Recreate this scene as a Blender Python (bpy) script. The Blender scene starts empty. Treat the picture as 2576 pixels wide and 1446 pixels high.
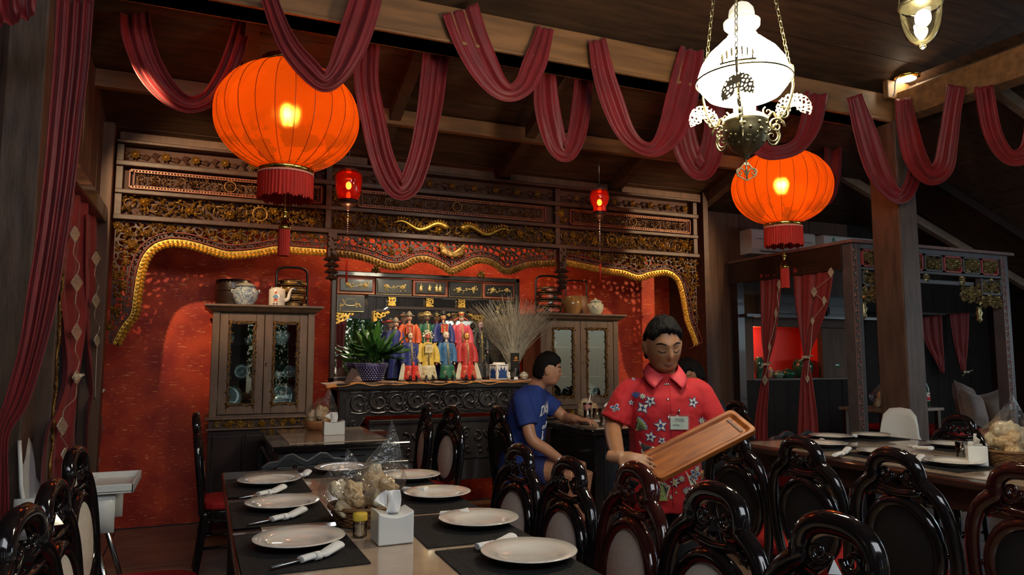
import bpy, bmesh, math, random
import numpy as np
from mathutils import Vector, Matrix, Euler, noise
from mathutils.bvhtree import BVHTree
random.seed(7)
rnd = random.uniform
PI = math.pi
sc = bpy.context.scene
col = sc.collection
sc.view_settings.view_transform = 'Standard'
sc.view_settings.look = 'None'
sc.view_settings.gamma = 1
sc.view_settings.use_curve_mapping = False
sc.view_settings.exposure = 0.0

# ---------------------------------------------------------------- camera
YAW, PITCH, FPX, CZ = math.radians(23.1), math.radians(5.62), 1800.0, 1.36
RV = Vector((math.cos(YAW), -math.sin(YAW), 0))
FV = Vector((math.sin(YAW) * math.cos(PITCH), math.cos(YAW) * math.cos(PITCH), math.sin(PITCH)))
UV_ = RV.cross(FV)
CAM = Vector((0, 0, CZ))
cam = bpy.data.objects.new('camera', bpy.data.cameras.new('camera'))
col.objects.link(cam)
cam.data.sensor_width = 36
cam.data.lens = FPX / 2576 * 36
cam.data.clip_start = 0.05
m3 = Matrix((RV, UV_, -FV)).transposed()
cam.matrix_world = Matrix.Translation(CAM) @ m3.to_4x4()
sc.camera = cam


def ray(x, y):
    return FV + RV * ((x - 1288) / FPX) - UV_ * ((y - 723) / FPX)


def PY(x, y, Y):
    d = ray(x, y)
    return CAM + d * (Y / d.y)


def PX(x, y, X):
    d = ray(x, y)
    return CAM + d * (X / d.x)


def PZ(x, y, Z):
    d = ray(x, y)
    return CAM + d * ((Z - CZ) / d.z)


# ---------------------------------------------------------------- sky and sun
w = bpy.data.worlds.new('world')
sc.world = w
w.use_nodes = True
nt = w.node_tree
bg = nt.nodes['Background']
sky = nt.nodes.new('ShaderNodeTexSky')
sky.sky_type = 'NISHITA'
sky.sun_disc = False
sky.sun_elevation = math.radians(58)
sky.sun_rotation = math.radians(170)
nt.links.new(sky.outputs[0], bg.inputs[0])
bg.inputs[1].default_value = 0.16


def lamp(kind, name, loc, power, colr, aim=None, size=.05, angle=60, blend=.5):
    d = bpy.data.lights.new(name, kind)
    d.energy = power
    d.color = colr
    o = bpy.data.objects.new(name, d)
    col.objects.link(o)
    o.location = loc
    if kind == 'AREA':
        d.shape = 'RECTANGLE'
        d.size, d.size_y = size if isinstance(size, tuple) else (size, size)
    elif kind == 'SUN':
        d.angle = .01
    else:
        d.shadow_soft_size = size
    if kind == 'SPOT':
        d.spot_size = math.radians(angle)
        d.spot_blend = blend
    if aim is not None:
        o.rotation_euler = (Vector(aim) - Vector(loc)).to_track_quat('-Z', 'Y').to_euler()
    return o


SUN = lamp('SUN', 'sun', (0, -8, 12), 2.6, (1, .95, .86), aim=(0.8, -3.2, 0))
# added fill lamp under the roof for garden daylight; daylight from the open right side
DAY_FILL = lamp('AREA', 'garden_daylight_fill', (.9, -1.5, 3.6), 100, (.9, .95, 1.0), aim=(1.6, 2.6, .8), size=(4.6, 1.3))
DAY_B = lamp('AREA', 'daylight_side', (9.3, 2.2, 2.5), 60, (.6, .8, 1.0), aim=(5.8, 5.6, 2.1), size=(3.2, 2.0))
SPOT_C = (1., .70, .38)
SP1 = lamp('SPOT', 'spotlight_left', (-.74, 4.36, 3.12), 230, SPOT_C, aim=(.12, 6.4, 2.28), size=.02, angle=50, blend=.6)
SP2 = lamp('SPOT', 'spotlight_right', (5.28, 4.34, 2.85), 190, SPOT_C, aim=(4.1, 6.4, 2.25), size=.02, angle=60, blend=.8)
SP3 = lamp('SPOT', 'spotlight_altar', (1.9, 4.50, 3.34), 260, (1., .84, .6), aim=(1.75, 6.1, 1.45), size=.03, angle=50, blend=.7)

# unseen fill light added behind the valance so the openwork glows against the wall
lamp('AREA', 'valance_glow_fill', (2.0, 6.14, 2.78), 13, (1, .66, .34), aim=(2.0, 6.62, 2.1), size=(2.0, .05))

# ---------------------------------------------------------------- materials
MATS = {}


def M(name, c, rough=.5, metal=0., coat=0., var=.0, scale=12., bump=0., stretch=(1, 1, 1), c2=None, trans=0.,
      emit=None, es=0., sub=0., spec=.5, alpha=1., ior=1.45, detail=4, sheen=0., bscale=None, bdist=.01):
    if name in MATS:
        return MATS[name]
    m = bpy.data.materials.new(name)
    MATS[name] = m
    m.use_nodes = True
    n, l = m.node_tree.nodes, m.node_tree.links
    b = n['Principled BSDF']
    b.inputs['Base Color'].default_value = (*c, 1)
    b.inputs['Roughness'].default_value = rough
    b.inputs['Metallic'].default_value = metal
    b.inputs['Coat Weight'].default_value = coat
    b.inputs['Coat Roughness'].default_value = .06
    b.inputs['Transmission Weight'].default_value = trans
    b.inputs['Specular IOR Level'].default_value = spec
    b.inputs['IOR'].default_value = ior
    b.inputs['Alpha'].default_value = alpha
    b.inputs['Sheen Weight'].default_value = sheen
    if sub:
        b.inputs['Subsurface Weight'].default_value = sub
        b.inputs['Subsurface Radius'].default_value = (.02, .008, .004)
    if emit:
        b.inputs['Emission Color'].default_value = (*emit, 1)
        b.inputs['Emission Strength'].default_value = es
    if var or bump or c2:
        tc = n.new('ShaderNodeTexCoord')
        mp = n.new('ShaderNodeMapping')
        mp.inputs['Scale'].default_value = stretch
        l.new(tc.outputs['Object'], mp.inputs[0])
        no = n.new('ShaderNodeTexNoise')
        no.inputs['Scale'].default_value = scale
        no.inputs['Detail'].default_value = detail
        l.new(mp.outputs[0], no.inputs['Vector'])
        if var or c2:
            r = n.new('ShaderNodeValToRGB')
            r.color_ramp.elements[0].position = .32
            r.color_ramp.elements[1].position = .68
            lo = c2 if c2 else tuple(x * (1 - var) for x in c)
            r.color_ramp.elements[0].color = (*lo, 1)
            r.color_ramp.elements[1].color = (*c, 1)
            l.new(no.outputs['Fac'], r.inputs[0])
            l.new(r.outputs[0], b.inputs['Base Color'])
        if bump:
            nb = no
            if bscale:
                nb = n.new('ShaderNodeTexNoise')
                nb.inputs['Scale'].default_value = bscale
                l.new(mp.outputs[0], nb.inputs['Vector'])
            bp = n.new('ShaderNodeBump')
            bp.inputs['Strength'].default_value = bump
            bp.inputs['Distance'].default_value = bdist
            l.new(nb.outputs['Fac'], bp.inputs['Height'])
            l.new(bp.outputs[0], b.inputs['Normal'])
    return m


def red_wall():
    m = M('red_fibre_plaster', (.42, .03, .012), .6, var=.35, scale=5)
    n, l = m.node_tree.nodes, m.node_tree.links
    b = n['Principled BSDF']
    tc = n.new('ShaderNodeTexCoord')
    ramp = [x for x in n if x.type == 'VALTORGB'][0]
    ramp.color_ramp.elements[0].color = (.30, .012, .005, 1)
    ramp.color_ramp.elements[1].color = (.55, .050, .007, 1)
    last = ramp.outputs[0]
    for k, (rot, sx, sz) in enumerate([(.5, 15, 95), (-.55, 16, 100), (.1, 13, 110)]):
        mp = n.new('ShaderNodeMapping')
        mp.inputs['Rotation'].default_value = (0, rot, 0)
        mp.inputs['Scale'].default_value = (sx, 1, sz)
        mp.inputs['Location'].default_value = (k * 7.3, 0, k * 3.1)
        l.new(tc.outputs['Object'], mp.inputs[0])
        no = n.new('ShaderNodeTexNoise')
        no.inputs['Scale'].default_value = 1
        no.inputs['Detail'].default_value = 1
        no.inputs['Distortion'].default_value = .6
        l.new(mp.outputs[0], no.inputs['Vector'])
        r = n.new('ShaderNodeValToRGB')
        r.color_ramp.elements[0].position = .70
        r.color_ramp.elements[1].position = .76
        l.new(no.outputs['Fac'], r.inputs[0])
        mx = n.new('ShaderNodeMix')
        mx.data_type = 'RGBA'
        l.new(r.outputs[0], mx.inputs[0])
        l.new(last, mx.inputs[6])
        mx.inputs[7].default_value = (.72, .26, .09, 1)
        last = mx.outputs[2]
    l.new(last, b.inputs['Base Color'])
    return m


def lantern_cloth():
    m = bpy.data.materials.new('lantern_silk')
    MATS['lantern_silk'] = m
    m.use_nodes = True
    n, l = m.node_tree.nodes, m.node_tree.links
    n.remove(n['Principled BSDF'])
    out = n['Material Output']
    tc = n.new('ShaderNodeTexCoord')
    # printed brown-gold blossoms around the lower third
    no = n.new('ShaderNodeTexNoise')
    no.inputs['Scale'].default_value = 7
    no.inputs['Detail'].default_value = 3
    l.new(tc.outputs['Object'], no.inputs['Vector'])
    sp = n.new('ShaderNodeSeparateXYZ')
    l.new(tc.outputs['Object'], sp.inputs[0])
    mr = n.new('ShaderNodeMapRange')
    mr.inputs['From Min'].default_value = -.235
    mr.inputs['From Max'].default_value = -.08
    mr.inputs['To Min'].default_value = 1
    mr.inputs['To Max'].default_value = 0
    l.new(sp.outputs['Z'], mr.inputs[0])
    r = n.new('ShaderNodeValToRGB')
    r.color_ramp.elements[0].position = .50
    r.color_ramp.elements[1].position = .53
    l.new(no.outputs['Fac'], r.inputs[0])
    mu = n.new('ShaderNodeMath')
    mu.operation = 'MULTIPLY'
    l.new(r.outputs[0], mu.inputs[0])
    l.new(mr.outputs[0], mu.inputs[1])
    mx = n.new('ShaderNodeMix')
    mx.data_type = 'RGBA'
    l.new(mu.outputs[0], mx.inputs[0])
    mx.inputs[6].default_value = (1., .16, .008, 1)
    mx.inputs[7].default_value = (.55, .11, .01, 1)
    tr = n.new('ShaderNodeBsdfTranslucent')
    di = n.new('ShaderNodeBsdfDiffuse')
    tp = n.new('ShaderNodeBsdfTransparent')
    tp.inputs[0].default_value = (1., .35, .05, 1)
    l.new(mx.outputs[2], tr.inputs[0])
    l.new(mx.outputs[2], di.inputs[0])
    a = n.new('ShaderNodeMixShader')
    a.inputs[0].default_value = .3
    l.new(tr.outputs[0], a.inputs[1])
    l.new(di.outputs[0], a.inputs[2])
    c = n.new('ShaderNodeMixShader')
    c.inputs[0].default_value = .10
    rf = n.new('ShaderNodeBsdfRefraction')
    rf.inputs['Color'].default_value = (1., .42, .07, 1)
    rf.inputs['Roughness'].default_value = .62
    rf.inputs['IOR'].default_value = 1.22
    e = n.new('ShaderNodeMixShader')
    e.inputs[0].default_value = .42
    l.new(a.outputs[0], e.inputs[1])
    l.new(rf.outputs[0], e.inputs[2])
    l.new(e.outputs[0], c.inputs[1])
    l.new(tp.outputs[0], c.inputs[2])
    l.new(c.outputs[0], out.inputs[0])
    return m


def glassy(name, tint=(1, 1, 1), rough=.02, refl=.12, body=None, bodyw=0.):
    """thin clear sheet: transparent with a fresnel gloss; body adds a little diffuse colour"""
    if name in MATS:
        return MATS[name]
    m = bpy.data.materials.new(name)
    MATS[name] = m
    m.use_nodes = True
    n, l = m.node_tree.nodes, m.node_tree.links
    n.remove(n['Principled BSDF'])
    out = n['Material Output']
    tp = n.new('ShaderNodeBsdfTransparent')
    tp.inputs[0].default_value = (*tint, 1)
    gl = n.new('ShaderNodeBsdfGlossy')
    gl.inputs['Roughness'].default_value = rough
    lw = n.new('ShaderNodeLayerWeight')
    lw.inputs[0].default_value = .25
    mr = n.new('ShaderNodeMapRange')
    mr.inputs['To Min'].default_value = refl
    mr.inputs['To Max'].default_value = 1
    l.new(lw.outputs['Fresnel'], mr.inputs[0])
    base = tp.outputs[0]
    if body:
        df = n.new('ShaderNodeBsdfDiffuse')
        df.inputs[0].default_value = (*body, 1)
        k = n.new('ShaderNodeMixShader')
        k.inputs[0].default_value = bodyw
        l.new(tp.outputs[0], k.inputs[1])
        l.new(df.outputs[0], k.inputs[2])
        base = k.outputs[0]
    mx = n.new('ShaderNodeMixShader')
    l.new(mr.outputs[0], mx.inputs[0])
    l.new(base, mx.inputs[1])
    l.new(gl.outputs[0], mx.inputs[2])
    l.new(mx.outputs[0], out.inputs[0])
    return m


def film(name):
    m = glassy(name, refl=.035, rough=.10, body=(.8, .8, .8), bodyw=.025)
    n, l = m.node_tree.nodes, m.node_tree.links
    gl = [x for x in n if x.type == 'BSDF_GLOSSY'][0]
    [x for x in n if x.type == 'MAP_RANGE'][0].inputs['To Max'].default_value = .4
    tc = n.new('ShaderNodeTexCoord')
    no = n.new('ShaderNodeTexNoise')
    no.inputs['Scale'].default_value = 28
    l.new(tc.outputs['Object'], no.inputs['Vector'])
    bp = n.new('ShaderNodeBump')
    bp.inputs['Distance'].default_value = .02
    l.new(no.outputs[0], bp.inputs['Height'])
    l.new(bp.outputs[0], gl.inputs['Normal'])
    return m


def blue_white(name, scale, base=(.62, .66, .66), ink=(.04, .09, .30), w0=.42, w1=.52):
    """porcelain with scrolling brushwork"""
    m = M(name, base, .12, coat=.4, c2=ink, scale=scale, detail=1)
    r = [x for x in m.node_tree.nodes if x.type == 'VALTORGB'][0]
    no = [x for x in m.node_tree.nodes if x.type == 'TEX_NOISE'][0]
    no.inputs['Distortion'].default_value = 2.2
    r.color_ramp.elements[0].position = w0
    r.color_ramp.elements[0].color = (*base, 1)
    r.color_ramp.elements[1].position = w1
    r.color_ramp.elements[1].color = (*base, 1)
    e = r.color_ramp.elements.new((w0 + w1) / 2)
    e.color = (*ink, 1)
    return m


RED = red_wall()
SILK = lantern_cloth()
DARKWOOD = M('dark_roof_boards', (.075, .034, .016), .65, var=.55, scale=3, stretch=(1, 8, 8), bump=.3)
BEAMW = M('brown_beam_wood', (.27, .12, .042), .55, var=.45, scale=3, stretch=(.6, 6, 6), bump=.2)
PILW = M('pillar_wood', (.11, .062, .042), .55, var=.45, scale=7, stretch=(3, 3, .6), bump=.5)
WALLW = M('wall_board_wood', (.12, .058, .034), .6, var=.4, scale=4, stretch=(5, 5, .5), bump=.2)
DKW = M('dark_lacquer_wood', (.030, .012, .009), .35, coat=.3, var=.4, scale=6)
SCRW = M('carved_screen_wood', (.055, .019, .010), .5, var=.5, scale=14, bump=.3)
REDTR = M('faded_red_trim', (.24, .045, .02), .5, var=.3, scale=14)
GOLD = M('gilt_leaf', (.72, .42, .07), .35, metal=.7, var=.5, scale=40, bump=.3)
DGOLD = M('worn_gilt', (.38, .20, .045), .42, metal=.6, var=.7, scale=30, bump=.4)
BRASS = M('polished_brass', (.85, .60, .14), .14, metal=1)
BLACKL = M('black_glossy_lacquer', (.008, .006, .007), .10, coat=.5, spec=.6)
BROWNL = M('maroon_glossy_lacquer', (.035, .008, .007), .10, coat=.5, spec=.6)
ALTW = M('black_altar_wood', (.014, .012, .013), .25, coat=.3, var=.5, scale=20, spec=.6)
CABW = M('brown_cabinet_wood', (.17, .10, .06), .42, coat=.15, var=.35, scale=6, stretch=(3, 3, .7), bump=.12)
CREAM = M('cream_upholstery', (.66, .60, .51), .85, var=.12, scale=60, bump=.1)
BLKFAB = M('black_fabric', (.010, .010, .011), .7, bump=.15, scale=150)
REDSEAT = M('red_seat_cloth', (.34, .006, .006), .8, var=.2, scale=40)
SWAG = M('burgundy_satin', (.21, .006, .009), .5, var=.35, scale=6, sheen=.15, bump=.15, bscale=5)
CURT = M('red_voile', (.24, .018, .018), .6, var=.2, scale=20, sheen=.1)
PORC = M('white_porcelain', (.72, .66, .58), .13, coat=.6)
WPLAST = M('white_plastic', (.72, .72, .68), .32)
PAPER = M('white_paper', (.80, .78, .75), .9, bump=.3, scale=35)
MARBLE = M('beige_marble', (.50, .38, .27), .12, coat=.5, c2=(.40, .27, .18), scale=7)
MATT = M('black_placemat', (.014, .011, .010), .75, var=.4, scale=70, stretch=(1, 12, 1), bump=.5)
STEEL = M('steel', (.55, .57, .58), .22, metal=1)
FILM = film('clear_plastic_film')
GLASS = glassy('cabinet_glass', tint=(.86, .92, .9), refl=.07, rough=.01)
CLEAR = glassy('clear_glass', refl=.07)
SKIN = M('brown_skin', (.36, .17, .085), .45, sub=.15, var=.12, scale=16)
SKIN2 = M('light_skin', (.46, .22, .13), .45, sub=.15, var=.12, scale=16)
HAIR = M('black_hair', (.004, .003, .003), .7, spec=.2, bump=.8, scale=90, stretch=(1, 1, .3))
RED_SH = M('red_cotton_shirt', (.50, .010, .017), .75, var=.15, scale=9, bump=.35, bscale=9, sheen=.05)
BLUE_SH = M('blue_cotton_shirt', (.012, .035, .20), .8, var=.2, scale=9, bump=.3)
TILE = M('glazed_floor_tile', (.30, .19, .12), .22, var=.3, scale=3)
EMW = M('lit_opal_glass', (.9, .88, .8), .3, emit=(1., .90, .66), es=75)
BULB = M('lit_bulb', (1, 1, 1), .3, emit=(1., .72, .34), es=60)
BULB2 = M('lit_small_bulb', (1, 1, 1), .3, emit=(1., .50, .16), es=40)

# ---------------------------------------------------------------- mesh builder
class MB:
    def __init__(s, T=None):
        s.v, s.f, s.sm, s.mi, s.m, s.T = [], [], [], [], 0, T

    def add(s, vs, fs, smooth=False, m=None):
        o = len(s.v)
        s.v += [(s.T @ Vector(p)) if s.T else Vector(p) for p in vs]
        s.f += [tuple(i + o for i in q) for q in fs]
        s.sm += [smooth] * len(fs)
        s.mi += [s.m if m is None else m] * len(fs)
        return s

    def box(s, x0, x1, y0, y1, z0, z1, m=None):
        vs = [(x, y, z) for z in (z0, z1) for y in (y0, y1) for x in (x0, x1)]
        return s.add(vs, [(0, 2, 3, 1), (4, 5, 7, 6), (0, 1, 5, 4), (1, 3, 7, 5), (3, 2, 6, 7), (2, 0, 4, 6)], m=m)

    def bar(s, p, q, wd, ht, m=None, up=(0, 0, 1)):
        p, q = Vector(p), Vector(q)
        d = (q - p).normalized()
        u = Vector(up)
        r = d.cross(u)
        if r.length < 1e-4:
            r = d.cross(Vector((0, 1, 0)))
        r.normalize()
        u = r.cross(d)
        vs = []
        for c in (p, q):
            for a, b in ((-1, -1), (1, -1), (1, 1), (-1, 1)):
                vs.append(c + r * (a * wd / 2) + u * (b * ht / 2))
        return s.add(vs, [(3, 2, 1, 0), (4, 5, 6, 7), (0, 1, 5, 4), (1, 2, 6, 5), (2, 3, 7, 6), (3, 0, 4, 7)], m=m)

    def tube(s, pts, r, n=8, closed=False, m=None, flat=1., caps=True, up=None):
        pts = [Vector(p) for p in pts]
        N = len(pts)
        rs = r if isinstance(r, (list, tuple)) else [r] * N
        nrm = None
        vs = []
        for i, p in enumerate(pts):
            if closed:
                d = pts[(i + 1) % N] - pts[i - 1]
            else:
                d = pts[min(i + 1, N - 1)] - pts[max(i - 1, 0)]
            if d.length < 1e-9:
                d = Vector((0, 0, 1))
            d.normalize()
            if up is not None:
                nrm = Vector(up) - d * d.dot(Vector(up))
                if nrm.length < 1e-5:
                    nrm = d.orthogonal()
            elif nrm is None:
                nrm = d.orthogonal()
            else:
                nrm = nrm - d * nrm.dot(d)
                if nrm.length < 1e-6:
                    nrm = d.orthogonal()
            nrm = nrm.normalized()
            b = d.cross(nrm)
            for k in range(n):
                a = 2 * PI * k / n
                vs.append(p + nrm * (math.cos(a) * rs[i] * flat) + b * (math.sin(a) * rs[i]))
        fs = []
        L = N if closed else N - 1
        for i in range(L):
            for k in range(n):
                a, b_ = i * n + k, i * n + (k + 1) % n
                c, d_ = ((i + 1) % N) * n + (k + 1) % n, ((i + 1) % N) * n + k
                fs.append((a, b_, c, d_))
        s.add(vs, fs, n > 4, m)
        if caps and not closed:
            o = len(s.v) - N * n
            for base, rev in ((0, True), ((N - 1) * n, False)):
                q = tuple(o + base + k for k in range(n))
                s.f.append(q[::-1] if rev else q)
                s.sm.append(False)
                s.mi.append(s.m if m is None else m)
        return s

    def lathe(s, prof, c=(0, 0, 0), n=24, m=None, sx=1., sy=1., smooth=True, arc=2 * PI):
        cx, cy, cz = c
        full = abs(arc - 2 * PI) < 1e-6
        vs = []
        cnt = n if full else n + 1
        for r, z in prof:
            for k in range(cnt):
                a = arc * k / n
                vs.append((cx + r * math.cos(a) * sx, cy + r * math.sin(a) * sy, cz + z))
        fs = []
        for i in range(len(prof) - 1):
            for k in range(n):
                k2 = (k + 1) % cnt
                fs.append((i * cnt + k, i * cnt + k2, (i + 1) * cnt + k2, (i + 1) * cnt + k))
        s.add(vs, fs, smooth, m)
        if full:
            o = len(s.v) - len(vs)
            for i, rev in ((0, True), (len(prof) - 1, False)):
                if prof[i][0] > 1e-4:
                    q = tuple(o + i * cnt + k for k in range(n))
                    s.f.append(q[::-1] if rev else q)
                    s.sm.append(False)
                    s.mi.append(s.m if m is None else m)
        return s

    def sph(s, c, r, nu=14, nv=9, m=None, fn=None):
        rx, ry, rz = r if isinstance(r, (tuple, list)) else (r, r, r)
        vs, fs = [], []
        for j in range(nv + 1):
            t = PI * j / nv
            for i in range(nu):
                a = 2 * PI * i / nu
                d = Vector((math.sin(t) * math.cos(a), math.sin(t) * math.sin(a), math.cos(t)))
                k = fn(d) if fn else 1
                vs.append((c[0] + d.x * rx * k, c[1] + d.y * ry * k, c[2] + d.z * rz * k))
        for j in range(nv):
            for i in range(nu):
                i2 = (i + 1) % nu
                fs.append((j * nu + i, (j + 1) * nu + i, (j + 1) * nu + i2, j * nu + i2))
        return s.add(vs, fs, True, m)

    def grid(s, fn, nu, nv, m=None, smooth=True, wrap=False):
        vs = [fn(i / nu, j / nv) for j in range(nv + 1) for i in range(nu + 1)]
        fs = [(j * (nu + 1) + i, j * (nu + 1) + i + 1, (j + 1) * (nu + 1) + i + 1, (j + 1) * (nu + 1) + i)
              for j in range(nv) for i in range(nu)]
        return s.add(vs, fs, smooth, m)

    def ext(s, poly, y0, y1, m=None):
        """polygon in xz extruded along y"""
        n = len(poly)
        vs = [(x, y0, z) for x, z in poly] + [(x, y1, z) for x, z in poly]
        fs = [tuple(range(n)), tuple(range(2 * n - 1, n - 1, -1))]
        fs += [(i, i + n, (i + 1) % n + n, (i + 1) % n) for i in range(n)]
        return s.add(vs, fs, m=m)

    def extz(s, poly, z0, z1, m=None):
        n = len(poly)
        vs = [(x, y, z0) for x, y in poly] + [(x, y, z1) for x, y in poly]
        fs = [tuple(range(n))[::-1], tuple(range(n, 2 * n))]
        fs += [(i, (i + 1) % n, (i + 1) % n + n, i + n) for i in range(n)]
        return s.add(vs, fs, m=m)

    def leaf(s, x, y, z, ang, L, W, h, m=None, lift=0.):
        """a small raised carved leaf lying in the xz plane, facing -y"""
        ca, sa = math.cos(ang), math.sin(ang)

        def P(u, v, d):
            return (x + ca * u - sa * v, y - d, z + sa * u + ca * v)
        return s.add([P(0, 0, 0), P(L * .45, W / 2, 0), P(L, 0, lift), P(L * .45, -W / 2, 0), P(L * .42, 0, h + lift * .4)],
                     [(0, 1, 4), (1, 2, 4), (2, 3, 4), (3, 0, 4)], m=m)

    def flower(s, x, y, z, R, h, n=7, m=None):
        for k in range(n):
            s.leaf(x, y, z, 2 * PI * k / n + .3, R, R * .75, h, m, lift=h * .7)
        return s.sph((x, y - h * .6, z), (R * .28, h * .9, R * .28), 7, 4, m)

    def spiral(s, cx, y, cz, r0, turns, a0, sgn, rad, m=None, n=16, flat=1., stem=None, nn=5):
        pts = []
        for i in range(n + 1):
            t = i / n
            r = r0 * (1 - t) ** .8 + r0 * .12
            a = a0 + sgn * turns * 2 * PI * t
            pts.append((cx + r * math.cos(a), y - .003 * math.sin(t * PI), cz + r * math.sin(a)))
        if stem:
            pts = [stem] + pts
        rs = [rad * (1 - .45 * i / len(pts)) for i in range(len(pts))]
        return s.tube(pts, rs, nn, m=m, up=(0, 1, 0), flat=flat)

    def field(s, F, x0, x1, z0, z1, step, y0, y1, m=None, back=True, mp=None):
        """marching squares plate: solid where F(X,Z) > 0"""
        nx, nz = max(2, int((x1 - x0) / step)), max(2, int((z1 - z0) / step))
        xs, zs = np.linspace(x0, x1, nx + 1), np.linspace(z0, z1, nz + 1)
        X, Z = np.meshgrid(xs, zs)
        A = F(X, Z)
        A[0, :] = np.minimum(A[0, :], -1e-6)
        A[-1, :] = np.minimum(A[-1, :], -1e-6)
        A[:, 0] = np.minimum(A[:, 0], -1e-6)
        A[:, -1] = np.minimum(A[:, -1], -1e-6)
        vs, fs, idx = [], [], {}
        mp = mp or (lambda x, y, z: (x, y, z))

        def vid(key, x, z):
            if key not in idx:
                idx[key] = len(vs)
                vs.append(mp(x, y0, z))
                vs.append(mp(x, y1, z))
            return idx[key]
        ins = A > 0
        for j in range(nz):
            row = ins[j] | ins[j + 1]
            for i in range(nx):
                if not (row[i] or row[i + 1]):
                    continue
                cs = [(j, i), (j, i + 1), (j + 1, i + 1), (j + 1, i)]
                poly, segs = [], []
                prev_out = None
                for k in range(4):
                    a, b = cs[k], cs[(k + 1) % 4]
                    va, vb = A[a], A[b]
                    if va > 0:
                        poly.append(vid(('c',) + a, xs[a[1]], zs[a[0]]))
                    if (va > 0) != (vb > 0):
                        t = va / (va - vb)
                        x = xs[a[1]] + t * (xs[b[1]] - xs[a[1]])
                        z = zs[a[0]] + t * (zs[b[0]] - zs[a[0]])
                        e = vid(('e',) + (a + b if a < b else b + a), x, z)
                        poly.append(e)
                        segs.append((e, va > 0))
                if len(poly) >= 3:
                    fs.append(tuple(poly))
                    if back:
                        fs.append(tuple(q + 1 for q in poly[::-1]))
                    if len(segs) == 2:
                        (e0, o0), (e1, o1) = segs
                        if not o0:
                            e0, e1 = e1, e0
                        fs.append((e0, e0 + 1, e1 + 1, e1))
                    elif len(segs) == 4:
                        for q in (0, 2):
                            e0, e1 = segs[q][0], segs[q + 1][0]
                            fs.append((e0, e0 + 1, e1 + 1, e1))
        return s.add(vs, fs, m=m)

    def build(s, name, mats, parent=None, loc=None, rot=None, bevel=0., solid=0., sub=0, kind=None, label=None,
              wn=False, recalc=True, bseg=2):
        me = bpy.data.meshes.new(name)
        me.from_pydata([tuple(p) for p in s.v], [], s.f)
        if not isinstance(mats, (list, tuple)):
            mats = [mats]
        for m in mats:
            me.materials.append(m)
        me.polygons.foreach_set('use_smooth', s.sm)
        me.polygons.foreach_set('material_index', s.mi)
        if recalc:
            b = bmesh.new()
            b.from_mesh(me)
            bmesh.ops.recalc_face_normals(b, faces=b.faces)
            b.to_mesh(me)
            b.free()
        me.update()
        o = bpy.data.objects.new(name, me)
        col.objects.link(o)
        if parent is not None:
            o.parent = parent
        if loc is not None:
            o.location = loc
        if rot is not None:
            o.rotation_euler = rot
        if bevel:
            q = o.modifiers.new('bevel', 'BEVEL')
            q.width = bevel
            q.segments = bseg
            q.limit_method = 'ANGLE'
            q.angle_limit = math.radians(40)
        if solid:
            q = o.modifiers.new('solid', 'SOLIDIFY')
            q.thickness = solid
            q.offset = 0
        if sub:
            q = o.modifiers.new('sub', 'SUBSURF')
            q.levels = q.render_levels = sub
        if kind:
            o['kind'] = kind
        if label:
            o['label'] = label
        return o


def tag(o, label=None, cat=None, group=None, kind=None):
    if label:
        o['label'] = label
    if cat:
        o['category'] = cat
    if group:
        o['group'] = group
    if kind:
        o['kind'] = kind
    return o


def thing(name, label, cat, loc=(0, 0, 0), rz=0., group=None):
    o = bpy.data.objects.new(name, None)
    o.empty_display_size = .05
    col.objects.link(o)
    o.location = loc
    o.rotation_euler = (0, 0, rz)
    return tag(o, label, cat, group)


def copy_tree(o, parent=None):
    c = o.copy()
    col.objects.link(c)
    if parent is not None:
        c.parent = parent
    for ch in list(o.children):
        copy_tree(ch, c)
    return c


def struct(mb, name, mat, **k):
    o = mb.build(name, mat, kind='structure', **k)
    return o


def worley(X, Z, cell, seed=0):
    def h(a, b, k):
        v = np.sin(a * 127.1 + b * 311.7 + k * 74.7 + seed * 13.13) * 43758.5453
        return v - np.floor(v)
    gx, gz = np.floor(X / cell), np.floor(Z / cell)
    F1 = np.full(X.shape, 9.)
    F2 = np.full(X.shape, 9.)
    for dx in (-1, 0, 1):
        for dz in (-1, 0, 1):
            cx, cz = gx + dx, gz + dz
            px = (cx + .5 + (h(cx, cz, 1) - .5) * .85) * cell
            pz = (cz + .5 + (h(cx, cz, 2) - .5) * .85) * cell
            d = np.hypot(X - px, Z - pz)
            F2 = np.where(d < F1, F1, np.minimum(F2, d))
            F1 = np.minimum(F1, d)
    return F1, F2


def lace(cell, wd, seed=0):
    def F(X, Z):
        a, b = worley(X, Z, cell, seed)
        return wd - (b - a)
    return F


def interp(pts):
    xs = [p[0] for p in pts]
    zs = [p[1] for p in pts]
    return lambda x: np.interp(x, xs, zs)


def smooth_pts(pts, n=8, closed=False):
    """Catmull-Rom through points"""
    P = [Vector(p) for p in pts]
    N = len(P)
    out = []
    rng = range(N if closed else N - 1)
    for i in rng:
        if closed:
            a, b, c, d = P[i - 1], P[i], P[(i + 1) % N], P[(i + 2) % N]
        else:
            a, b, c, d = P[max(i - 1, 0)], P[i], P[i + 1], P[min(i + 2, N - 1)]
        for k in range(n):
            t = k / n
            out.append(.5 * ((2 * b) + (c - a) * t + (2 * a - 5 * b + 4 * c - d) * t * t + (3 * b - a - 3 * c + d) * t ** 3))
    if not closed:
        out.append(P[-1])
    return out


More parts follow.
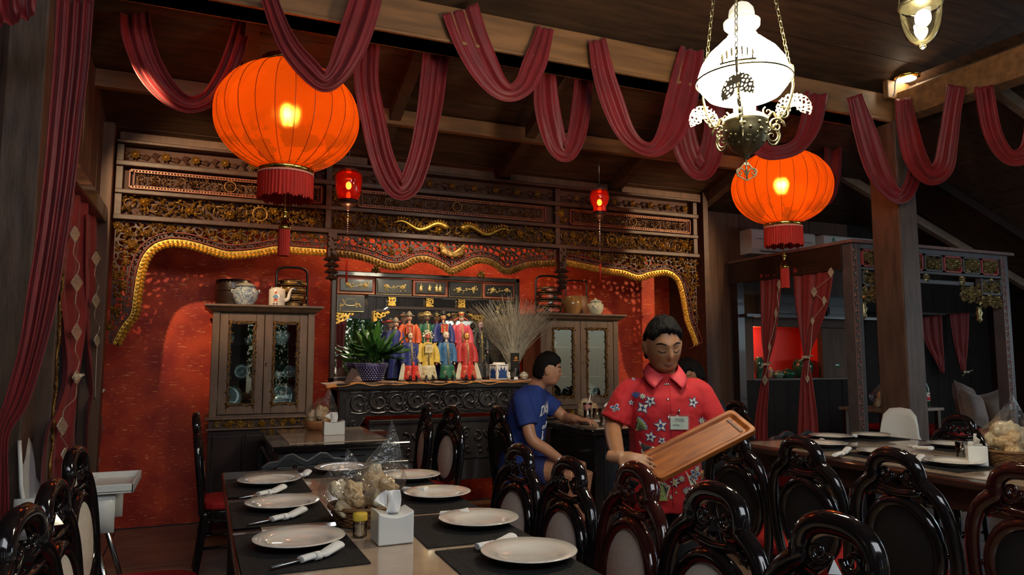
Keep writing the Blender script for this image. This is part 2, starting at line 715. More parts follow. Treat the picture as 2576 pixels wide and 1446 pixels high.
def carve_fill(mb, x0, x1, z0, z1, y, n, size=.03, golds=(0, 1), inside=None, flowers=4, scrolls=6, seed=0, h=.012):
    """carved foliage relief: stems, leaves and flower heads"""
    R = random.Random(seed)
    for i in range(scrolls):
        cx = x0 + (x1 - x0) * (i + .5) / scrolls
        cz = (z0 + z1) / 2 + R.uniform(-.15, .15) * (z1 - z0)
        if inside and not inside(cx, cz):
            continue
        rr = min((z1 - z0) * .36, (x1 - x0) / scrolls * .45)
        mb.spiral(cx, y, cz, rr, 1.3, R.uniform(0, 6.28), 1 if i % 2 else -1, size * .16, m=golds[0], n=14)
    for i in range(n):
        x, z = R.uniform(x0, x1), R.uniform(z0, z1)
        if inside and not inside(x, z):
            continue
        s_ = size * R.uniform(.6, 1.25)
        mb.leaf(x, y - R.uniform(0, h * .8), z, R.uniform(0, 6.28), s_, s_ * .55, h * R.uniform(.5, 1.2), golds[1] if R.random() < .4 else golds[0], lift=R.uniform(0, h))
    for i in range(flowers):
        x = x0 + (x1 - x0) * (i + .5) / max(1, flowers) + R.uniform(-.02, .02)
        z = (z0 + z1) / 2 + R.uniform(-.25, .25) * (z1 - z0)
        if inside and not inside(x, z):
            continue
        mb.flower(x, y - h * .6, z, size * 1.1, h * 1.3, 7, golds[1])

# ================================================================ THE SETTING
XL, XR = -.75, 4.75          # inner edges of the red niche
# floor: slab with separate glazed tiles
fl = struct(MB().box(-3.2, 10.2, -2.6, 7.4, -.12, -.012), 'floor', M('tile_grout', (.06, .045, .035), .9))
tile_me = None
for ix in range(-4, 15):
    for iy in range(0, 11):
        x, y = ix * .6 + .3, iy * .6 + .3
        if tile_me is None:
            t = MB().box(-.296, .296, -.296, .296, -.012, 0).build('tile', TILE, fl, bevel=.003, bseg=1)
            tile_me = t
        else:
            t = tile_me.copy()
            col.objects.link(t)
            t.parent = fl
        t.location = (x, y, rnd(-.0008, .0008))
wb = struct(MB().box(XL, XR, 6.65, 6.75, 0, 3.0), 'wall_back', RED)
struct(MB().box(XL - .06, XL, 6.02, 6.75, 0, 3.1), 'trim_1', SCRW)
struct(MB().box(XR, XR + .06, 6.02, 6.75, 0, 3.1), 'trim_2', SCRW)


def board_wall(name, x0, x1, y, z0, z1, n, mat, along='x', th=.03, kindn=None):
    """wall of upright boards"""
    back = MB()
    if along == 'x':
        back.box(x0, x1, y + th, y + th + .05, z0, z1)
    else:
        back.box(y - th - .05, y - th, x0, x1, z0, z1)
    o = struct(back, name, DKW)
    wdt = (x1 - x0) / n
    for i in range(n):
        a, b = x0 + i * wdt + .003, x0 + (i + 1) * wdt - .003
        p = rnd(0, .006)
        q = MB()
        if along == 'x':
            q.box(a, b, y - p, y + th, z0, z1)
        else:
            q.box(y - th, y + p, a, b, z0, z1)
        q.build('board', mat, o)
    return o


# right part of the back wall: boards, with the red-lit niche cut in it (built as four board fields around it)
NX0, NX1, NZ0, NZ1 = 5.58, 6.62, 1.13, 1.71
o = board_wall('wall_back_right', 4.83, NX0 - .12, 6.3, .0, 2.97, 4, WALLW)
board_wall('wall_back_above_niche', NX0 - .12, NX1 + .5, 6.3, NZ1 + .1, 2.97, 8, WALLW)
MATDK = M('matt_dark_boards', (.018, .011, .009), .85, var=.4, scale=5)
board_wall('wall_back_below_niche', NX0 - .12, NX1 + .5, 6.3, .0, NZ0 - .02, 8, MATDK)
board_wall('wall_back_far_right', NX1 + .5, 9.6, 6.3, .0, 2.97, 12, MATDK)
nic = thing('wall_niche', 'red lined niche in the dark board wall behind the carved bed', 'niche', (0, 0, 0))
REDBOX = M('red_painted_lining', (.75, .035, .012), .5)
MB().box(NX0, NX1, 6.62, 6.64, NZ0, NZ1).box(NX0 - .02, NX0, 6.36, 6.64, NZ0, NZ1).box(NX1, NX1 + .02, 6.36, 6.64, NZ0, NZ1) \
    .box(NX0, NX1, 6.36, 6.64, NZ1, NZ1 + .02).build('lining', REDBOX, nic)
MB().box(NX0 - .02, NX1 + .5, 6.31, 6.64, NZ0 - .03, NZ0).build('shelf', DKW, nic)
fr = MB().box(NX0 - .12, NX0, 6.26, 6.36, NZ0 - .02, NZ1 + .1).box(NX1, NX1 + .5, 6.29, 6.36, NZ0, NZ1).box(NX0, NX1 + .5, 6.26, 6.36, NZ1, NZ1 + .1)
fr.build('frame', WALLW, nic, bevel=.006)
lamp('POINT', 'niche_lamp', (NX0 + .12, 6.45, NZ1 - .12), 3.4, (1, .55, .3), size=.03)

# left wall: boards with an opening hung with curtains
board_wall('wall_left', -2.4, 4.45, -.98, 0, 3.6, 20, DKW, along='y')
board_wall('wall_left_above_opening', 4.45, 6.0, -.76, 2.44, 3.3, 5, WALLW, along='y')
struct(MB().box(-.80, -.70, 4.45, 6.02, 2.34, 2.46), 'trim_3', DKW, bevel=.01)
struct(MB().box(-.82, -.68, 5.9, 6.02, 0, 3.1), 'trim_4', WALLW, bevel=.008)
struct(MB().box(-2.0, -1.95, 4.2, 6.7, 0, 3.), 'wall_left_recess', DKW)
struct(MB().box(-2.0, -.76, 6.4, 6.45, 0, 3.), 'wall_left_recess_end', DKW)
struct(MB().box(9.6, 9.7, 4.6, 6.9, 0, 3.4), 'wall_right', DKW)

# roof boards --------------------------------------------------
ceil = struct(MB().add([(-3, 7.0, 2.79), (10, 7.0, 2.79), (10, 4.3, 3.75), (-3, 4.3, 3.75), (10, -2.6, 5.85), (-3, -2.6, 5.85)],
                       [(0, 1, 2, 3), (3, 2, 4, 5)]), 'ceiling', DARKWOOD)
zr = lambda y: 3.73 - (y - 4.3) * .353 if y > 4.3 else 3.73 + (4.3 - y) * .30
ys = [7.0 - .193 * i for i in range(15)]
for a, b in zip(ys[:-1], ys[1:]):
    d = rnd(0, .012)
    MB().bar((2.3, 0, 0), (2.3, 0, 0), 0, 0) if False else None
    g = .004
    MB().add([(-1.1, a - g, zr(a) - d), (5.7, a - g, zr(a) - d), (5.7, b + g, zr(b) - d), (-1.1, b + g, zr(b) - d),
              (-1.1, a - g, zr(a) - d + .02), (5.7, a - g, zr(a) - d + .02), (5.7, b + g, zr(b) - d + .02), (-1.1, b + g, zr(b) - d + .02)],
             [(0, 1, 2, 3), (4, 7, 6, 5), (0, 4, 5, 1), (1, 5, 6, 2), (2, 6, 7, 3), (3, 7, 4, 0)]).build('board', DARKWOOD, ceil)
ys = [4.3 - .30 * i for i in range(18)]
for a, b in zip(ys[:-1], ys[1:]):
    d = rnd(0, .015)
    g = .005
    MB().add([(-1.1, a - g, zr(a) - d), (5.7, a - g, zr(a) - d), (5.7, b + g, zr(b) - d), (-1.1, b + g, zr(b) - d),
              (-1.1, a - g, zr(a) - d + .02), (5.7, a - g, zr(a) - d + .02), (5.7, b + g, zr(b) - d + .02), (-1.1, b + g, zr(b) - d + .02)],
             [(0, 1, 2, 3), (4, 7, 6, 5), (0, 4, 5, 1), (1, 5, 6, 2), (2, 6, 7, 3), (3, 7, 4, 0)]).build('board', DARKWOOD, ceil)
# right-hand roof slope, falling away past the pillar
zx = lambda x: 3.70 - (x - 5.45) * .36
cr = struct(MB().add([(5.45, -2.6, zx(5.45) + .05), (10.2, -2.6, zx(10.2) + .05), (10.2, 6.9, zx(10.2) + .05), (5.45, 6.9, zx(5.45) + .05)],
                     [(0, 1, 2, 3)]), 'ceiling_right', DARKWOOD)
for i in range(15):
    a, b = 5.5 + i * .3, 5.5 + (i + 1) * .3
    d = rnd(0, .015)
    MB().add([(a + .004, -2, zx(a) - d), (b - .004, -2, zx(b) - d), (b - .004, 6.8, zx(b) - d), (a + .004, 6.8, zx(a) - d),
              (a + .004, -2, zx(a) - d + .02), (b - .004, -2, zx(b) - d + .02), (b - .004, 6.8, zx(b) - d + .02), (a + .004, 6.8, zx(a) - d + .02)],
             [(0, 1, 2, 3), (4, 7, 6, 5), (0, 4, 5, 1), (1, 5, 6, 2), (2, 6, 7, 3), (3, 7, 4, 0)]).build('board', DARKWOOD, cr)
LTW = M('pale_rafter_wood', (.30, .20, .14), .6, var=.3, scale=8)
for i, y in enumerate((2.2, 2.9, 3.6, 4.9, 5.6)):
    MB().bar((5.5, y, zx(5.5) - .07), (9.8, y, zx(9.8) - .07), .07, .09).build('rafter', DKW if i % 2 else LTW, cr)
struct(MB().add([(-.95, -2.6, 3.75), (-3.0, -2.6, 3.0), (-3.0, 7, 3.0), (-.95, 7, 3.75)], [(0, 1, 2, 3)]), 'ceiling_left', DARKWOOD)
for i, x in enumerate((-.86, .2, 1.3, 2.47, 3.68, 4.86)):
    MB().bar((x, 4.36, zr(4.36) - .07), (x, 6.15, zr(6.15) - .07), .09, .10).build('rafter', DARKWOOD, ceil)
MB().box(-1, 5.6, 5.40, 5.46, zr(5.43) - .14, zr(5.43) - .02).build('purlin', BEAMW, ceil)
MB().box(-1, 5.6, 1.9, 2.0, zr(1.95) - .12, zr(1.95) - .01).build('purlin', BEAMW, ceil)
MB().box(-1, 5.6, 3.1, 3.2, zr(3.15) - .10, zr(3.15) - .01).build('purlin', DARKWOOD, ceil)
# wall plate above the carved screen, cut between the rafters
xs_ = [-.80, .14, 1.24, 2.41, 3.62, 4.74]
for a, b in zip(xs_[:-1], xs_[1:]):
    MB().box(a + .14, b - .02, 6.02, 6.10, 2.985, 3.07).build('plate', WALLW, ceil, bevel=.005)
# main beam, side beams, lower mouldings
BZ0, BZ1 = 3.38, 3.63
bm = MB().box(-1.3, 5.5, 4.24, 4.44, BZ0, BZ1).box(-1.3, 5.36, 4.225, 4.45, BZ0 + .0, BZ0 + .025)
struct(bm, 'trim_5', BEAMW, bevel=.008)
struct(MB().box(5.38, 5.56, -2.2, 4.22, BZ0 + .02, BZ1), 'trim_6', BEAMW, bevel=.008)
struct(MB().box(-1.05, -.86, -2.2, 4.22, BZ0 + .02, BZ1), 'trim_7', BEAMW, bevel=.008)
tag(MB().box(5.355, 5.575, 4.2, 4.48, 0, BZ0 + .02).build('pillar', PILW, bevel=.012),
    'tall square wooden pillar in front of the carved bed on the right', 'pillar')
tag(MB().box(-1.03, -.81, 4.2, 4.48, 0, BZ0 + .02).build('pillar', PILW, bevel=.012),
    'square dark wooden pillar at the left edge behind the gathered drape', 'pillar')
# king block above the right pillar carrying the small spotlight
kb = PY(2235, 228, 4.3)
tag(MB().box(kb.x - .16, kb.x + .16, 4.18, 4.23, BZ1-.06, BZ1 + .10).build('post_block', BEAMW, bevel=.008),
    'short wooden block standing on the beam above the right pillar', 'block')
sl = thing('spotlight', 'small lit spotlight on the block above the right pillar', 'spotlight', (kb.x, 4.12, BZ1 + .115))
MB().lathe([(.0, .03), (.10, .02), (.115, 0), (.10, -.012), (.05, -.012)], n=20).build('housing', BRASS, sl)
MB().lathe([(.0, -.014), (.075, -.014), (.078, -.006)], n=20).build('lens', M('lit_lens', (1, 1, 1), emit=(1, .85, .55), es=25), sl)
for s in (-1, 1):
    MB().tube(smooth_pts([(s * .09, 0, 0), (s * .15, -.01, -.06), (s * .18, -.02, -.16), (s * .17 - .03, -.02, -.2)], 5), .006, 6).build('wire', M('pale_cable', (.55, .5, .42), .5), sl)
lamp('POINT', 'spotlight_bulb', (kb.x, 4.08, BZ1 + .04), 1.2, (1, .85, .6), size=.03)
# ================================================================ CARVED SCREEN across the niche (front plane y = 6)
YS = 6.0
scn = thing('carved_screen', 'wide carved wooden screen with gilt foliage and scalloped valances over the red niche', 'screen', (0, 0, 0))
XA, XB = -.67, 4.64
P1, P2 = .93, 3.06
# rails
for z0, z1, d in ((2.385, 2.425, .05), (2.585, 2.62, .035), (2.795, 2.835, .045), (2.965, 2.99, .06)):
    MB().box(XA, XB, YS - d, YS + .06, z0, z1).build('rail', SCRW, scn, bevel=.006)
MB().box(XA, XB, YS + .045, YS + .055, 2.42, 2.97).build('back_board', M('dark_back_board', (.045, .012, .006), .7), scn)
for x in (XA, .87, 3.0, XB - .05):
    MB().box(x, x + .05, YS - .02, YS + .05, 2.425, 2.965).build('stile', SCRW, scn, bevel=.004)
# gilt frieze between the two lower rails
for k, (a, b, f) in enumerate(((XA + .03, .93, 5), (.93, 3.05, 8), (3.05, XB - .03, 6))):
    mb = MB()
    carve_fill(mb, a, b, 2.44, 2.575, YS + .02, 330 if k != 1 else 460, size=.036, golds=(0, 1), flowers=f, scrolls=f * 2, seed=k, h=.022)
    if k == 1:   # two dragons facing the middle
        for s in (-1, 1):
            cx = (a + b) / 2
            pts = [(cx + s * (.06 + .48 * t), YS - .02, 2.505 + .032 * math.sin(t * 9)) for t in np.linspace(0, 1, 20)]
            mb.tube(pts, [.026 * (1 - .75 * i / 20) for i in range(20)], 7, m=1)
            for i in range(1, 19):
                mb.leaf(pts[i][0], YS - .03, pts[i][2] + .012, PI / 2 + s * .5, .035, .016, .006, 1)
    mb.build('carved_frieze', [DGOLD, GOLD], scn, kind='stuff')
for x, kk in ((.36, 0), (3.62, 0)):
    mb = MB()
    mb.tube([(x + .055 * math.cos(a), YS - .015, 2.505 + .055 * math.sin(a)) for a in np.linspace(0, 2 * PI, 22)[:-1]], .009, 6, closed=True)
    for k in range(14):
        a = 2 * PI * k / 14
        mb.leaf(x + .055 * math.cos(a), YS - .012, 2.505 + .055 * math.sin(a), a, .028, .018, .006)
    mb.flower(x, YS - .012, 2.505, .035, .01)
    mb.build('medallion', DGOLD, scn)
# upper fret panels
for k, (a, b) in enumerate(((-.58, .84), (1.14, 2.90), (3.16, 4.56))):
    mb = MB()
    for dz0, dz1 in ((2.632, 2.640), (2.772, 2.780)):
        mb.box(a, b, YS - .012, YS + .0, dz0, dz1)
    mb.box(a, a + .008, YS - .012, YS, 2.632, 2.78).box(b - .008, b, YS - .012, YS, 2.632, 2.78)
    for dz0, dz1 in ((2.652, 2.657), (2.755, 2.760)):
        mb.box(a + .03, b - .03, YS - .014, YS, dz0, dz1)
    mb.box(a + .03, a + .035, YS - .014, YS, 2.652, 2.76).box(b - .035, b - .03, YS - .014, YS, 2.652, 2.76)
    mb.build('red_bead', REDTR, scn)
    mb = MB()
    n = int((b - a) / .022)
    for i in range(n):
        x = a + .012 + i * (b - a - .02) / n
        for z in (2.646, 2.766):
            mb.box(x, x + .009, YS - .012, YS + .01, z - .005, z + .005)
    carve_fill(mb, a + .04, b - .04, 2.662, 2.75, YS + .01, 230, size=.024, golds=(0, 0), flowers=5, scrolls=int((b - a) / .09), seed=20 + k, h=.016)
    cx = (a + b) / 2
    mb.tube([(cx + .042 * math.cos(t), YS - .015, 2.706 + .042 * math.sin(t)) for t in np.linspace(0, 2 * PI, 20)[:-1]], .006, 5, closed=True)
    mb.build('fret_carving', [M('dull_gilt', (.26, .12, .035), .45, metal=.55, var=.6, scale=30)], scn, kind='stuff')
for cx in (.985, 3.06):
    mb = MB()
    carve_fill(mb, cx - .05, cx + .05, 2.64, 2.775, YS, 26, size=.04, golds=(0, 1), flowers=1, scrolls=2, seed=int(cx * 9), h=.02)
    mb.build('bird_carving', [DGOLD, GOLD], scn, kind='stuff')
# rosettes on the top band
mb = MB()
mb.flower(0, 0, 0, .040, .016, 8)
ros = None
for i in range(25):
    if ros is None:
        r_ = mb.build('rosette', DGOLD, scn)
        ros = r_
    else:
        r_ = ros.copy()
        col.objects.link(r_)
    r_.location = (XA + .12 + i * .211, YS + .02, 2.90)
mb = MB()
for i in range(25):
    x = XA + .015 + i * .211
    for s in (-1, 1):
        mb.leaf(x, YS + .03, 2.90, PI / 2 * (1 - s) + .3, .07, .05, .012)
        mb.leaf(x + s * .02, YS + .03, 2.885, PI / 2 * (1 - s) - .4, .05, .03, .012)
mb.build('leaf_band', SCRW, scn, kind='stuff')


def seg_dist(X, Z, P):
    best = np.full(X.shape, 9.)
    for (x0, z0), (x1, z1) in zip(P[:-1], P[1:]):
        dx, dz = x1 - x0, z1 - z0
        t = np.clip(((X - x0) * dx + (Z - z0) * dz) / (dx * dx + dz * dz + 1e-12), 0, 1)
        best = np.minimum(best, np.hypot(X - x0 - t * dx, Z - z0 - t * dz))
    return best


def in_poly(X, Z, P):
    r = np.zeros(X.shape, bool)
    n = len(P)
    for i in range(n):
        x0, z0 = P[i]
        x1, z1 = P[(i + 1) % n]
        c = (z0 > Z) != (z1 > Z)
        r ^= c & (X < (x1 - x0) * (Z - z0) / (z1 - z0 + 1e-12) + x0)
    return r


def valance(px, corners, seed, nleaf, goldmat):
    pts = [PY(x, y, YS) for x, y in px]
    P = [(p.x, p.z) for p in smooth_pts([(q.x, 0, q.z) for q in pts], 6)]
    poly = P + corners
    L = lace(.052, .0105, seed)

    def F(X, Z):
        d = seg_dist(X, Z, P)
        ins = in_poly(X, Z, poly)
        v = L(X, Z)
        band = d < .085
        a, b = worley(X, Z, .021, seed + 3)
        v = np.where(band, .0048 - (b - a), v)
        v = np.maximum(v, .006 - np.abs(d - .088))
        v = np.maximum(v, .0065 - np.abs(d - .048))
        v = np.where(d < .034, -.01, v)
        for (x0, z0), (x1, z1) in zip(corners[:-1], corners[1:]):
            v = np.maximum(v, .012 - seg_dist(X, Z, [(x0, z0), (x1, z1)]))
        return np.where(ins, v, -.01)
    xs = [p[0] for p in poly]
    zs = [p[1] for p in poly]
    MB().field(F, min(xs) - .01, max(xs) + .01, min(zs) - .01, max(zs) + .01, .0085, YS, YS + .03).build('openwork_valance', SCRW, scn, kind='stuff', recalc=False)
    MB().field(lambda X, Z: np.where(in_poly(X, Z, poly), .036 - seg_dist(X, Z, P), -.01), min(xs) - .01, max(xs) + .01, min(zs) - .01, max(zs) + .01, .0085, YS - .006, YS + .03).build('gilt_band', goldmat, scn, recalc=False)
    mb = MB()
    px_, pz_ = np.array([p[0] for p in P]), np.array([p[1] for p in P])

    def ins1(x, z):
        X, Z = np.array([x]), np.array([z])
        return bool(in_poly(X, Z, poly)[0]) and seg_dist(X, Z, P)[0] > .10
    R = random.Random(seed)
    cnt = 0
    while cnt < nleaf:
        x, z = R.uniform(min(xs), max(xs)), R.uniform(min(zs), max(zs))
        if not ins1(x, z):
            continue
        cnt += 1
        if cnt % 16 == 0:
            mb.flower(x, YS - .008, z, .032, .014, 7, 0)
        else:
            s_ = R.uniform(.02, .036)
            mb.leaf(x, YS - R.uniform(0, .008), z, R.uniform(0, 6.3), s_, s_ * .6, R.uniform(.006, .014), 1 if R.random() < .25 else 0, lift=R.uniform(0, .012))
    mb.build('carved_foliage', [DGOLD, GOLD], scn, kind='stuff')
    # scalloped gilt lip
    mb = MB()
    acc = 0
    for (x0, z0), (x1, z1) in zip(P[:-1], P[1:]):
        L_ = math.hypot(x1 - x0, z1 - z0)
        while acc < L_:
            t = acc / L_
            x, z = x0 + (x1 - x0) * t, z0 + (z1 - z0) * t
            nx, nz = (z1 - z0) / L_, -(x1 - x0) / L_
            if in_poly(np.array([x + nx * .01]), np.array([z + nz * .01]), poly)[0]:
                nx, nz = -nx, -nz
            a = math.atan2(nz, nx)
            mb.leaf(x - nx * .014, YS - .008, z - nz * .014, a + .5, .050, .042, .020)
            mb.sph((x - nx * .02, YS - .010, z - nz * .02), (.010, .008, .010), 6, 4)
            acc += .030
        acc -= L_
    mb.tube([(p[0], YS + .0, p[1]) for p in P], .009, 6)
    mb.build('scalloped_edge', goldmat, scn, kind='stuff')
    for off, rr in ((.048, .0045), (.088, .0045)):
        q = []
        for i in range(len(P)):
            a_, b_ = P[max(i - 1, 0)], P[min(i + 1, len(P) - 1)]
            dx, dz = b_[0] - a_[0], b_[1] - a_[1]
            l_ = math.hypot(dx, dz) + 1e-9
            nx, nz = -dz / l_, dx / l_
            c = (P[i][0] + nx * .01, P[i][1] + nz * .01)
            if not in_poly(np.array([c[0]]), np.array([c[1]]), poly)[0]:
                nx, nz = -nx, -nz
            q.append((P[i][0] + nx * off, YS - .004, P[i][1] + nz * off))
        MB().tube(q, rr, 5).build('red_bead', REDTR, scn)


valance([(296, 868), (318, 826), (342, 792), (350, 740), (358, 690), (372, 650), (395, 625), (430, 614), (475, 618), (530, 633), (575, 644), (640, 640), (700, 630), (760, 634), (818, 638)],
        [(.905, 2.385), (-.66, 2.385), (-.66, 1.47)], 1, 420, GOLD)  # brighter gilt: the lamplight on this lip is put into its colour
valance([(846, 640), (890, 645), (930, 655), (975, 671), (1010, 672), (1045, 656), (1075, 655), (1110, 670), (1135, 684), (1165, 672), (1200, 657), (1235, 662), (1265, 682), (1290, 682), (1330, 668), (1395, 664)],
        [(3.03, 2.385), (.955, 2.385)], 2, 130, DGOLD)
valance([(1422, 662), (1470, 672), (1530, 684), (1570, 690), (1605, 701), (1640, 692), (1675, 688), (1700, 702), (1712, 730), (1720, 770), (1728, 810), (1742, 845), (1750, 870)],
        [(4.63, 1.50), (4.63, 2.385), (3.08, 2.385)], 3, 340, GOLD)
# ingot and butterfly crest in the middle of the centre valance
bx_ = PY(1135, 632, YS)
mb = MB()
mb.grid(lambda u, v: (bx_.x + (u - .5) * .22, YS - .03 - .012 * math.sin(u * PI), bx_.z - .03 + v * (.05 + .05 * abs(u - .5) * 2) - .03 * math.cos((u - .5) * PI)), 14, 3)
for s in (-1, 1):
    mb.spiral(bx_.x + s * .10, YS - .03, bx_.z + .03, .02, 1, 0, s, .006)
mb.build('ingot_crest', DGOLD, scn, solid=.012)
# the two dropped newel pendants
for x in (P1, P2):
    mb = MB()
    mb.box(x - .035, x + .035, YS - .05, YS + .03, 2.16, 2.39)
    prof = []
    for k in range(4):
        z = 2.20 - k * .052
        R_ = .058 - k * .006
        prof += [(R_ * .55, z), (R_, z - .03), (R_ * .9, z - .038), (R_ * .5, z - .04)]
    mb.lathe(prof + [(.0, 1.985)], (x, YS - .02, 0), 10, smooth=False)
    for k in range(4):
        for j in range(10):
            a = 2 * PI * j / 10
            R_ = .06 - k * .006
            mb.add([(x + R_ * .8 * math.cos(a - .3), YS - .02 + R_ * .8 * math.sin(a - .3), 2.19 - k * .052), (x + R_ * 1.25 * math.cos(a), YS - .02 + R_ * 1.25 * math.sin(a), 2.165 - k * .052),
                    (x + R_ * .8 * math.cos(a + .3), YS - .02 + R_ * .8 * math.sin(a + .3), 2.19 - k * .052), (x + R_ * .7 * math.cos(a), YS - .02 + R_ * .7 * math.sin(a), 2.155 - k * .052)], [(0, 1, 2), (0, 3, 1), (1, 3, 2)])
    for i in range(14):
        mb.leaf(x + rnd(-.025, .025), YS - .052, rnd(2.2, 2.37), rnd(0, 6), .03, .02, .012)
    mb.build('newel_pendant', SCRW, scn)

# ================================================================ CABINETS, ALTAR, MIRROR
def vine_strip(mb, x0, x1, z0, z1, y, n, m=0, size=.02, h=.008, seed=0):
    R = random.Random(seed)
    vert = (z1 - z0) > (x1 - x0)
    L_ = (z1 - z0) if vert else (x1 - x0)
    W_ = (x1 - x0) if vert else (z1 - z0)
    pts = []
    for i in range(n * 3 + 1):
        t = i / (n * 3)
        o = math.sin(t * n * PI) * W_ * .28
        pts.append(((x0 + x1) / 2 + o, y - h * .5, z0 + L_ * t) if vert else (x0 + L_ * t, y - h * .5, (z0 + z1) / 2 + o))
    mb.tube(pts, size * .16, 5, m=m)
    for i in range(n * 2):
        p = pts[min(len(pts) - 1, int(i * 1.5))]
        mb.leaf(p[0], y - h * .3, p[2], R.uniform(0, 6.28), size * 1.1, size * .7, h * R.uniform(.7, 1.3), m, lift=h * .5)


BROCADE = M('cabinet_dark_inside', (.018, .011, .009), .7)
GSHELF = glassy('green_shelf_glass', tint=(.5, .8, .65), refl=.15)


def cabinet(x0, x1, label, seed):
    """glazed two-door upper cabinet on a carved stand; front at y = 6.05"""
    y0, y1, z0, z1 = 6.06, 6.52, .90, 1.72
    c = thing('display_cabinet', label, 'cabinet', ((x0 + x1) / 2, 6.30, 0))
    ox, oy = -(x0 + x1) / 2, -6.30
    T = Matrix.Translation((ox, oy, 0))
    MB(T).box(x0 + .03, x0 + .05, y0 + .03, y1, z0, z1).box(x1 - .05, x1 - .03, y0 + .03, y1, z0, z1).box(x0 + .03, x1 - .03, y1 - .02, y1, z0, z1) \
        .box(x0 + .03, x1 - .03, y0 + .03, y1, z0, z0 + .03).box(x0 + .03, x1 - .03, y0 + .03, y1, z1 - .02, z1).build('body', CABW, c)
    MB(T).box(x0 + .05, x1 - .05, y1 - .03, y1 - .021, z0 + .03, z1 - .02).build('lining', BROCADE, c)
    for a in (x0 + .02, x1 - .075):
        MB(T).box(a, a + .055, y0, y0 + .04, z0 - .01, z1).build('stile', CABW, c, bevel=.006)
    cor = MB(T)
    prof = [(0, 0), (.03, .012), (.045, .03), (.07, .045), (.07, .06), (0, .06)]
    # cornice
    pts = []
    for (d, h) in prof:
        pts.append((d, h))
    vs, fs = [], []
    for d, h in prof[:-1]:
        vs += [(x0 + .03 - d, y0 - d, z1 + h), (x1 - .03 + d, y0 - d, z1 + h), (x1 - .03 + d, y1, z1 + h), (x0 + .03 - d, y1, z1 + h)]
    for i in range(len(prof) - 2):
        for k in range(3):
            kk = (0, 1, 2, 3)[k]
            fs.append((i * 4 + kk, i * 4 + kk + 1, i * 4 + kk + 5, i * 4 + kk + 4))
        fs.append((i * 4 + 3, i * 4, i * 4 + 4, i * 4 + 7))
    b = (len(prof) - 2) * 4
    fs += [(b, b + 1, b + 2, b + 3), (0, 3, 2, 1)]
    cor.add(vs, fs)
    cor.build('cornice', CABW, c)
    xm = (x0 + x1) / 2
    for k, (a, b) in enumerate(((x0 + .078, xm - .002), (xm + .002, x1 - .078))):
        zz0, zz1, r = z0 + .02, z1 - .01, .062
        fr = MB(T).box(a, a + r, y0 + .005, y0 + .03, zz0, zz1).box(b - r, b, y0 + .005, y0 + .03, zz0, zz1) \
            .box(a + r, b - r, y0 + .005, y0 + .03, zz0, zz0 + r).box(a + r, b - r, y0 + .005, y0 + .03, zz1 - r, zz1)
        dr = fr.build('door', CABW, c, bevel=.004)
        ia, ib, iz0, iz1 = a + r, b - r, zz0 + r, zz1 - r
        g = MB(T)
        e = .022
        for q, (u0, u1, v0, v1) in enumerate(((ia, ia + e, iz0, iz1), (ib - e, ib, iz0, iz1), (ia, ib, iz0, iz0 + e), (ia, ib, iz1 - e, iz1))):
            g.box(u0, u1, y0 + .008, y0 + .02, v0, v1)
            n = max(5, int(max(u1 - u0, v1 - v0) / .035))
            vine_strip(g, u0, u1, v0, v1, y0 + .006, n, 1, .022, .009, seed + q)
        g.build('gilt_border', [SCRW, DGOLD], dr)
        MB(T).box(ia + e - .003, ib - e + .003, y0 + .014, y0 + .017, iz0 + e - .003, iz1 - e + .003).build('glass_pane', GLASS, dr)
        if k == 1:
            MB(T).lathe([(0, 0), (.004, 0), (.004, .012), (0, .012)], (a + .02, y0 + .004, (z0 + z1) / 2), 8).box(a + .01, a + .016, y0 + .001, y0 + .006, 1.29, 1.32).build('keyhole', BLACKL, dr)
    for z in (1.18, 1.46):
        MB(T).box(x0 + .05, x1 - .05, y0 + .05, y1 - .03, z, z + .006).build('shelf', GSHELF, c)
    # stand with gilt carved apron
    MB(T).box(x0 + .0, x1 - .0, y0 - .015, y1, .80, .815).box(x0 - .01, x1 + .01, y0 - .02, y1, .88, .90).build('stand_top', CABW, c, bevel=.006)
    g = MB(T)
    g.box(x0 + .02, x1 - .02, y0 + .01, y0 + .03, .815, .88)
    carve_fill(g, x0 + .05, x1 - .05, .822, .874, y0 + .008, 110, .028, (1, 1), flowers=3, scrolls=9, seed=seed, h=.012)
    g.build('gilt_apron', [SCRW, GOLD], c, kind='stuff')
    lo = MB(T)
    lo.box(x0 + .02, x1 - .02, y0 + .02, y1, .12, .80)
    lo.build('base', DKW, c)
    for k in range(3):
        u0 = x0 + .05 + k * (x1 - x0 - .1) / 3
        u1 = u0 + (x1 - x0 - .1) / 3 - .02
        MB(T).box(u0, u1, y0 + .005, y0 + .02, .22, .76).build('base_panel', DKW, c, bevel=.008)
    for sx in (x0 + .05, x1 - .05):
        for sy in (y0 + .05, y1 - .05):
            MB(T).lathe([(.02, 0), (.03, .03), (.022, .06), (.035, .10), (.035, .12)], (sx, sy, 0), 10).build('foot', DKW, c)
    return c


cabinet(.02, .84, 'brown glazed cabinet left of the altar, with gilt-edged doors and a gilt apron', 5)
cabinet(2.86, 3.74, 'brown glazed cabinet behind the seated man, right of the altar', 9)

# ---- things inside the cabinets
BW = blue_white('blue_white_porcelain', 22)
BWD = blue_white('grey_celadon_print', 16, base=(.35, .42, .42), ink=(.03, .05, .09))
CEL = M('celadon_glaze', (.18, .33, .24), .12, coat=.5, var=.5, scale=9)


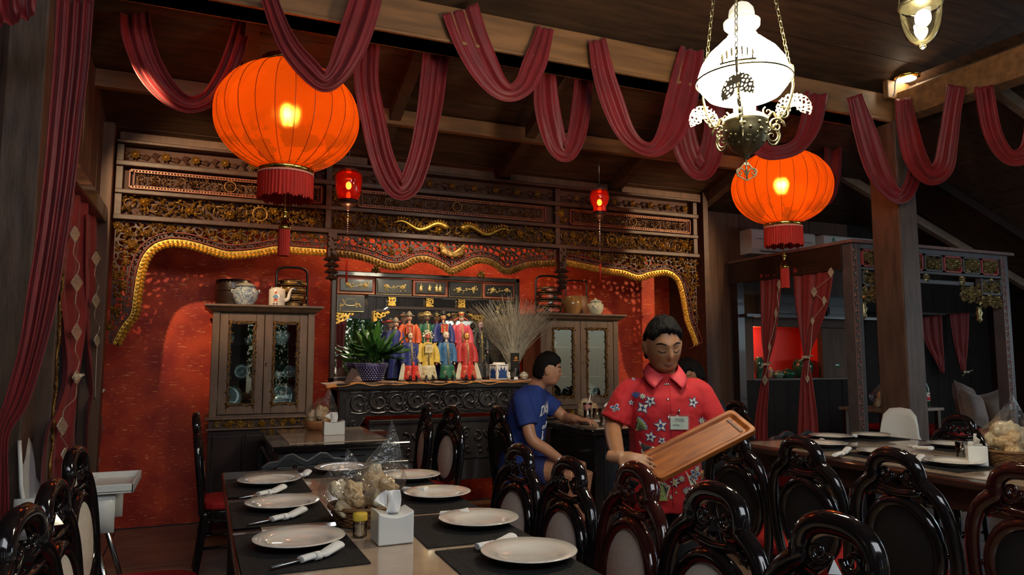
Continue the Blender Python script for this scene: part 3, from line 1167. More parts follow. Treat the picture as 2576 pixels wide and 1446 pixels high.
def bowl(x, y, z, r, h, mat, label, group=None, lid=False, name='bowl', cat='bowl'):
    t = thing(name, label, cat, (x, y, z), 0, group)
    MB().lathe([(r * .45, 0), (r * .5, h * .08), (r * .85, h * .5), (r, h), (r * .93, h), (r * .78, h * .5), (0, h * .12)], n=20).build('body', mat, t)
    if lid:
        MB().lathe([(r * 1.02, h), (r * .85, h * 1.25), (r * .4, h * 1.5), (r * .12, h * 1.55), (r * .16, h * 1.7), (0, h * 1.78)], n=20).build('lid', mat, t)
    return t


def plate_up(x, y, z, r, mat, label, rim=None):
    t = thing('display_plate', label, 'plate', (x, y, z))
    T = Matrix.Translation((0, .02, r * .98)) @ Matrix.Rotation(math.radians(80), 4, 'X')
    MB(T).lathe([(r * .6, 0), (r, .018), (r * .97, .022), (r * .6, .008), (0, .006)], n=28).build('dish', mat, t)
    if rim:
        MB(T).tube([(r * math.cos(a), r * math.sin(a), .02) for a in np.linspace(0, 2 * PI, 29)[:-1]], .005, 6, closed=True).build('gilt_rim', rim, t)
    MB().box(-r * .4, r * .4, -.012, .03, 0, .010).box(-.01, .01, .028, .04, .0, r).build('stand', DKW, t)
    return t


GP = blue_white('scroll_pattern_plate', 30, base=(.22, .30, .31), ink=(.02, .03, .05), w0=.5, w1=.56)
plate_up(.17, 6.30, .93, .115, GP, 'large round plate with gilt rim behind the left door of the left cabinet', DGOLD)
plate_up(.60, 6.28, .93, .115, GP, 'large round plate with gilt rim behind the right door of the left cabinet', DGOLD)
bowl(.13, 6.26, 1.187, .05, .07, BW, 'blue and white cup left on the middle shelf of the left cabinet', name='cup', cat='cup')
plate_up(.28, 6.36, 1.187, .060, BWD, 'small grey saucer standing on the middle shelf of the left cabinet')
bowl(.56, 6.26, 1.187, .045, .06, BW, 'blue and white cup behind the right door on the middle shelf', name='cup', cat='cup')
plate_up(.66, 6.34, 1.187, .055, BWD, 'small saucer beside the cup behind the right door, left cabinet')
bowl(.57, 6.30, 1.467, .085, .085, BW, 'lidded blue and white tureen on the top shelf of the left cabinet', lid=True, name='tureen', cat='tureen')
bowl(.48, 6.22, 1.467, .03, .04, BW, 'tiny blue and white cup in front of the tureen', name='cup', cat='cup')
bowl(.16, 6.28, 1.467, .055, .06, BWD, 'dim lidded bowl top left in the left cabinet', lid=True)
bowl(.32, 6.28, 1.467, .035, .055, BWD, 'dim small cup right of the lidded bowl, top shelf of the left cabinet', name='cup', cat='cup')
bowl(3.12, 6.28, 1.467, .04, .05, BW, 'small white bowl on the top shelf of the right cabinet')
bowl(3.12, 6.28, 1.187, .045, .05, BW, 'small white bowl on the middle shelf, left door of the right cabinet')
bowl(3.42, 6.28, 1.187, .045, .05, BW, 'small pale bowl on the middle shelf, right door of the right cabinet')
bowl(2.99, 6.22, .93, .045, .09, CEL, 'small celadon lidded jar at the bottom left of the right cabinet', lid=True, name='jar', cat='jar')
bowl(3.48, 6.28, .932, .12, .12, BWD, 'large lidded tureen at the bottom right of the right cabinet', lid=True, name='tureen', cat='tureen')

# ---- things standing on the cabinets
ZT = 1.781


def jar(x, y, z, r, h, mat, label, lidded=True, name='jar', lidmat=None, knob=True):
    t = thing(name, label, 'jar', (x, y, z))
    MB().lathe([(r * .62, 0), (r * .66, h * .05), (r * .92, h * .35), (r, h * .6), (r * .92, h * .82), (r * .74, h * .93), (r * .76, h)] + ([(r * .70, h)] if lidded else [(r * .66, h), (r * .62, h * .9)]), n=32).build('body', mat, t)
    for s in (-1, 1):
        MB().tube(smooth_pts([(s * r * .92, 0, h * .78), (s * r * 1.08, 0, h * .82), (s * r * 1.05, 0, h * .70), (s * r * .97, 0, h * .66)], 4), r * .06, 6).build('ear', mat, t)
    if lidded:
        MB().lathe([(r * .86, h), (r * .84, h * 1.03), (r * .5, h * 1.16), (r * .12, h * 1.22), (r * .16, h * 1.28), (0, h * 1.33)], n=28).build('lid', lidmat or mat, t)
    return t


jp = blue_white('faded_blue_brushed_jar', 11, base=(.42, .46, .46), ink=(.10, .16, .28), w0=.40, w1=.58)
jar(.28, 6.16, ZT, .098, .155, jp, 'blue and white lidded jar with scrolling brushwork on the left cabinet', lidmat=M('greyish_lid_glaze', (.38, .36, .30), .3, coat=.3, var=.4, scale=20))
MB_ = MB().lathe([(.135, 0), (.14, .02), (.14, .20), (.135, .225), (.12, .23), (.0, .235)], n=28)
bb = thing('round_box', 'dark brown round wooden box behind the blue and white jar', 'box', (.195, 6.42, ZT))
MB_.build('body', DKW, bb)
MB().lathe([(.143, .13), (.146, .14), (.143, .15)], n=28).build('band', DKW, bb)


def teapot():
    t = thing('teapot', 'tall white cylindrical teapot painted with a small figure, on the left cabinet', 'teapot', (.525, 6.17, ZT), -.25)
    r, h = .065, .145
    MB().lathe([(r * .96, 0), (r, .006), (r * 1.0, h * .93), (r * .92, h), (r * .60, h * 1.0), (0, h)], n=32).build('body', PORC, t)
    MB().lathe([(r * .62, h), (r * .60, h + .006), (r * .35, h + .014), (.0, h + .015)], n=24).build('lid', PORC, t)
    MB().tube(smooth_pts([(r * .9, 0, h * .35), (r * 1.35, 0, h * .45), (r * 1.5, 0, h * .75), (r * 1.75, 0, h * 1.0), (r * 2.05, 0, h * 1.04)], 5), [.018 - .0006 * i for i in range(21)], 10).build('spout', PORC, t)
    for s in (-1, 1):
        MB().tube([(s * .035 - .005, -s * .03, h - .01), (s * .045 - .005, -s * .03, h + .018)], .005, 6).build('lug', PORC, t)
    # painted figure: hat, face, robe, legs and the column of writing
    q = MB(Matrix.Translation((0, -r - .0006, 0)))
    q.ext([(-.012, .105), (.012, .105), (0, .125)], -.0003, .0003, 0)
    q.ext([(-.006, .095), (.006, .095), (.006, .105), (-.006, .105)], -.0003, .0003, 1)
    q.ext([(-.024, .075), (-.010, .092), (.010, .092), (.022, .078), (.010, .062), (-.012, .060)], -.0003, .0003, 2)
    q.ext([(-.016, .045), (.010, .045), (.018, .060), (-.010, .062)], -.0003, .0003, 0)
    q.ext([(-.018, .034), (-.006, .034), (-.006, .046)], -.0003, .0003, 0)
    q.ext([(.008, .034), (.020, .034), (.010, .046)], -.0003, .0003, 0)
    q.ext([(-.02, .012), (-.006, .012), (-.006, .024), (-.02, .024)], -.0003, .0003, 3)
    q.ext([(.004, .012), (.016, .012), (.016, .024), (.004, .024)], -.0003, .0003, 3)
    q.build('painted_figure', [M('painted_red', (.55, .07, .03), .3), M('painted_skin', (.6, .4, .25), .3), M('painted_blue', (.16, .30, .48), .3), M('painted_black', (.05, .05, .06), .3)], t)
    q = MB()
    for i in range(3):
        for j in range(8):
            a = -PI / 2 + .55 + i * .13
            q.T = Matrix.Translation(((r + .0006) * math.cos(a), (r + .0006) * math.sin(a), .03 + j * .0085)) @ Matrix.Rotation(a + PI / 2, 4, 'Z')
            q.ext([(-.0025, 0), (.0025, 0), (.0025, .001), (-.0025, .001)], -.0002, .0002)
            q.ext([(-.0006, -.002), (.0006, -.002), (.0006, .004), (-.0006, .004)], -.0002, .0002)
    q.build('painted_writing', MATS['painted_black'], t)
    return t


teapot()


def lunch_basket(x, y, z, r, label, red=False, tiers=3, h=.075):
    t = thing('tiered_basket', label, 'basket', (x, y, z))
    blk = M('black_basket_lacquer', (.016, .011, .009), .25, coat=.4)
    acc = M('red_basket_panel', (.50, .07, .03), .35, coat=.3) if red else DGOLD
    H = tiers * h
    for k in range(tiers + 1):
        z0 = k * h
        top = k == tiers
        hh = h * .8 if top else h * .92
        body = MB().lathe([(r * .97, z0), (r, z0 + .006), (r, z0 + hh - .006), (r * .97, z0 + hh)] + ([(r * .5, z0 + hh + .012), (0, z0 + hh + .014)] if top else [(0, z0 + hh)]), n=32)
        tier = body.build('lid' if top else 'tier', blk, t)
        g = MB()
        for zz in (z0 + .008, z0 + hh - .008):
            g.tube([(r * 1.005 * math.cos(a), r * 1.005 * math.sin(a), zz) for a in np.linspace(0, 2 * PI, 33)[:-1]], .0035, 5, closed=True)
        g.build('gilt_band', DGOLD, tier)
        for j in range(5):
            a0 = 2 * PI * j / 5 - PI / 2 - .5 + k * .35
            w_ = .50

            def fn(u, v, a0=a0, w_=w_, z0=z0, hh=hh):
                a = a0 + w_ * 2 * u
                e = min(1, 6 * min(u, 1 - u) + .15)
                zc = z0 + hh / 2
                return ((r + .004) * math.cos(a), (r + .004) * math.sin(a), zc + (v - .5) * (hh - .034) * e)
            q = MB().grid(fn, 10, 1)
            if not red:
                for i in range(1, 10):
                    a = a0 + w_ * .2 * i
                    q.box(0, 0, 0, 0, 0, 0) if False else q.tube([((r + .007) * math.cos(a), (r + .007) * math.sin(a), z0 + hh * .32), ((r + .007) * math.cos(a), (r + .007) * math.sin(a), z0 + hh * .68)], .0025, 4)
            q.build('oval_panel', acc, tier, recalc=False)
    top = H + h + .10
    hd = smooth_pts([(-r - .012, 0, .0), (-r - .012, 0, H + h * .8), (-r - .005, 0, top - .03), (-r * .7, 0, top), (0, 0, top + .006), (r * .7, 0, top), (r + .005, 0, top - .03), (r + .012, 0, H + h * .8), (r + .012, 0, 0)], 5)
    MB().tube(hd, .009, 6, flat=1.4).build('handle', blk, t)
    return t


lunch_basket(.66, 6.36, ZT, .115, 'black and gold tiered lunch basket with arched handle behind the white teapot', False, 3, .062)
lunch_basket(3.03, 6.20, ZT, .125, 'red and black tiered lunch basket with arched handle on the right cabinet', True, 3, .066)
jar(3.285, 6.20, ZT, .098, .175, M('ochre_glazed_stoneware', (.30, .16, .05), .25, coat=.4, var=.4, scale=5), 'ochre glazed stoneware jar beside the red tiered basket', lidded=False)
jar(3.53, 6.17, ZT, .080, .128, blue_white('green_scroll_jar', 15, base=(.55, .55, .42), ink=(.08, .17, .20), w0=.44, w1=.55), 'small cream lidded jar with dark scrolls, rightmost on the right cabinet')
bt = thing('wooden_pail', 'brown wooden pail with tall arched handle behind the ochre jar', 'pail', (3.47, 6.46, ZT))
MB().lathe([(.11, 0), (.125, .02), (.13, .20), (.122, .205), (.0, .21)], n=24).build('body', M('brown_pail_wood', (.17, .075, .035), .5, var=.4, scale=9), bt)
MB().tube(smooth_pts([(-.12, 0, .02), (-.12, 0, .34), (-.09, 0, .365), (0, 0, .37), (.09, 0, .365), (.12, 0, .34), (.12, 0, .02)], 5), .009, 6).build('handle', DKW, bt)

# ---- altar table
A0, A1, AY0, AY1, AZ = .99, 2.80, 5.84, 6.30, 1.155
alt = thing('altar_table', 'long black carved altar table with scroll apron carrying the puppets', 'altar', ((A0 + A1) / 2, 6.07, 0))
T = Matrix.Translation((-(A0 + A1) / 2, -6.07, 0))
MB(T).box(A0 - .02, A1 + .02, AY0 - .02, AY1, AZ - .055, AZ).build('tabletop', ALTW, alt, bevel=.012)
for a in (A0, A1 - .06):
    for b in (AY0, AY1 - .06):
        MB(T).box(a, a + .06, b, b + .06, 0, AZ - .055).build('leg', ALTW, alt, bevel=.006)
mb = MB(T)
mb.box(A0 + .06, A1 - .06, AY0 + .025, AY0 + .04, .89, 1.10)
x = A0 + .17
k = 0
while x < A1 - .15:
    s = 1 if k % 2 else -1
    mb.spiral(x, AY0 + .02, 1.005, .070, 1.25, PI / 2 * s + .4, s, .014, n=22, nn=7)
    mb.spiral(x + .07, AY0 + .02, .955, .032, 1.1, -PI / 2 * s, -s, .009, nn=6)
    mb.spiral(x + .07, AY0 + .02, 1.055, .028, 1.0, PI / 2 * s, s, .008, nn=6)
    mb.tube(smooth_pts([(x - .08, AY0 + .022, 1.075), (x, AY0 + .016, 1.085), (x + .08, AY0 + .022, 1.072)], 4), .008, 6)
    mb.tube(smooth_pts([(x - .08, AY0 + .022, .925), (x, AY0 + .016, .912), (x + .08, AY0 + .022, .925)], 4), .008, 6)
    x += .158
    k += 1
mb.build('scroll_apron', M('carved_black_wood', (.022, .018, .018), .22, coat=.4, spec=.7), alt)
for a, s in ((A0 + .06, 1), (A1 - .06, -1)):
    mb = MB(T)
    mb.ext([(a, .89), (a + s * .16, .89), (a + s * .10, .80), (a + s * .05, .66), (a, .60)], AY0 + .02, AY0 + .045)
    mb.tube(smooth_pts([(a + s * .15, AY0 + .015, .88), (a + s * .10, AY0 + .01, .80), (a + s * .05, AY0 + .01, .68), (a + s * .02, AY0 + .01, .61)], 5), .009, 6)
    mb.spiral(a + s * .06, AY0 + .016, .82, .035, 1.1, 1, s, .008)
    mb.build('corner_bracket', ALTW, alt)
lt = thing('side_table', 'black carved table with relief frieze standing under the altar', 'table', (1.85, 5.98, 0))
MB().box(-.62, .62, -.16, .16, .82, .86).build('tabletop', ALTW, lt, bevel=.008)
mb = MB().box(-.60, .60, -.15, -.13, .34, .82)
for i in range(11):
    mb.spiral(-.52 + i * .104, -.155, .70 + .03 * (i % 2), .042, 1.2, i, 1 if i % 2 else -1, .009, nn=6)
    mb.spiral(-.50 + i * .104, -.155, .60, .030, 1.0, -i, -1 if i % 2 else 1, .007, nn=5)
mb.tube([(-.56, -.152, .52), (.56, -.152, .52)], .006, 6)
mb.build('relief_panel', MATS['carved_black_wood'], lt)
for s in (-1, 1):
    for q in (-1, 1):
        MB().box(s * .60 - .025, s * .60 + .025, q * .14 - .02, q * .14 + .02, 0, .82).build('leg', ALTW, lt)
# cloth runner on the altar
def cl(u, v):
    x = A0 - .10 + u * (A1 - A0 + .12)
    y = AY0 - .028 + v * .36
    z = AZ + .006
    if v == 0:
        z = AZ - .012 - .010 * math.sin(u * 37) * math.sin(u * 11)
    if u < .07:
        z += -.0 + .055 * (1 - u / .07) * (.3 + .7 * v) * .4 - .03 * (1 - u / .07)
    return (x, y, z + .004 * math.sin(u * 60 + v * 4))
run = MB().grid(cl, 90, 6).build('altar_runner', M('ochre_velvet_runner', (.42, .16, .025), .8, var=.35, scale=14, sheen=.4), solid=.006)
tag(run, 'ochre velvet cloth runner lying rumpled along the altar top', 'cloth')

# ---- mirror cabinet standing behind, on the altar
MX0, MX1, MY, MZ0, MZ1 = .955, 2.69, 6.12, 1.20, 2.10
mc = thing('mirror_cabinet', 'black lacquer mirror stand with gilt picture panels standing on the altar', 'mirror', ((MX0 + MX1) / 2, MY, 0))
T = Matrix.Translation((-(MX0 + MX1) / 2, -MY, 0))
YF = MY
MB(T).box(MX0, MX0 + .045, YF, YF + .06, MZ0 - .045, MZ1).box(MX1 - .045, MX1, YF, YF + .06, MZ0 - .045, MZ1) \
    .box(MX0, MX1, YF, YF + .06, MZ1 - .045, MZ1).box(MX0, MX1, YF, YF + .06, MZ0 - .045, MZ0).build('frame', DKW, mc, bevel=.008)
MB(T).tube([(MX0 + .05, YF - .004, MZ1 - .05), (MX1 - .05, YF - .004, MZ1 - .05)], .004, 5).build('red_bead', REDTR, mc)
MIRR = M('mirror_silver', (.82, .84, .86), .015, metal=1)
MB(T).box(MX0 + .04, MX1 - .04, YF + .035, YF + .045, MZ0, 1.90).build('mirror', MIRR, mc)
wdt = (MX1 - MX0 - .09) / 5
BLKP = M('black_panel_lacquer', (.014, .011, .009), .3, coat=.3)


def gilt_scene(mb, cx, cz, w_, h_, kind, seed, m=0):
    R = random.Random(seed)
    y = YF - .012
    if kind == 'people':
        for dx, sc_ in ((-.35, 1), (-.05, .8), (.2, .95), (.32, .95)):
            x = cx + dx * w_
            hh = h_ * .36 * sc_
            mb.sph((x, y, cz + hh * .75), (h_ * .075,) * 3, 8, 5, m)
            mb.lathe([(h_ * .16, -hh), (h_ * .15, -hh * .3), (h_ * .10, hh * .3), (h_ * .05, hh * .6)], (x, y, cz), 9, m, sy=.4)
            mb.leaf(x, y - .003, cz + hh * .2, R.choice((0, PI)) + .2, h_ * .24, h_ * .12, .006, m)
    else:
        for s in (-1, 1):
            x, z = cx + s * w_ * .27, cz + R.uniform(-.05, .08) * h_
            mb.flower(x, y, z, h_ * .24, .007, 8, m)
            for k in range(7):
                mb.leaf(x + R.uniform(-.13, .13) * w_, y, z + R.uniform(-.3, .2) * h_, R.uniform(0, 6.3), h_ * .22, h_ * .12, .005, m)
        mb.tube(smooth_pts([(cx - w_ * .36, y, cz + .1 * h_), (cx - w_ * .1, y, cz - .12 * h_), (cx + .12 * w_, y, cz + .05 * h_), (cx + w_ * .36, y, cz - .05 * h_)], 5), .0022, 4, m=m)
        for k in range(8):
            mb.leaf(cx + R.uniform(-.12, .12) * w_, y, cz + R.uniform(-.3, .12) * h_, R.uniform(0, 6.3), h_ * .16, h_ * .1, .005, m)


YEL = M('bright_gilt_relief', (.72, .55, .22), .4, metal=.5, var=.4, scale=60)
for k in range(5):
    a = MX0 + .045 + k * wdt
    redp = k in (0, 2, 4)
    p = MB(T).box(a + .004, a + wdt - .004, YF + .005, YF + .05, 1.905, 2.052).build('picture_panel', REDTR if redp else BLKP, mc, bevel=.004)
    i = .022 if redp else .012
    MB(T).box(a + .004 + i, a + wdt - .004 - i, YF - .006, YF + .01, 1.905 + i, 2.052 - i).build('black_field', BLKP, p, bevel=.003)
    g = MB(T)
    g.tube([(a + .01, YF + .002, 1.911), (a + wdt - .01, YF + .002, 1.911), (a + wdt - .01, YF + .002, 2.046), (a + .01, YF + .002, 2.046)], .0018, 4, closed=True)
    gilt_scene(g, a + wdt / 2, 1.978, wdt * .8, .10, 'people' if k == 2 else 'flowers', 40 + k)
    g.build('gilt_relief', YEL, p)
for k, a in enumerate((MX0 + .045, MX1 - .045 - wdt * .72)):
    p = MB(T).box(a, a + wdt * .72, YF + .0, YF + .034, 1.745, 1.895).build('picture_panel', BLKP, mc, bevel=.004)
    g = MB(T)
    b = a + wdt * .72
    g.tube([(a + .008, YF - .002, 1.753), (b - .008, YF - .002, 1.753), (b - .008, YF - .002, 1.887), (a + .008, YF - .002, 1.887)], .0018, 4, closed=True)
    cx, cz = (a + b) / 2, 1.825
    g.tube(smooth_pts([(cx - .05, YF - .004, cz), (cx - .03, YF - .004, cz + .03), (cx + .03, YF - .004, cz + .03), (cx + .05, YF - .004, cz), (cx + .03, YF - .004, cz - .02), (cx - .03, YF - .004, cz - .02)], 4, True), .0022, 4, closed=True)
    for s in (-1, 1):
        for q in range(7):
            g.leaf(cx + s * .07 + rnd(-.02, .02), YF - .003, cz + rnd(-.045, .03), rnd(0, 6.3), .026, .014, .005)
    g.build('gilt_relief', YEL, p)
# rail below the clear strip, with drop corners
zr_ = 1.795
g = MB(T)
pts = [(MX0 + .38, YF, zr_ - .03), (MX0 + .46, YF, zr_ - .03), (MX0 + .50, YF, zr_), (MX1 - .50, YF, zr_), (MX1 - .46, YF, zr_ - .03), (MX1 - .34, YF, zr_ - .03)]
for p_, q_ in zip(pts[:-1], pts[1:]):
    g.bar(p_, q_, .03, .022)
g.bar((MX0 + .31, YF, 1.895), (MX1 - .31, YF, 1.895), .03, .014)
g.build('rail', DKW, mc)
for k in range(3):
    cx = MX0 + .52 + k * .30 + (.04 if k > 0 else 0)
    g = MB(T)
    g.field(lace(.022, .008, k), cx - .032, cx + .032, 1.815, 1.885, .004, YF - .008, YF + .008)
    g.box(cx - .034, cx + .034, YF - .006, YF + .006, 1.880, 1.888).box(cx - .034, cx + .034, YF - .006, YF + .006, 1.812, 1.820)
    g.build('pierced_block', GOLD, mc)
for k, (s, a) in enumerate(((1, MX0 + .36), (-1, MX1 - .36), (1, MX0 + .045), (-1, MX1 - .045))):
    zt = 1.765 if k < 2 else 1.74
    g = MB(T)
    F = lace(.03, .011, k + 5)
    g.field(lambda X, Z, a=a, s=s, zt=zt: np.where((zt - Z) < .10 * (1 - np.clip(s * (X - a) / .15, 0, 1)) ** .7, F(X, Z), -.01),
            min(a, a + s * .15), max(a, a + s * .15), zt - .10, zt, .005, YF - .006, YF + .006)
    g.build('corner_fret', GOLD, mc)
for x in (1.33, 2.30):
    tag(MB().lathe([(.0, .05), (.03, .03), (.045, 0)], (x, MY, MZ1 + .002), 10, sy=.3).flower(x, MY - .01, MZ1 + .025, .04, .01, 7).build('gilt_boss', DGOLD),
        'small gilt boss on top of the mirror stand, %s one' % ('left' if x < 2 else 'right'), 'ornament')

# ================================================================ TABLES, CHAIRS, HIGH CHAIRS
def chair(label, group, lac=None, prim=True):
    """round-backed lacquer chair; sitter looks along -y, back at +y, crest 0.99 m high"""
    L = lac or BLACKL
    t = thing('dining_chair', label, 'chair', (0, 0, 0), 0, group)
    seat = MB().extz([(.20 * math.copysign(abs(math.cos(a)) ** .6, math.cos(a)), -.01 + .205 * math.copysign(abs(math.sin(a)) ** .6, math.sin(a))) for a in np.linspace(0, 2 * PI, 25)[:-1]], .425, .475)
    seat.build('seat', REDSEAT, t, bevel=.015)
    MB().extz([(.205 * math.copysign(abs(math.cos(a)) ** .6, math.cos(a)), -.01 + .21 * math.copysign(abs(math.sin(a)) ** .6, math.sin(a))) for a in np.linspace(0, 2 * PI, 25)[:-1]], .375, .424).build('seat_frame', L, t, bevel=.008)
    by = lambda z: .185 + max(0, z - .44) * .10
    for s in (-1, 1):
        MB().tube(smooth_pts([(s * .165, -.17, .39), (s * .178, -.185, .30), (s * .16, -.18, .12), (s * .168, -.20, 0)], 4), [.026 - .001 * i for i in range(13)], 8).build('leg', L, t)
        MB().tube(smooth_pts([(s * .17, .165, .42), (s * .17, .18, .25), (s * .175, .215, 0)], 4), [.022, .022, .021, .021, .02, .02, .019, .019, .018], 8).build('leg', L, t)
    # outer frame of the back: rails, shoulders and domed crest
    half = [(.165, .40), (.185, .48), (.203, .58), (.207, .68), (.195, .78), (.165, .85), (.128, .885), (.100, .905), (.098, .935), (.080, .968), (.045, .988), (0, .993)]
    pts = [(x, by(z), z) for x, z in half] + [(-x, by(z), z) for x, z in half[-2::-1]]
    sp = smooth_pts(pts, 4)
    n = len(sp)
    MB().tube(sp, [.023 + .006 * math.sin(PI * i / (n - 1)) for i in range(n)], 8, flat=.85, up=(0, 1, 0)).build('back_frame', L, t)
    cz, ry_ = .655, .168
    MB().tube([(.148 * math.cos(a), by(cz + ry_ * math.sin(a)) - .004, cz + ry_ * math.sin(a)) for a in np.linspace(0, 2 * PI, 33)[:-1]], .025, 8, closed=True).build('oval_ring', L, t)
    q = MB()
    q.spiral(-.045, by(.92), .925, .026, 1.1, 0, -1, .010, nn=6)
    q.spiral(.045, by(.92), .925, .026, 1.1, PI, 1, .010, nn=6)
    q.leaf(0, by(.9) - .005, .870, PI / 2, .05, .04, .02)
    q.tube([(-.10, by(.86), .865), (-.05, by(.86), .855), (0, by(.86), .85), (.05, by(.86), .855), (.10, by(.86), .865)], .016, 6)
    for s in (-1, 1):
        q.tube([(s * .075, by(.9), .895), (s * .05, by(.9), .885), (s * .02, by(.9), .905)], [.014, .010, .006], 6)
        q.tube([(s * .14, by(.83), .83), (s * .115, by(.84), .845), (s * .09, by(.86), .86)], .012, 6)
        q.tube([(s * .195, by(.66), .66), (s * .155, by(.66), .66)], .010, 6)
    q.build('crest_carving', L, t, kind='stuff')
    pad = MB()
    pad.T = Matrix.Translation((0, by(cz) - .014, cz)) @ Matrix.Rotation(math.radians(-5.7), 4, 'X')
    pad.grid(lambda u, v: (.132 * v * math.cos(2 * PI * u), -.016 * (1 - v ** 2), .152 * v * math.sin(2 * PI * u)), 28, 5)
    pad.build('back_pad', CREAM, t)
    bk = MB()
    bk.T = Matrix.Translation((0, by(cz) + .008, cz)) @ Matrix.Rotation(math.radians(-5.7), 4, 'X')
    bk.grid(lambda u, v: (.142 * v * math.cos(2 * PI * u), .010 * (1 - v ** 2), .160 * v * math.sin(2 * PI * u)), 28, 4)
    bk.build('back_cover', BLKFAB, t)
    MB().tube([(-.17, -.17, .2), (-.17, .19, .2)], .010, 6).tube([(.17, -.17, .2), (.17, .19, .2)], .010, 6).tube([(-.17, 0, .2), (.17, 0, .2)], .010, 6).build('stretcher', L, t)
    return t


ch_black = chair('', None, BLACKL)
ch_maroon = chair('', None, BROWNL)
used = {}


def put_chair(crest_x, crest_y, face, label, group, maroon=False, scale=1., turn=0.):
    src = ch_maroon if maroon else ch_black
    o = src if src.name not in used else copy_tree(src)
    used[src.name] = 1
    rz = {'-x': -PI / 2, '+x': PI / 2, '-y': 0, '+y': PI}[face] + math.radians(turn)
    off = Vector((0, .24 * scale, 0))
    off.rotate(Euler((0, 0, rz)))
    o.location = (crest_x - off.x, crest_y - off.y, 0)
    o.rotation_euler = (0, 0, rz)
    o.scale = (scale,) * 3
    o['label'] = label
    if group:
        o['group'] = group
    return o


GA = 'cream-padded chairs along the right side of the plated table'
put_chair(1.31, 2.975, '-x', 'black round-backed chair with cream pad, farthest in the row right of the plated table', GA, turn=5, scale=.96)
put_chair(1.32, 2.52, '-x', 'black cream-padded chair second from the far end, right of the plated table', GA, turn=3, scale=.96)
put_chair(1.32, 2.05, '-x', 'maroon-black round-backed chair with cream pad, directly below the waiter\'s hand and tray', GA, maroon=True, turn=-3)
put_chair(1.31, 1.635, '-x', 'black round-backed chair with large cream pad just below the hem of the waiter\'s red shirt', GA, turn=2)
put_chair(1.30, 1.215, '-x', 'black round-backed chair nearest the camera, with only its arched crest in view', GA, turn=3)
GB = 'black-backed chairs along the left side of the right table'
put_chair(2.42, 2.90, '+x', 'black-backed chair partly hidden behind the waiter\'s wooden tray', GB)
put_chair(2.42, 2.445, '+x', 'black-backed chair in front of the white high chair, next right of the tray', GB)
put_chair(2.42, 1.98, '+x', 'black-backed chair with a large round back, second from the right edge', GB)
put_chair(2.46, 1.53, '+x', 'maroon chair with a large round black back cut by the right edge', GB, maroon=True)
GC = 'chairs along the left side of the plated table'
put_chair(-.45, 3.27, '+x', 'black chair seen edge-on, farthest of the left row, before the white high chair tray', GC, turn=-6)
put_chair(-.385, 2.42, '+x', 'black chair seen edge-on, middle of the left row', GC, turn=-4)
put_chair(-.38, 2.02, '+x', 'black chair with cream pad in the bottom left corner', GC, turn=-8)
put_chair(4.95, 3.50, '-x', 'black chair with cream pad facing the camera behind the right table, below the green bottle', 'chairs on the far side of the right table', scale=.94, turn=8)
put_chair(4.98, 2.75, '-x', 'black chair behind the wrapped crackers at the right edge', 'chairs on the far side of the right table', scale=.94, turn=4)
GD = 'chairs between the far marble table and the altar'
put_chair(1.60, 5.42, '-x', 'black chair with narrow cream pad, left one of the pair in front of the altar', GD, turn=-4)
put_chair(1.66, 5.00, '-x', 'black chair with oval cream pad, right one of the pair in front of the altar', GD, turn=8)
put_chair(1.96, 4.86, '+x', 'black chair the man in the blue shirt sits on', None)
put_chair(3.92, 4.62, '-x', 'black chair of the man in black behind the waiter', None)
put_chair(-.04, 5.06, '+x', 'black chair seen from the side in the shadow left of the far marble table', None)


def carved_chair(loc, rz, label):
    t = thing('carved_chair', label, 'chair', loc, rz)
    G = M('grey_black_lacquer', (.030, .032, .036), .3, coat=.3)
    MB().box(-.22, .22, -.2, .2, .40, .44).build('seat_frame', G, t, bevel=.008)
    MB().box(-.20, .20, -.18, .18, .441, .475).build('seat', REDSEAT, t, bevel=.012)
    for s in (-1, 1):
        MB().box(s * .20 - .02, s * .20 + .02, -.19, -.15, 0, .40).build('leg', G, t, bevel=.004)
        MB().box(s * .20 - .02, s * .20 + .02, .16, .20, 0, .70).build('leg', G, t, bevel=.004)
    top = [(-.235, .70), (-.235, .775), (-.20, .80), (-.15, .805), (-.11, .835), (-.07, .84), (-.03, .815), (0, .80), (.03, .815), (.07, .84), (.11, .835), (.15, .805), (.20, .80), (.235, .775), (.235, .70),
           (.205, .70), (.20, .755), (.16, .77), (.12, .80), (.08, .805), (.04, .78), (0, .765), (-.04, .78), (-.08, .805), (-.12, .80), (-.16, .77), (-.20, .755), (-.205, .70)]
    MB().ext(top, .175, .205).build('top_rail', G, t, bevel=.005)
    q = MB()
    q.box(-.20, .20, .185, .195, .52, .76)
    for i in range(6):
        q.spiral(-.15 + i * .06, .182, .72, .022, 1.1, i, 1 if i % 2 else -1, .006, nn=5)
    for a, b, c_, d in ((-.10, -.02, .60, .68), (.02, .10, .60, .68), (-.05, .05, .54, .58)):
        q.tube([(a, .182, c_), (b, .182, c_), (b, .182, d), (a, .182, d)], .004, 4, closed=True)
    for s in (-1, 1):
        for zz in (.765, .765):
            q.sph((s * .06 * 1, .175, zz), .012, 8, 5)
            q.sph((s * .16 * 1, .175, zz - .01), .012, 8, 5)
    q.build('splat', DKW, t)
    return t


carved_chair((.535, 4.33, 0), PI, 'carved black chair with wavy top rail at the near side of the far marble table')
carved_chair((3.98, 4.19, 0), PI - .2, 'grey-black carved chair top seen just right of the tray corner')
carved_chair((5.05, 2.10, 0), -PI / 2, 'grey-black carved chair top at the far right edge beside the cracker bag')

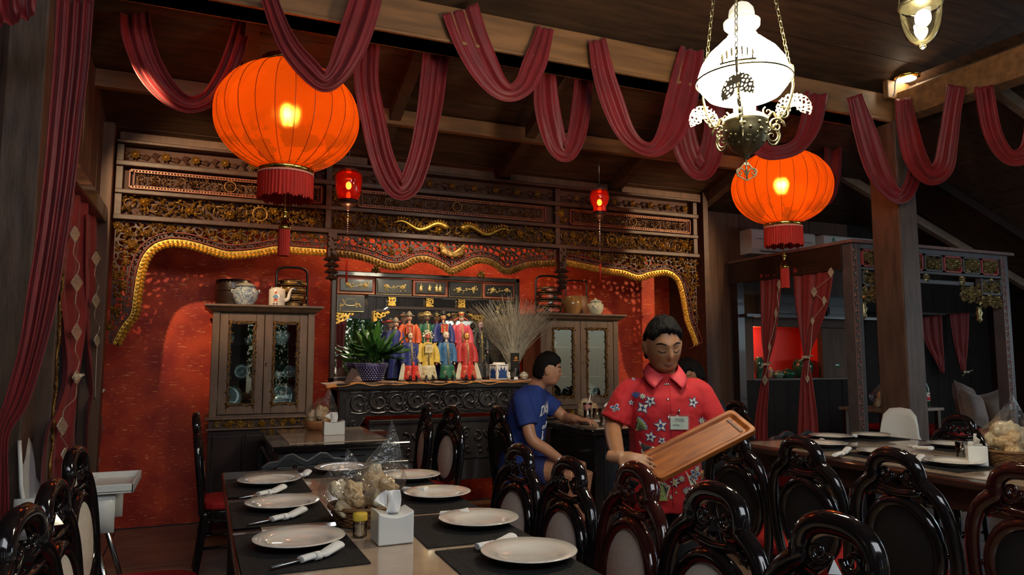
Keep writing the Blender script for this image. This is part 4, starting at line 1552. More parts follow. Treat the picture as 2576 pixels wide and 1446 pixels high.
# ---- plated table (near)
TZ = .775
t = thing('dining_table', 'long dark dining table with beige marble top set with white plates in the foreground', 'table', (.56, 2.35, 0))
x0, x1, y0, y1 = -.46, .47, -1.5, 1.72
MB().box(x0, x1, y0, y1, TZ - .045, TZ - .006).build('tabletop', DKW, t, bevel=.008)
MB().box(x0 + .10, x1 - .10, y0 + .10, y1 - .10, TZ - .0065, TZ - .002).build('marble_inlay', MARBLE, t)
MB().box(x0 + .05, x1 - .05, y0 + .05, y1 - .05, TZ - .16, TZ - .045).build('apron', DKW, t)
for sx in (x0 + .08, x1 - .08):
    for sy in (y0 + .1, y1 - .1):
        MB().box(sx - .04, sx + .04, sy - .04, sy + .04, 0, TZ - .10).build('leg', DKW, t, bevel=.005)

# ---- far marble table
FZ = .82
t = thing('marble_table', 'low dark carved table with inlaid beige marble top in front of the left cabinet', 'table', (.82, 5.27, 0))
G = MATS['grey_black_lacquer']
MB().box(-.42, .45, -.60, .58, FZ - .04, FZ - .004).build('tabletop', BLACKL, t, bevel=.01)
MB().box(-.31, .33, -.48, .47, FZ - .005, FZ).build('marble_inlay', MARBLE, t)
MB().box(-.38, .41, -.55, .54, FZ - .13, FZ - .04).box(-.41, .44, -.58, .57, FZ - .15, FZ - .13).build('apron', G, t, bevel=.004)
MB().box(.0, .16, -.552, -.549, FZ - .092, FZ - .084).build('drawer_pull', BLACKL, t)
MB().box(-.34, .28, -.53, .50, .25, FZ - .15).build('cupboard', G, t, bevel=.004)
q = MB()
for i in range(5):
    a = -.30 + i * .13
    q.tube([(a, -.535, .60), (a + .08, -.535, .60), (a + .08, -.535, .56), (a + .03, -.535, .56), (a + .03, -.535, .52), (a + .10, -.535, .52)], .006, 4)
q.build('key_fret', MATS['carved_black_wood'], t)
for sx in (-.36, .39):
    for sy in (-.53, .52):
        MB().tube(smooth_pts([(sx, sy, FZ - .15), (sx * 1.12, sy * 1.06, .60), (sx * 1.02, sy, .30), (sx * 1.05, sy, 0)], 4), [.04] * 5 + [.032] * 8, 8).build('leg', G, t)

# ---- right-hand long table
RZ = .80
t = thing('dining_table', 'long dark table with beige marble strip and plates on the right, before the pillar', 'table', (3.92, 2.55, 0))
MB().box(-.66, .68, -1.3, 1.42, RZ - .045, RZ - .006).build('tabletop', DKW, t, bevel=.008)
MB().box(-.56, .58, -1.2, 1.32, RZ - .0065, RZ - .002).build('marble_inlay', MARBLE, t)
MB().box(-.6, .62, -1.24, 1.36, RZ - .16, RZ - .045).build('apron', DKW, t)
for sx in (-.58, .60):
    for sy in (-1.2, 1.32):
        MB().box(sx - .04, sx + .04, sy - .04, sy + .04, 0, RZ - .10).build('leg', DKW, t, bevel=.005)

# ---- the men's table
MZ = .85
t = thing('cafe_table', 'tall black table with pale marble top between the seated men', 'table', (3.0, 4.98, 0))
MB().box(-.43, .43, -.42, .42, MZ - .045, MZ - .005).build('tabletop', BLACKL, t, bevel=.01)
MB().box(-.36, .36, -.35, .35, MZ - .006, MZ).build('marble_inlay', MARBLE, t)
MB().box(-.38, .38, -.37, .37, .12, MZ - .045).build('cupboard', BLACKL, t, bevel=.006)
q = MB()
for i in range(4):
    q.tube([(-.3 + i * .17, -.375, .2), (-.18 + i * .17, -.375, .2), (-.18 + i * .17, -.375, .7), (-.3 + i * .17, -.375, .7)], .005, 4, closed=True)
q.build('panel_bead', BLACKL, t)
for sx in (-.36, .36):
    for sy in (-.35, .35):
        MB().box(sx - .03, sx + .03, sy - .03, sy + .03, 0, .14).build('foot', BLACKL, t)


# ---- high chairs
def high_chair(loc, rz, label):
    """tray towards +x, back shell towards -x"""
    t = thing('high_chair', label, 'high chair', loc, rz)
    q = MB()
    half = [(0, .97), (.08, .96), (.125, .91), (.14, .84), (.15, .76), (.20, .69), (.205, .66)]
    prof = [(y, z) for y, z in half]
    outline = [(-y, z) for y, z in prof[::-1]] + prof[1:]
    n = len(outline)

    def shell(u, v):
        i = u * (n - 1)
        k = min(int(i), n - 2)
        f = i - k
        y = outline[k][0] * (1 - f) + outline[k + 1][0] * f
        z = outline[k][1] * (1 - f) + outline[k + 1][1] * f
        zz = .53 + (z - .53) * v
        return (-.20 - .06 * (zz - .53) + .05 * (abs(y) / .2) ** 2, y * (.8 + .2 * v), zz)
    q.grid(shell, 24, 8)
    q.build('back_shell', WPLAST, t, solid=.016)
    MB().extz([(.2 * math.copysign(abs(math.cos(a)) ** .5, math.cos(a)) - .02, .19 * math.copysign(abs(math.sin(a)) ** .5, math.sin(a))) for a in np.linspace(0, 2 * PI, 25)[:-1]], .50, .53).build('seat', WPLAST, t, bevel=.01)
    for s in (-1, 1):
        MB().grid(lambda u, v: (-.20 + .42 * u, s * .195, .51 + v * (.19 + .0 * u)), 8, 2).build('side_wall', WPLAST, t, solid=.014)
    tr = MB()
    tr.box(.0, .30, -.235, .235, .705, .715)
    tr.box(.0, .012, -.235, .235, .715, .740).box(.288, .30, -.235, .235, .70, .745).box(.0, .30, -.235, -.223, .70, .745).box(.0, .30, .223, .235, .70, .745)
    tr.box(.085, .092, -.22, .22, .715, .730)
    tr.build('tray', WPLAST, t, bevel=.004)
    for sx in (-1, 1):
        for sy in (-1, 1):
            lg = MB().tube([(sx * .13, sy * .16, .53), (sx * .27, sy * .27, .01)], .013, 10).build('leg', STEEL, t)
            MB().tube([(sx * .12, sy * .155, .57), (sx * .145, sy * .175, .46)], .020, 10).build('leg_socket', WPLAST, lg)
            MB().sph((sx * .27, sy * .27, .012), .016, 8, 5).build('foot_cap', WPLAST, lg)
    return t


high_chair((-.60, 4.28, 0), 0, 'white plastic high chair with tray and steel legs behind the left chairs')
high_chair((4.86, 4.02, 0), -PI * .93, 'white plastic high chair with rounded back beyond the right table')

# ================================================================ DRAPERY
def band(pxl, mp, pleats=4, amp=.012, n=7, nv=22, thick=.004, depth=.5, seed=0):
    """gathered cloth: pxl = (x, y, width) down its length, mp maps a point of the photo to a world plane"""
    R = random.Random(seed)
    P = smooth_pts([(a, b, c) for a, b, c in pxl], n)
    N = len(P)
    E = []
    for i in range(N):
        d = P[min(i + 1, N - 1)] - P[max(i - 1, 0)]
        L = math.hypot(d.x, d.y) + 1e-9
        nx, ny = -d.y / L, d.x / L
        w_ = P[i].z / 2
        a = mp(P[i].x + nx * w_, P[i].y + ny * w_)
        b = mp(P[i].x - nx * w_, P[i].y - ny * w_)
        E.append((a, b))
    a0, b0 = E[N // 2]
    c0 = mp(P[0].x, P[0].y)
    nrm = (E[0][1] - E[0][0]).cross(mp(P[1].x, P[1].y) - c0)
    if nrm.length < 1e-9:
        nrm = Vector((0, 1, 0))
    nrm.normalize()
    ph = [R.uniform(0, 6.28) for _ in range(4)]
    vs, fs = [], []
    for i, (a, b) in enumerate(E):
        t = i / (N - 1)
        wid = (b - a).length
        am = min(amp * 1.6, wid * .16) + .002
        for k in range(nv + 1):
            v = k / nv
            s = math.sin(v * pleats * 2 * PI + ph[0] + .5 * math.sin(t * 7 + ph[1])) * .6 + math.sin(v * pleats * 3.7 * PI + ph[2] + t * 3) * .4
            edge = 1 - .6 * abs(2 * v - 1) ** 3
            q = a.lerp(b, v) + nrm * (am * s * edge + (depth * wid * .5) * math.sin(v * PI) * .6)
            vs.append(q)
    for i in range(N - 1):
        for k in range(nv):
            fs.append((i * (nv + 1) + k, i * (nv + 1) + k + 1, (i + 1) * (nv + 1) + k + 1, (i + 1) * (nv + 1) + k))
    mb = MB()
    mb.add(vs, fs, True)
    return mb


def localise(o):
    """move a mesh object's origin to the top of its mesh"""
    me = o.data
    c = sum((v.co for v in me.vertices), Vector()) / len(me.vertices)
    c.z = max(v.co.z for v in me.vertices)
    for v in me.vertices:
        v.co -= c
    o.location = c


GS = 'burgundy swags hung along the ceiling beams'
swags = [
    ('burgundy swag at upper left, hanging behind the large orange lantern', 4.78, None,
     [(337, 30, 75), (345, 90, 78), (375, 170, 72), (420, 230, 60), (470, 262, 45), (520, 250, 45), (560, 200, 50), (590, 130, 50), (612, 45, 45)]),
    ('twisted burgundy swag crossing the top of the large orange lantern', 4.14, None,
     [(672, -20, 40), (700, 60, 45), (730, 120, 50), (770, 168, 55), (815, 206, 50), (850, 180, 60), (880, 120, 80), (905, 50, 84), (925, -20, 80)]),
    ('long deep burgundy swag just right of the large orange lantern', 4.50, None,
     [(925, 80, 66), (922, 200, 62), (940, 300, 62), (960, 390, 62), (985, 450, 62), (1010, 478, 52), (1035, 455, 58), (1060, 380, 58), (1080, 280, 62), (1090, 200, 65), (1100, 110, 66)]),
    ('burgundy swag left of centre, pinned to the front of the main beam', 4.19, None,
     [(1158, 20, 95), (1182, 90, 90), (1215, 160, 80), (1250, 213, 60), (1285, 233, 46), (1320, 213, 52), (1345, 160, 60), (1362, 110, 50), (1373, 68, 42)]),
    ('small burgundy swag at the centre, under the beam, between two larger ones', 4.50, None,
     [(1372, 165, 48), (1374, 250, 62), (1387, 320, 60), (1405, 372, 50), (1430, 384, 42), (1450, 340, 48), (1462, 270, 50), (1470, 180, 46)]),
    ('wide burgundy swag right of centre, ending by the bright oil lamp', 4.19, None,
     [(1502, 98, 45), (1517, 180, 56), (1542, 260, 60), (1572, 330, 50), (1610, 368, 36), (1650, 373, 42), (1690, 328, 70), (1715, 250, 80), (1732, 170, 72), (1742, 120, 60)]),
    ('burgundy swag low behind the wide one, left of the oil lamp', 4.50, None,
     [(1708, 250, 48), (1720, 350, 66), (1742, 408, 62), (1766, 430, 50), (1785, 392, 60), (1797, 330, 56), (1797, 240, 46)]),
    ('burgundy swag lying over the top of the orange lantern on the right', 4.14, None,
     [(1885, 260, 40), (1893, 340, 42), (1920, 376, 42), (1960, 384, 34), (2010, 364, 40), (2040, 310, 56), (2055, 230, 60)]),
    ('narrow burgundy swag end hanging behind the right lantern', 5.12, None,
     [(2095, 300, 42), (2097, 380, 44), (2092, 460, 40), (2074, 505, 28), (2050, 470, 30), (2040, 400, 30)]),
    ('burgundy swag on the left face of the right pillar', 4.12, None,
     [(2150, 240, 40), (2177, 330, 56), (2207, 420, 60), (2240, 478, 45), (2272, 494, 36), (2296, 455, 34), (2303, 400, 26)]),
    ('burgundy swag looped on the side beam right of the pillar', None, 5.33,
     [(2272, 246, 40), (2286, 330, 56), (2306, 400, 60), (2340, 442, 48), (2374, 420, 54), (2387, 350, 50), (2396, 280, 46), (2406, 215, 46)]),
    ('dim burgundy swag at the right edge, farther along the side beam', None, 5.33,
     [(2474, 215, 50), (2490, 310, 50), (2515, 370, 46), (2550, 398, 40), (2592, 370, 50), (2612, 250, 60)]),
]
for k, (lab, Yv, Xv, pl) in enumerate(swags):
    mp = (lambda x, y, Yv=Yv: PY(x, y, Yv)) if Yv else (lambda x, y, Xv=Xv: PX(x, y, Xv))
    o = band(pl, mp, pleats=(1.7, 2.6, 2.2, 3.1)[k % 4], amp=.013, seed=k).build('fabric_swag', SWAG, solid=.003, recalc=False)
    localise(o)
    tag(o, lab, 'drapery', GS)
mpd = lambda x, y: PY(x, y, 3.9)
o = band([(190, -12, 95), (180, 150, 92), (165, 300, 86), (150, 450, 82), (130, 600, 78), (106, 750, 78), (80, 880, 66), (45, 1000, 60), (10, 1075, 40), (2, 1130, 36), (-2, 1250, 50), (-8, 1420, 66), (-10, 1560, 70)],
         mpd, pleats=4, amp=.02, n=6, nv=36).build('gathered_drape', SWAG, solid=.003, recalc=False)
localise(o)
tag(o, 'tall crimson satin drape gathered to the left edge in front of the dark pillar', 'curtain')
o = band([(10, -40, 170), (22, 20, 140), (30, 52, 120)], lambda x, y: PY(x, y, 3.6), pleats=3, amp=.02, n=6).build('gathered_drape', SWAG, solid=.003, recalc=False)
localise(o)
tag(o, 'dark red cloth end hanging in the top left corner', 'curtain')

KITE = M('silver_kite_stitching', (.62, .58, .42), .4, metal=.3)


def curtain(name, label, group, mp, off, pl, kites, ties, mat=None):
    t = thing(name, label, 'curtain', (0, 0, 0), 0, group)
    band(pl, mp, pleats=3, amp=.018, n=6, nv=26, depth=.12).build('cloth', mat or CURT, t, solid=.002, recalc=False)
    g = MB()
    last = None
    for (x, y, w_, h_) in kites:
        for i in range(11):
            v = (i + .5) / 11
            ww = w_ * (1 - abs(2 * v - 1)) ** .8
            zz = y + (v - .5) * h_
            g.tube([mp(x - ww / 2, zz - 1) + off, mp(x, zz + 1.5) + off, mp(x + ww / 2, zz - 1) + off], .0042, 4)
        if last:
            pts = [(last[0], last[1] + last[3] / 2), (last[0] - 4, (last[1] + y) / 2 - 10), (x + 6, (last[1] + y) / 2 + 15), (x, y - h_ / 2)]
            g.tube(smooth_pts([mp(a, b) + off for a, b in pts], 4), .0025, 4)
        last = (x, y, w_, h_)
    if kites:
        g.build('kite_embroidery', KITE, t)
    rb = M('cream_ribbon', (.62, .55, .38), .6)
    for (x, y, w_) in ties:
        g = MB()
        g.bar(mp(x - w_ / 2, y) + off * 1.2, mp(x + w_ / 2, y) + off * 1.2, .012, .022)
        g.tube([mp(x, y) + off * 1.6, mp(x - w_ * .9, y + 10) + off * 1.5], .009, 4, flat=.3)
        g.tube([mp(x, y) + off * 1.6, mp(x + w_ * 1.0, y - 4) + off * 1.5], .009, 4, flat=.3)
        g.sph(mp(x, y) + off * 1.6, .014, 8, 5)
        g.build('ribbon_tie', rb, t)
    return t


mpl = lambda x, y: PX(x, y, -.735)
curtain('kite_curtain', 'red kite-embroidered curtain tied with cream ribbon, nearer one in the left opening', 'kite curtains in the left wall opening', mpl, Vector((.03, -.02, 0)),
        [(197, 470, 44), (188, 600, 62), (182, 700, 74), (186, 820, 58), (180, 945, 30), (166, 1030, 50), (150, 1100, 74), (146, 1240, 88)],
        [(175, 590, 24, 40), (180, 712, 30, 42), (180, 836, 26, 42), (180, 950, 22, 34), (143, 1072, 28, 44), (150, 1144, 20, 34)], [(180, 945, 12)])
curtain('kite_curtain', 'red kite-embroidered curtain nearest the red wall in the left opening', 'kite curtains in the left wall opening', mpl, Vector((.03, -.02, 0)),
        [(236, 540, 44), (238, 700, 52), (240, 850, 46), (238, 983, 18), (237, 1050, 38), (240, 1190, 54)],
        [(230, 651, 22, 34), (230, 757, 20, 34), (233, 857, 16, 30), (234, 1158, 14, 34)], [(240, 983, 8)])
# carved corner post of the left alcove
cp = thing('carved_post', 'tall slim carved post with gilt vine beside the left kite curtain', 'post', (-.79, 4.53, 0))
MB().box(-.05, .05, -.05, .05, 0, 2.36).build('post', PILW, cp, bevel=.006)
g = MB(Matrix.Rotation(PI / 2, 4, 'Z') @ Matrix.Translation((0, 0, 0)))
pts = [(.028 * math.sin(z * 22), -.056, z) for z in np.linspace(.5, 2.34, 120)]
g.tube(pts, .006, 5)
for i in range(26):
    z = .52 + i * .0705
    s = 1 if i % 2 else -1
    g.spiral(s * .012, -.056, z, .02, 1, 0, s, .005, nn=5)
    g.leaf(s * .02, -.055, z + .03, 1.2 + s, .04, .022, .01)
g.build('gilt_vine', DGOLD, cp)

# ================================================================ CARVED BED / BOOTH on the right
BX0, BX1, BY0, BY1 = 5.27, 7.42, 4.63, 6.24
bed = thing('carved_booth', 'dark carved canopy booth with gilt panels behind the right pillar', 'booth', (BX0, BY0, 0))
T = Matrix.Translation((-BX0, -BY0, 0))
MB(T).box(BX0 - .03, BX1 + .05, BY0 - .04, BY1, 2.385, 2.415).build('canopy_top', M('pinkish_carved_cornice', (.22, .12, .10), .6, var=.4, scale=20), bed, bevel=.005)
MB(T).box(BX0 - .02, BX0 + .03, BY0 + .10, BY1, 2.17, 2.385).build('side_fascia', DKW, bed, bevel=.005)
MB(T).box(BX0 - .035, BX0 + .03, BY0 + .10, BY1, 2.155, 2.185).build('side_moulding', DKW, bed, bevel=.004)
PINK = M('faded_pink_carving', (.33, .16, .13), .5, var=.4, scale=30)
GREYW = M('weathered_grey_wood', (.085, .075, .078), .5, var=.3, scale=8)
for x in (BX0, BX1 - .11):
    p = MB(T).box(x, x + .11, BY0, BY0 + .11, 0, 2.385).build('post', GREYW, bed, bevel=.005)
    g = MB(T)
    for i in range(30):
        z = .3 + i * .068
        g.spiral(x + .028, BY0 - .004, z, .020, 1, 0, 1 if i % 2 else -1, .005, nn=5)
        g.leaf(x + .028, BY0 - .003, z + .035, PI / 2 + (.6 if i % 2 else -.6), .035, .02, .008)
    g.box(x - .002, x + .004, BY0 - .004, BY0, .2, 2.38).box(x + .052, x + .058, BY0 - .004, BY0, .2, 2.38)
    g.build('scroll_carving', PINK, p)
MB(T).box(BX0, BX0 + .09, BY1 - .1, BY1, 0, 2.385).build('post', DKW, bed)
for z0, z1 in ((2.15, 2.175), (2.34, 2.385), (2.06, 2.10)):
    if z0 == 2.06:
        MB(T).box(BX0 + .34, BX1 - .50, BY0 + .02, BY0 + .07, z0, z1).build('front_rail', GREYW, bed, bevel=.004)
    else:
        MB(T).box(BX0 + .1, BX1 - .1, BY0, BY0 + .08, z0, z1).build('front_rail', GREYW, bed, bevel=.004)
RFR = M('red_panel_frame', (.40, .045, .04), .5, var=.3, scale=20)
SILV = M('silver_gilt_carving', (.46, .38, .20), .38, metal=.75, var=.6, scale=50, bump=.3)
npan = 7
for i in range(npan):
    a = BX0 + .13 + i * (BX1 - BX0 - .26) / npan
    b = a + (BX1 - BX0 - .26) / npan - .02
    fr = MB(T).box(a, b, BY0 + .05, BY0 + .07, 2.178, 2.338).box(a, a + .015, BY0 + .0, BY0 + .05, 2.178, 2.338).box(b - .015, b, BY0 + .0, BY0 + .05, 2.178, 2.338) \
        .box(a, b, BY0 + .0, BY0 + .05, 2.178, 2.192).box(a, b, BY0 + .0, BY0 + .05, 2.324, 2.338)
    fr = fr.build('panel_frame', RFR if i % 2 == 0 else GREYW, bed)
    g = MB(T)
    carve_fill(g, a + .045, b - .04, 2.205, 2.312, BY0 + .035, 85, .045, (0, 0), flowers=2, scrolls=4, seed=60 + i, h=.03)
    g.build('gilt_carving', SILV, fr, kind='stuff')
for (a, b, z0, z1) in ((BX0 + .13, BX0 + .36, 2.0, 2.14), (BX1 - .42, BX1 - .12, 1.98, 2.14)):
    fr = MB(T).box(a, b, BY0 + .04, BY0 + .06, z0, z1).box(a, b, BY0, BY0 + .04, z0, z0 + .018).box(a, a + .014, BY0, BY0 + .04, z0, z1).box(b - .014, b, BY0, BY0 + .04, z0, z1).build('corner_panel', GREYW, bed)
    g = MB(T)
    carve_fill(g, a + .03, b - .03, z0 + .03, z1 - .02, BY0 + .03, 60, .04, (0, 0), flowers=1, scrolls=2, seed=int(a * 10), h=.025)
    g.build('gilt_carving', SILV, fr, kind='stuff')
    g = MB(T)
    carve_fill(g, a - .02, b, z0 - .12, z0 - .01, BY0 + .03, 70, .05, (0, 0), flowers=1, scrolls=2, seed=int(a * 7), h=.03)
    g.build('gilt_bracket', SILV, bed, kind='stuff')
    xx = a + .02 if a < 6 else a - .02
    MB(T).lathe([(0, -.30), (.03, -.27), (.018, -.24), (.035, -.2), (.02, -.17), (.03, -.14)], (xx, BY0 + .03, 2.0 - .0), 8).build('pendant_finial', SILV, bed)
# fish-like gilt ends and small bosses of the front rail
g = MB(T)
carve_fill(g, BX1 - .72, BX1 - .44, 1.90, 2.06, BY0 + .03, 70, .05, (0, 0), flowers=1, scrolls=2, seed=91, h=.03)
g.build('gilt_bracket', SILV, bed, kind='stuff')
for x in (6.25, 6.75):
    MB(T).flower(x, BY0 + .03, 2.12, .055, .02, 8).build('gilt_boss', SILV, bed)
# interior: shelf with small drawers at the back, bench with cushions, a table
MB(T).box(BX0 + .02, BX1, BY1 - .22, BY1 - .02, 1.80, 1.83).build('shelf', DKW, bed)
for i, (a, b) in enumerate(((5.62, 6.02), (6.05, 6.45), (6.48, 6.9))):
    p = MB(T).box(a, b, BY1 - .18, BY1 - .03, 1.832, 2.06).build('shelf_box', GREYW if i < 2 else DKW, bed, bevel=.004)
    for z in (1.85, 1.955):
        MB(T).box(a + .02, b - .02, BY1 - .19, BY1 - .18, z, z + .09).build('drawer', DKW, p, bevel=.003)
bn = thing('bench', 'low dark bench with red seat inside the carved booth', 'bench', (7.06, 5.32, 0))
MB().box(-.34, .34, -.55, .55, .08, .58).build('base', DKW, bn)
MB().box(-.34, .34, -.55, .55, .581, .64).build('seat_cushion', REDSEAT, bn, bevel=.02)
CUSH = M('brown_velvet_cushion', (.16, .09, .055), .6, var=.4, scale=7, sheen=.5, bump=.3)


def cushion(x, y, z, rz, rx, s, label):
    def fn(d):
        return 1.
    mb = MB()
    n = 14

    def side(sg):
        def f(u, v):
            a, b = 2 * u - 1, 2 * v - 1
            pu = (1 - a ** 4) * (1 - b ** 4)
            k = 1 - .08 * (1 - abs(a)) * 1.0
            return (a * s * (1 - .10 * (1 - b * b)) + 0, sg * .085 * pu ** .6, b * s * (1 - .10 * (1 - a * a)))
        return f
    mb.grid(side(-1), n, n)
    mb.grid(side(1), n, n)
    o = mb.build('cushion', CUSH, loc=(x, y, z), rot=(rx, -.25 if s < .19 else .22, rz))
    tag(o, label, 'cushion', 'brown cushions on the booth bench')


ca, cb_, cc = PY(2432, 1012, 5.35), PY(2447, 1030, 5.05), PY(2505, 1032, 5.12)
cushion(ca.x, ca.y, .87, .25, -.25, .22, 'brown velvet cushion, leftmost leaning behind the other two on the bench')
cushion(cb_.x, cb_.y, .83, .1, -.3, .19, 'brown velvet cushion in front, leaning in the middle of the bench')
cushion(cc.x, cc.y, .83, -.3, -.25, .18, 'brown velvet cushion, rightmost on the bench')
tb = thing('booth_table', 'small wooden table inside the booth carrying the green bottle', 'table', (6.25, 5.12, 0))
MB().box(-.45, .40, -.28, .22, .85, .88).build('tabletop', M('pale_worn_wood', (.30, .22, .17), .4, var=.3, scale=9), tb, bevel=.006)
for a in (-.4, .35):
    for b in (-.24, .18):
        MB().box(a - .02, a + .02, b - .02, b + .02, 0, .85).build('leg', DKW, tb)
p = PY(2331, 1020, 5.0)
bt = thing('beer_bottle', 'green glass bottle with red and white label on the booth table', 'bottle', (p.x, 5.0, .881))
MB().lathe([(.030, 0), (.034, .006), (.034, .15), (.030, .185), (.014, .225), (.013, .275), (.0, .277)], n=20).build('body', M('green_bottle_glass', (.01, .12, .03), .06, trans=.6, coat=.3), bt)
MB().lathe([(.0345, .055), (.0348, .057), (.0348, .135), (.0345, .137)], n=20).build('label_paper', M('bottle_label', (.75, .74, .7), .6), bt)
MB().lathe([(.0352, .060), (.0352, .095)], n=20).build('label_red_band', M('label_red', (.6, .03, .03), .6), bt)
MB().flower(0, -.0355, .115, .012, .002, 5).build('label_star', MATS['label_red'], bt)
mpr = lambda x, y: PX(x, y, 5.25)
GR = 'red kite curtains in the side opening of the booth'
curtain('kite_curtain', 'narrow red kite curtain, left one in the side opening of the booth', GR, mpr, Vector((-.03, -.02, 0)),
        [(1941, 690, 56), (1938, 780, 46), (1934, 850, 34), (1928, 915, 13), (1923, 980, 22), (1916, 1060, 30), (1915, 1180, 40)],
        [(1962, 717, 11, 24), (1954, 789, 8, 24), (1938, 873, 7, 22), (1926, 956, 14, 24)], [(1929, 916, 16)])
curtain('kite_curtain', 'wide red kite curtain, right one in the side opening of the booth', GR, mpr, Vector((-.03, -.02, 0)),
        [(2048, 678, 104), (2043, 760, 84), (2036, 830, 50), (2029, 897, 16), (2030, 960, 30), (2034, 1060, 48), (2034, 1180, 60)],
        [(2092, 686, 15, 24), (2050, 735, 16, 24), (2075, 757, 10, 22), (2046, 808, 9, 18), (2033, 953, 9, 18)], [(2030, 898, 18)])
mpi = lambda x, y: PY(x, y, 6.0)
curtain('inner_curtain', 'dim plum curtain gathered inside the booth, left one', 'plum curtains inside the booth', mpi, Vector((0, -.03, 0)),
        [(2342, 795, 52), (2348, 850, 48), (2362, 900, 26), (2372, 938, 8)], [], [])
curtain('inner_curtain', 'dim plum curtain gathered inside the booth, right one', 'plum curtains inside the booth', mpi, Vector((0, -.03, 0)),
        [(2412, 788, 50), (2416, 850, 40), (2420, 900, 24), (2424, 935, 10)], [], [(2424, 935, 14)])
MB(T).box(7.3, 9.0, 6.02, 6.06, 1.882, 1.912).build('curtain_rail', DKW, bed)
# ceramics in the lit niche
GRN = M('green_ceramic_glaze', (.02, .12, .07), .12, coat=.6, var=.5, scale=9)
for k, (px, y0_, y1_, wd_, Yv, lab, lid) in enumerate(((1905, 893, 946, 22, 6.45, 'tall green glazed jar at the left end of the red niche', False),
                                                      (1938, 918, 945, 13, 6.50, 'small blue and yellow glazed vase in the red niche', False),
                                                      (1958, 925, 945, 26, 6.47, 'small light green pot in the red niche', True),
                                                      (1982, 920, 945, 32, 6.43, 'dark green lidded pot in the middle of the red niche', True),
                                                      (2020, 898, 944, 44, 6.46, 'large green pot behind the right kite curtain', False),
                                                      (2080, 892, 942, 62, 6.46, 'wide dark green basin at the right end of the red niche', False))):
    a, b = PY(px - wd_ / 2, y1_, Yv), PY(px + wd_ / 2, y1_, Yv)
    r = (b - a).length / 2 * .9
    h = (PY(px, y0_, Yv) - PY(px, y1_, Yv)).z
    mt = M('blue_yellow_glaze', (.05, .08, .35), .15, coat=.5, c2=(.6, .4, .05), scale=25) if k == 1 else (CEL if k == 2 else GRN)
    jar((a.x + b.x) / 2 + (.03 if k == 0 else 0), Yv, NZ0 + .001, r, h * (.75 if lid else 1), mt, lab, lidded=lid)

# ---- air conditioners
for k, (xa, lab) in enumerate(((5.46, 'white air conditioner on the wall behind the right lantern'), (6.52, 'white air conditioner with a small leaf emblem half hidden by the booth roof'))):
    ac = thing('air_conditioner', lab, 'air conditioner', (xa, 6.10, 2.50), 0, None)
    q = MB()
    q.T = Matrix.Rotation(PI / 2, 4, 'Z') @ Matrix.Rotation(PI / 2, 4, 'X')
    q.T = None
    prof = [(0, .06), (.04, .005), (.20, 0), (.20, .28), (.02, .28), (0, .26)]
    vs = [(0, y, z) for y, z in prof] + [(.93, y, z) for y, z in prof]
    n = len(prof)
    q.add(vs, [tuple(range(n)), tuple(range(2 * n - 1, n - 1, -1))] + [(i, (i + 1) % n, (i + 1) % n + n, i + n) for i in range(n)])
    q.build('casing', M('white_ac_plastic', (.74, .79, .80), .35), ac, bevel=.01)
    MB().box(.05, .88, -.002, .004, .165, .170).build('panel_seam', BLACKL, ac)
    MB().box(.12, .85, .008, .014, .030, .038).build('air_slot', BLACKL, ac)
    if k:
        q = MB()
        q.leaf(.13, -.002, .20, 1.1, .07, .04, .002, 0)
        q.leaf(.15, -.002, .20, .2, .045, .03, .002, 1)
        q.build('leaf_emblem', [M('emblem_green', (.01, .25, .08), .5), M('emblem_blue', (.10, .3, .6), .5)], ac)

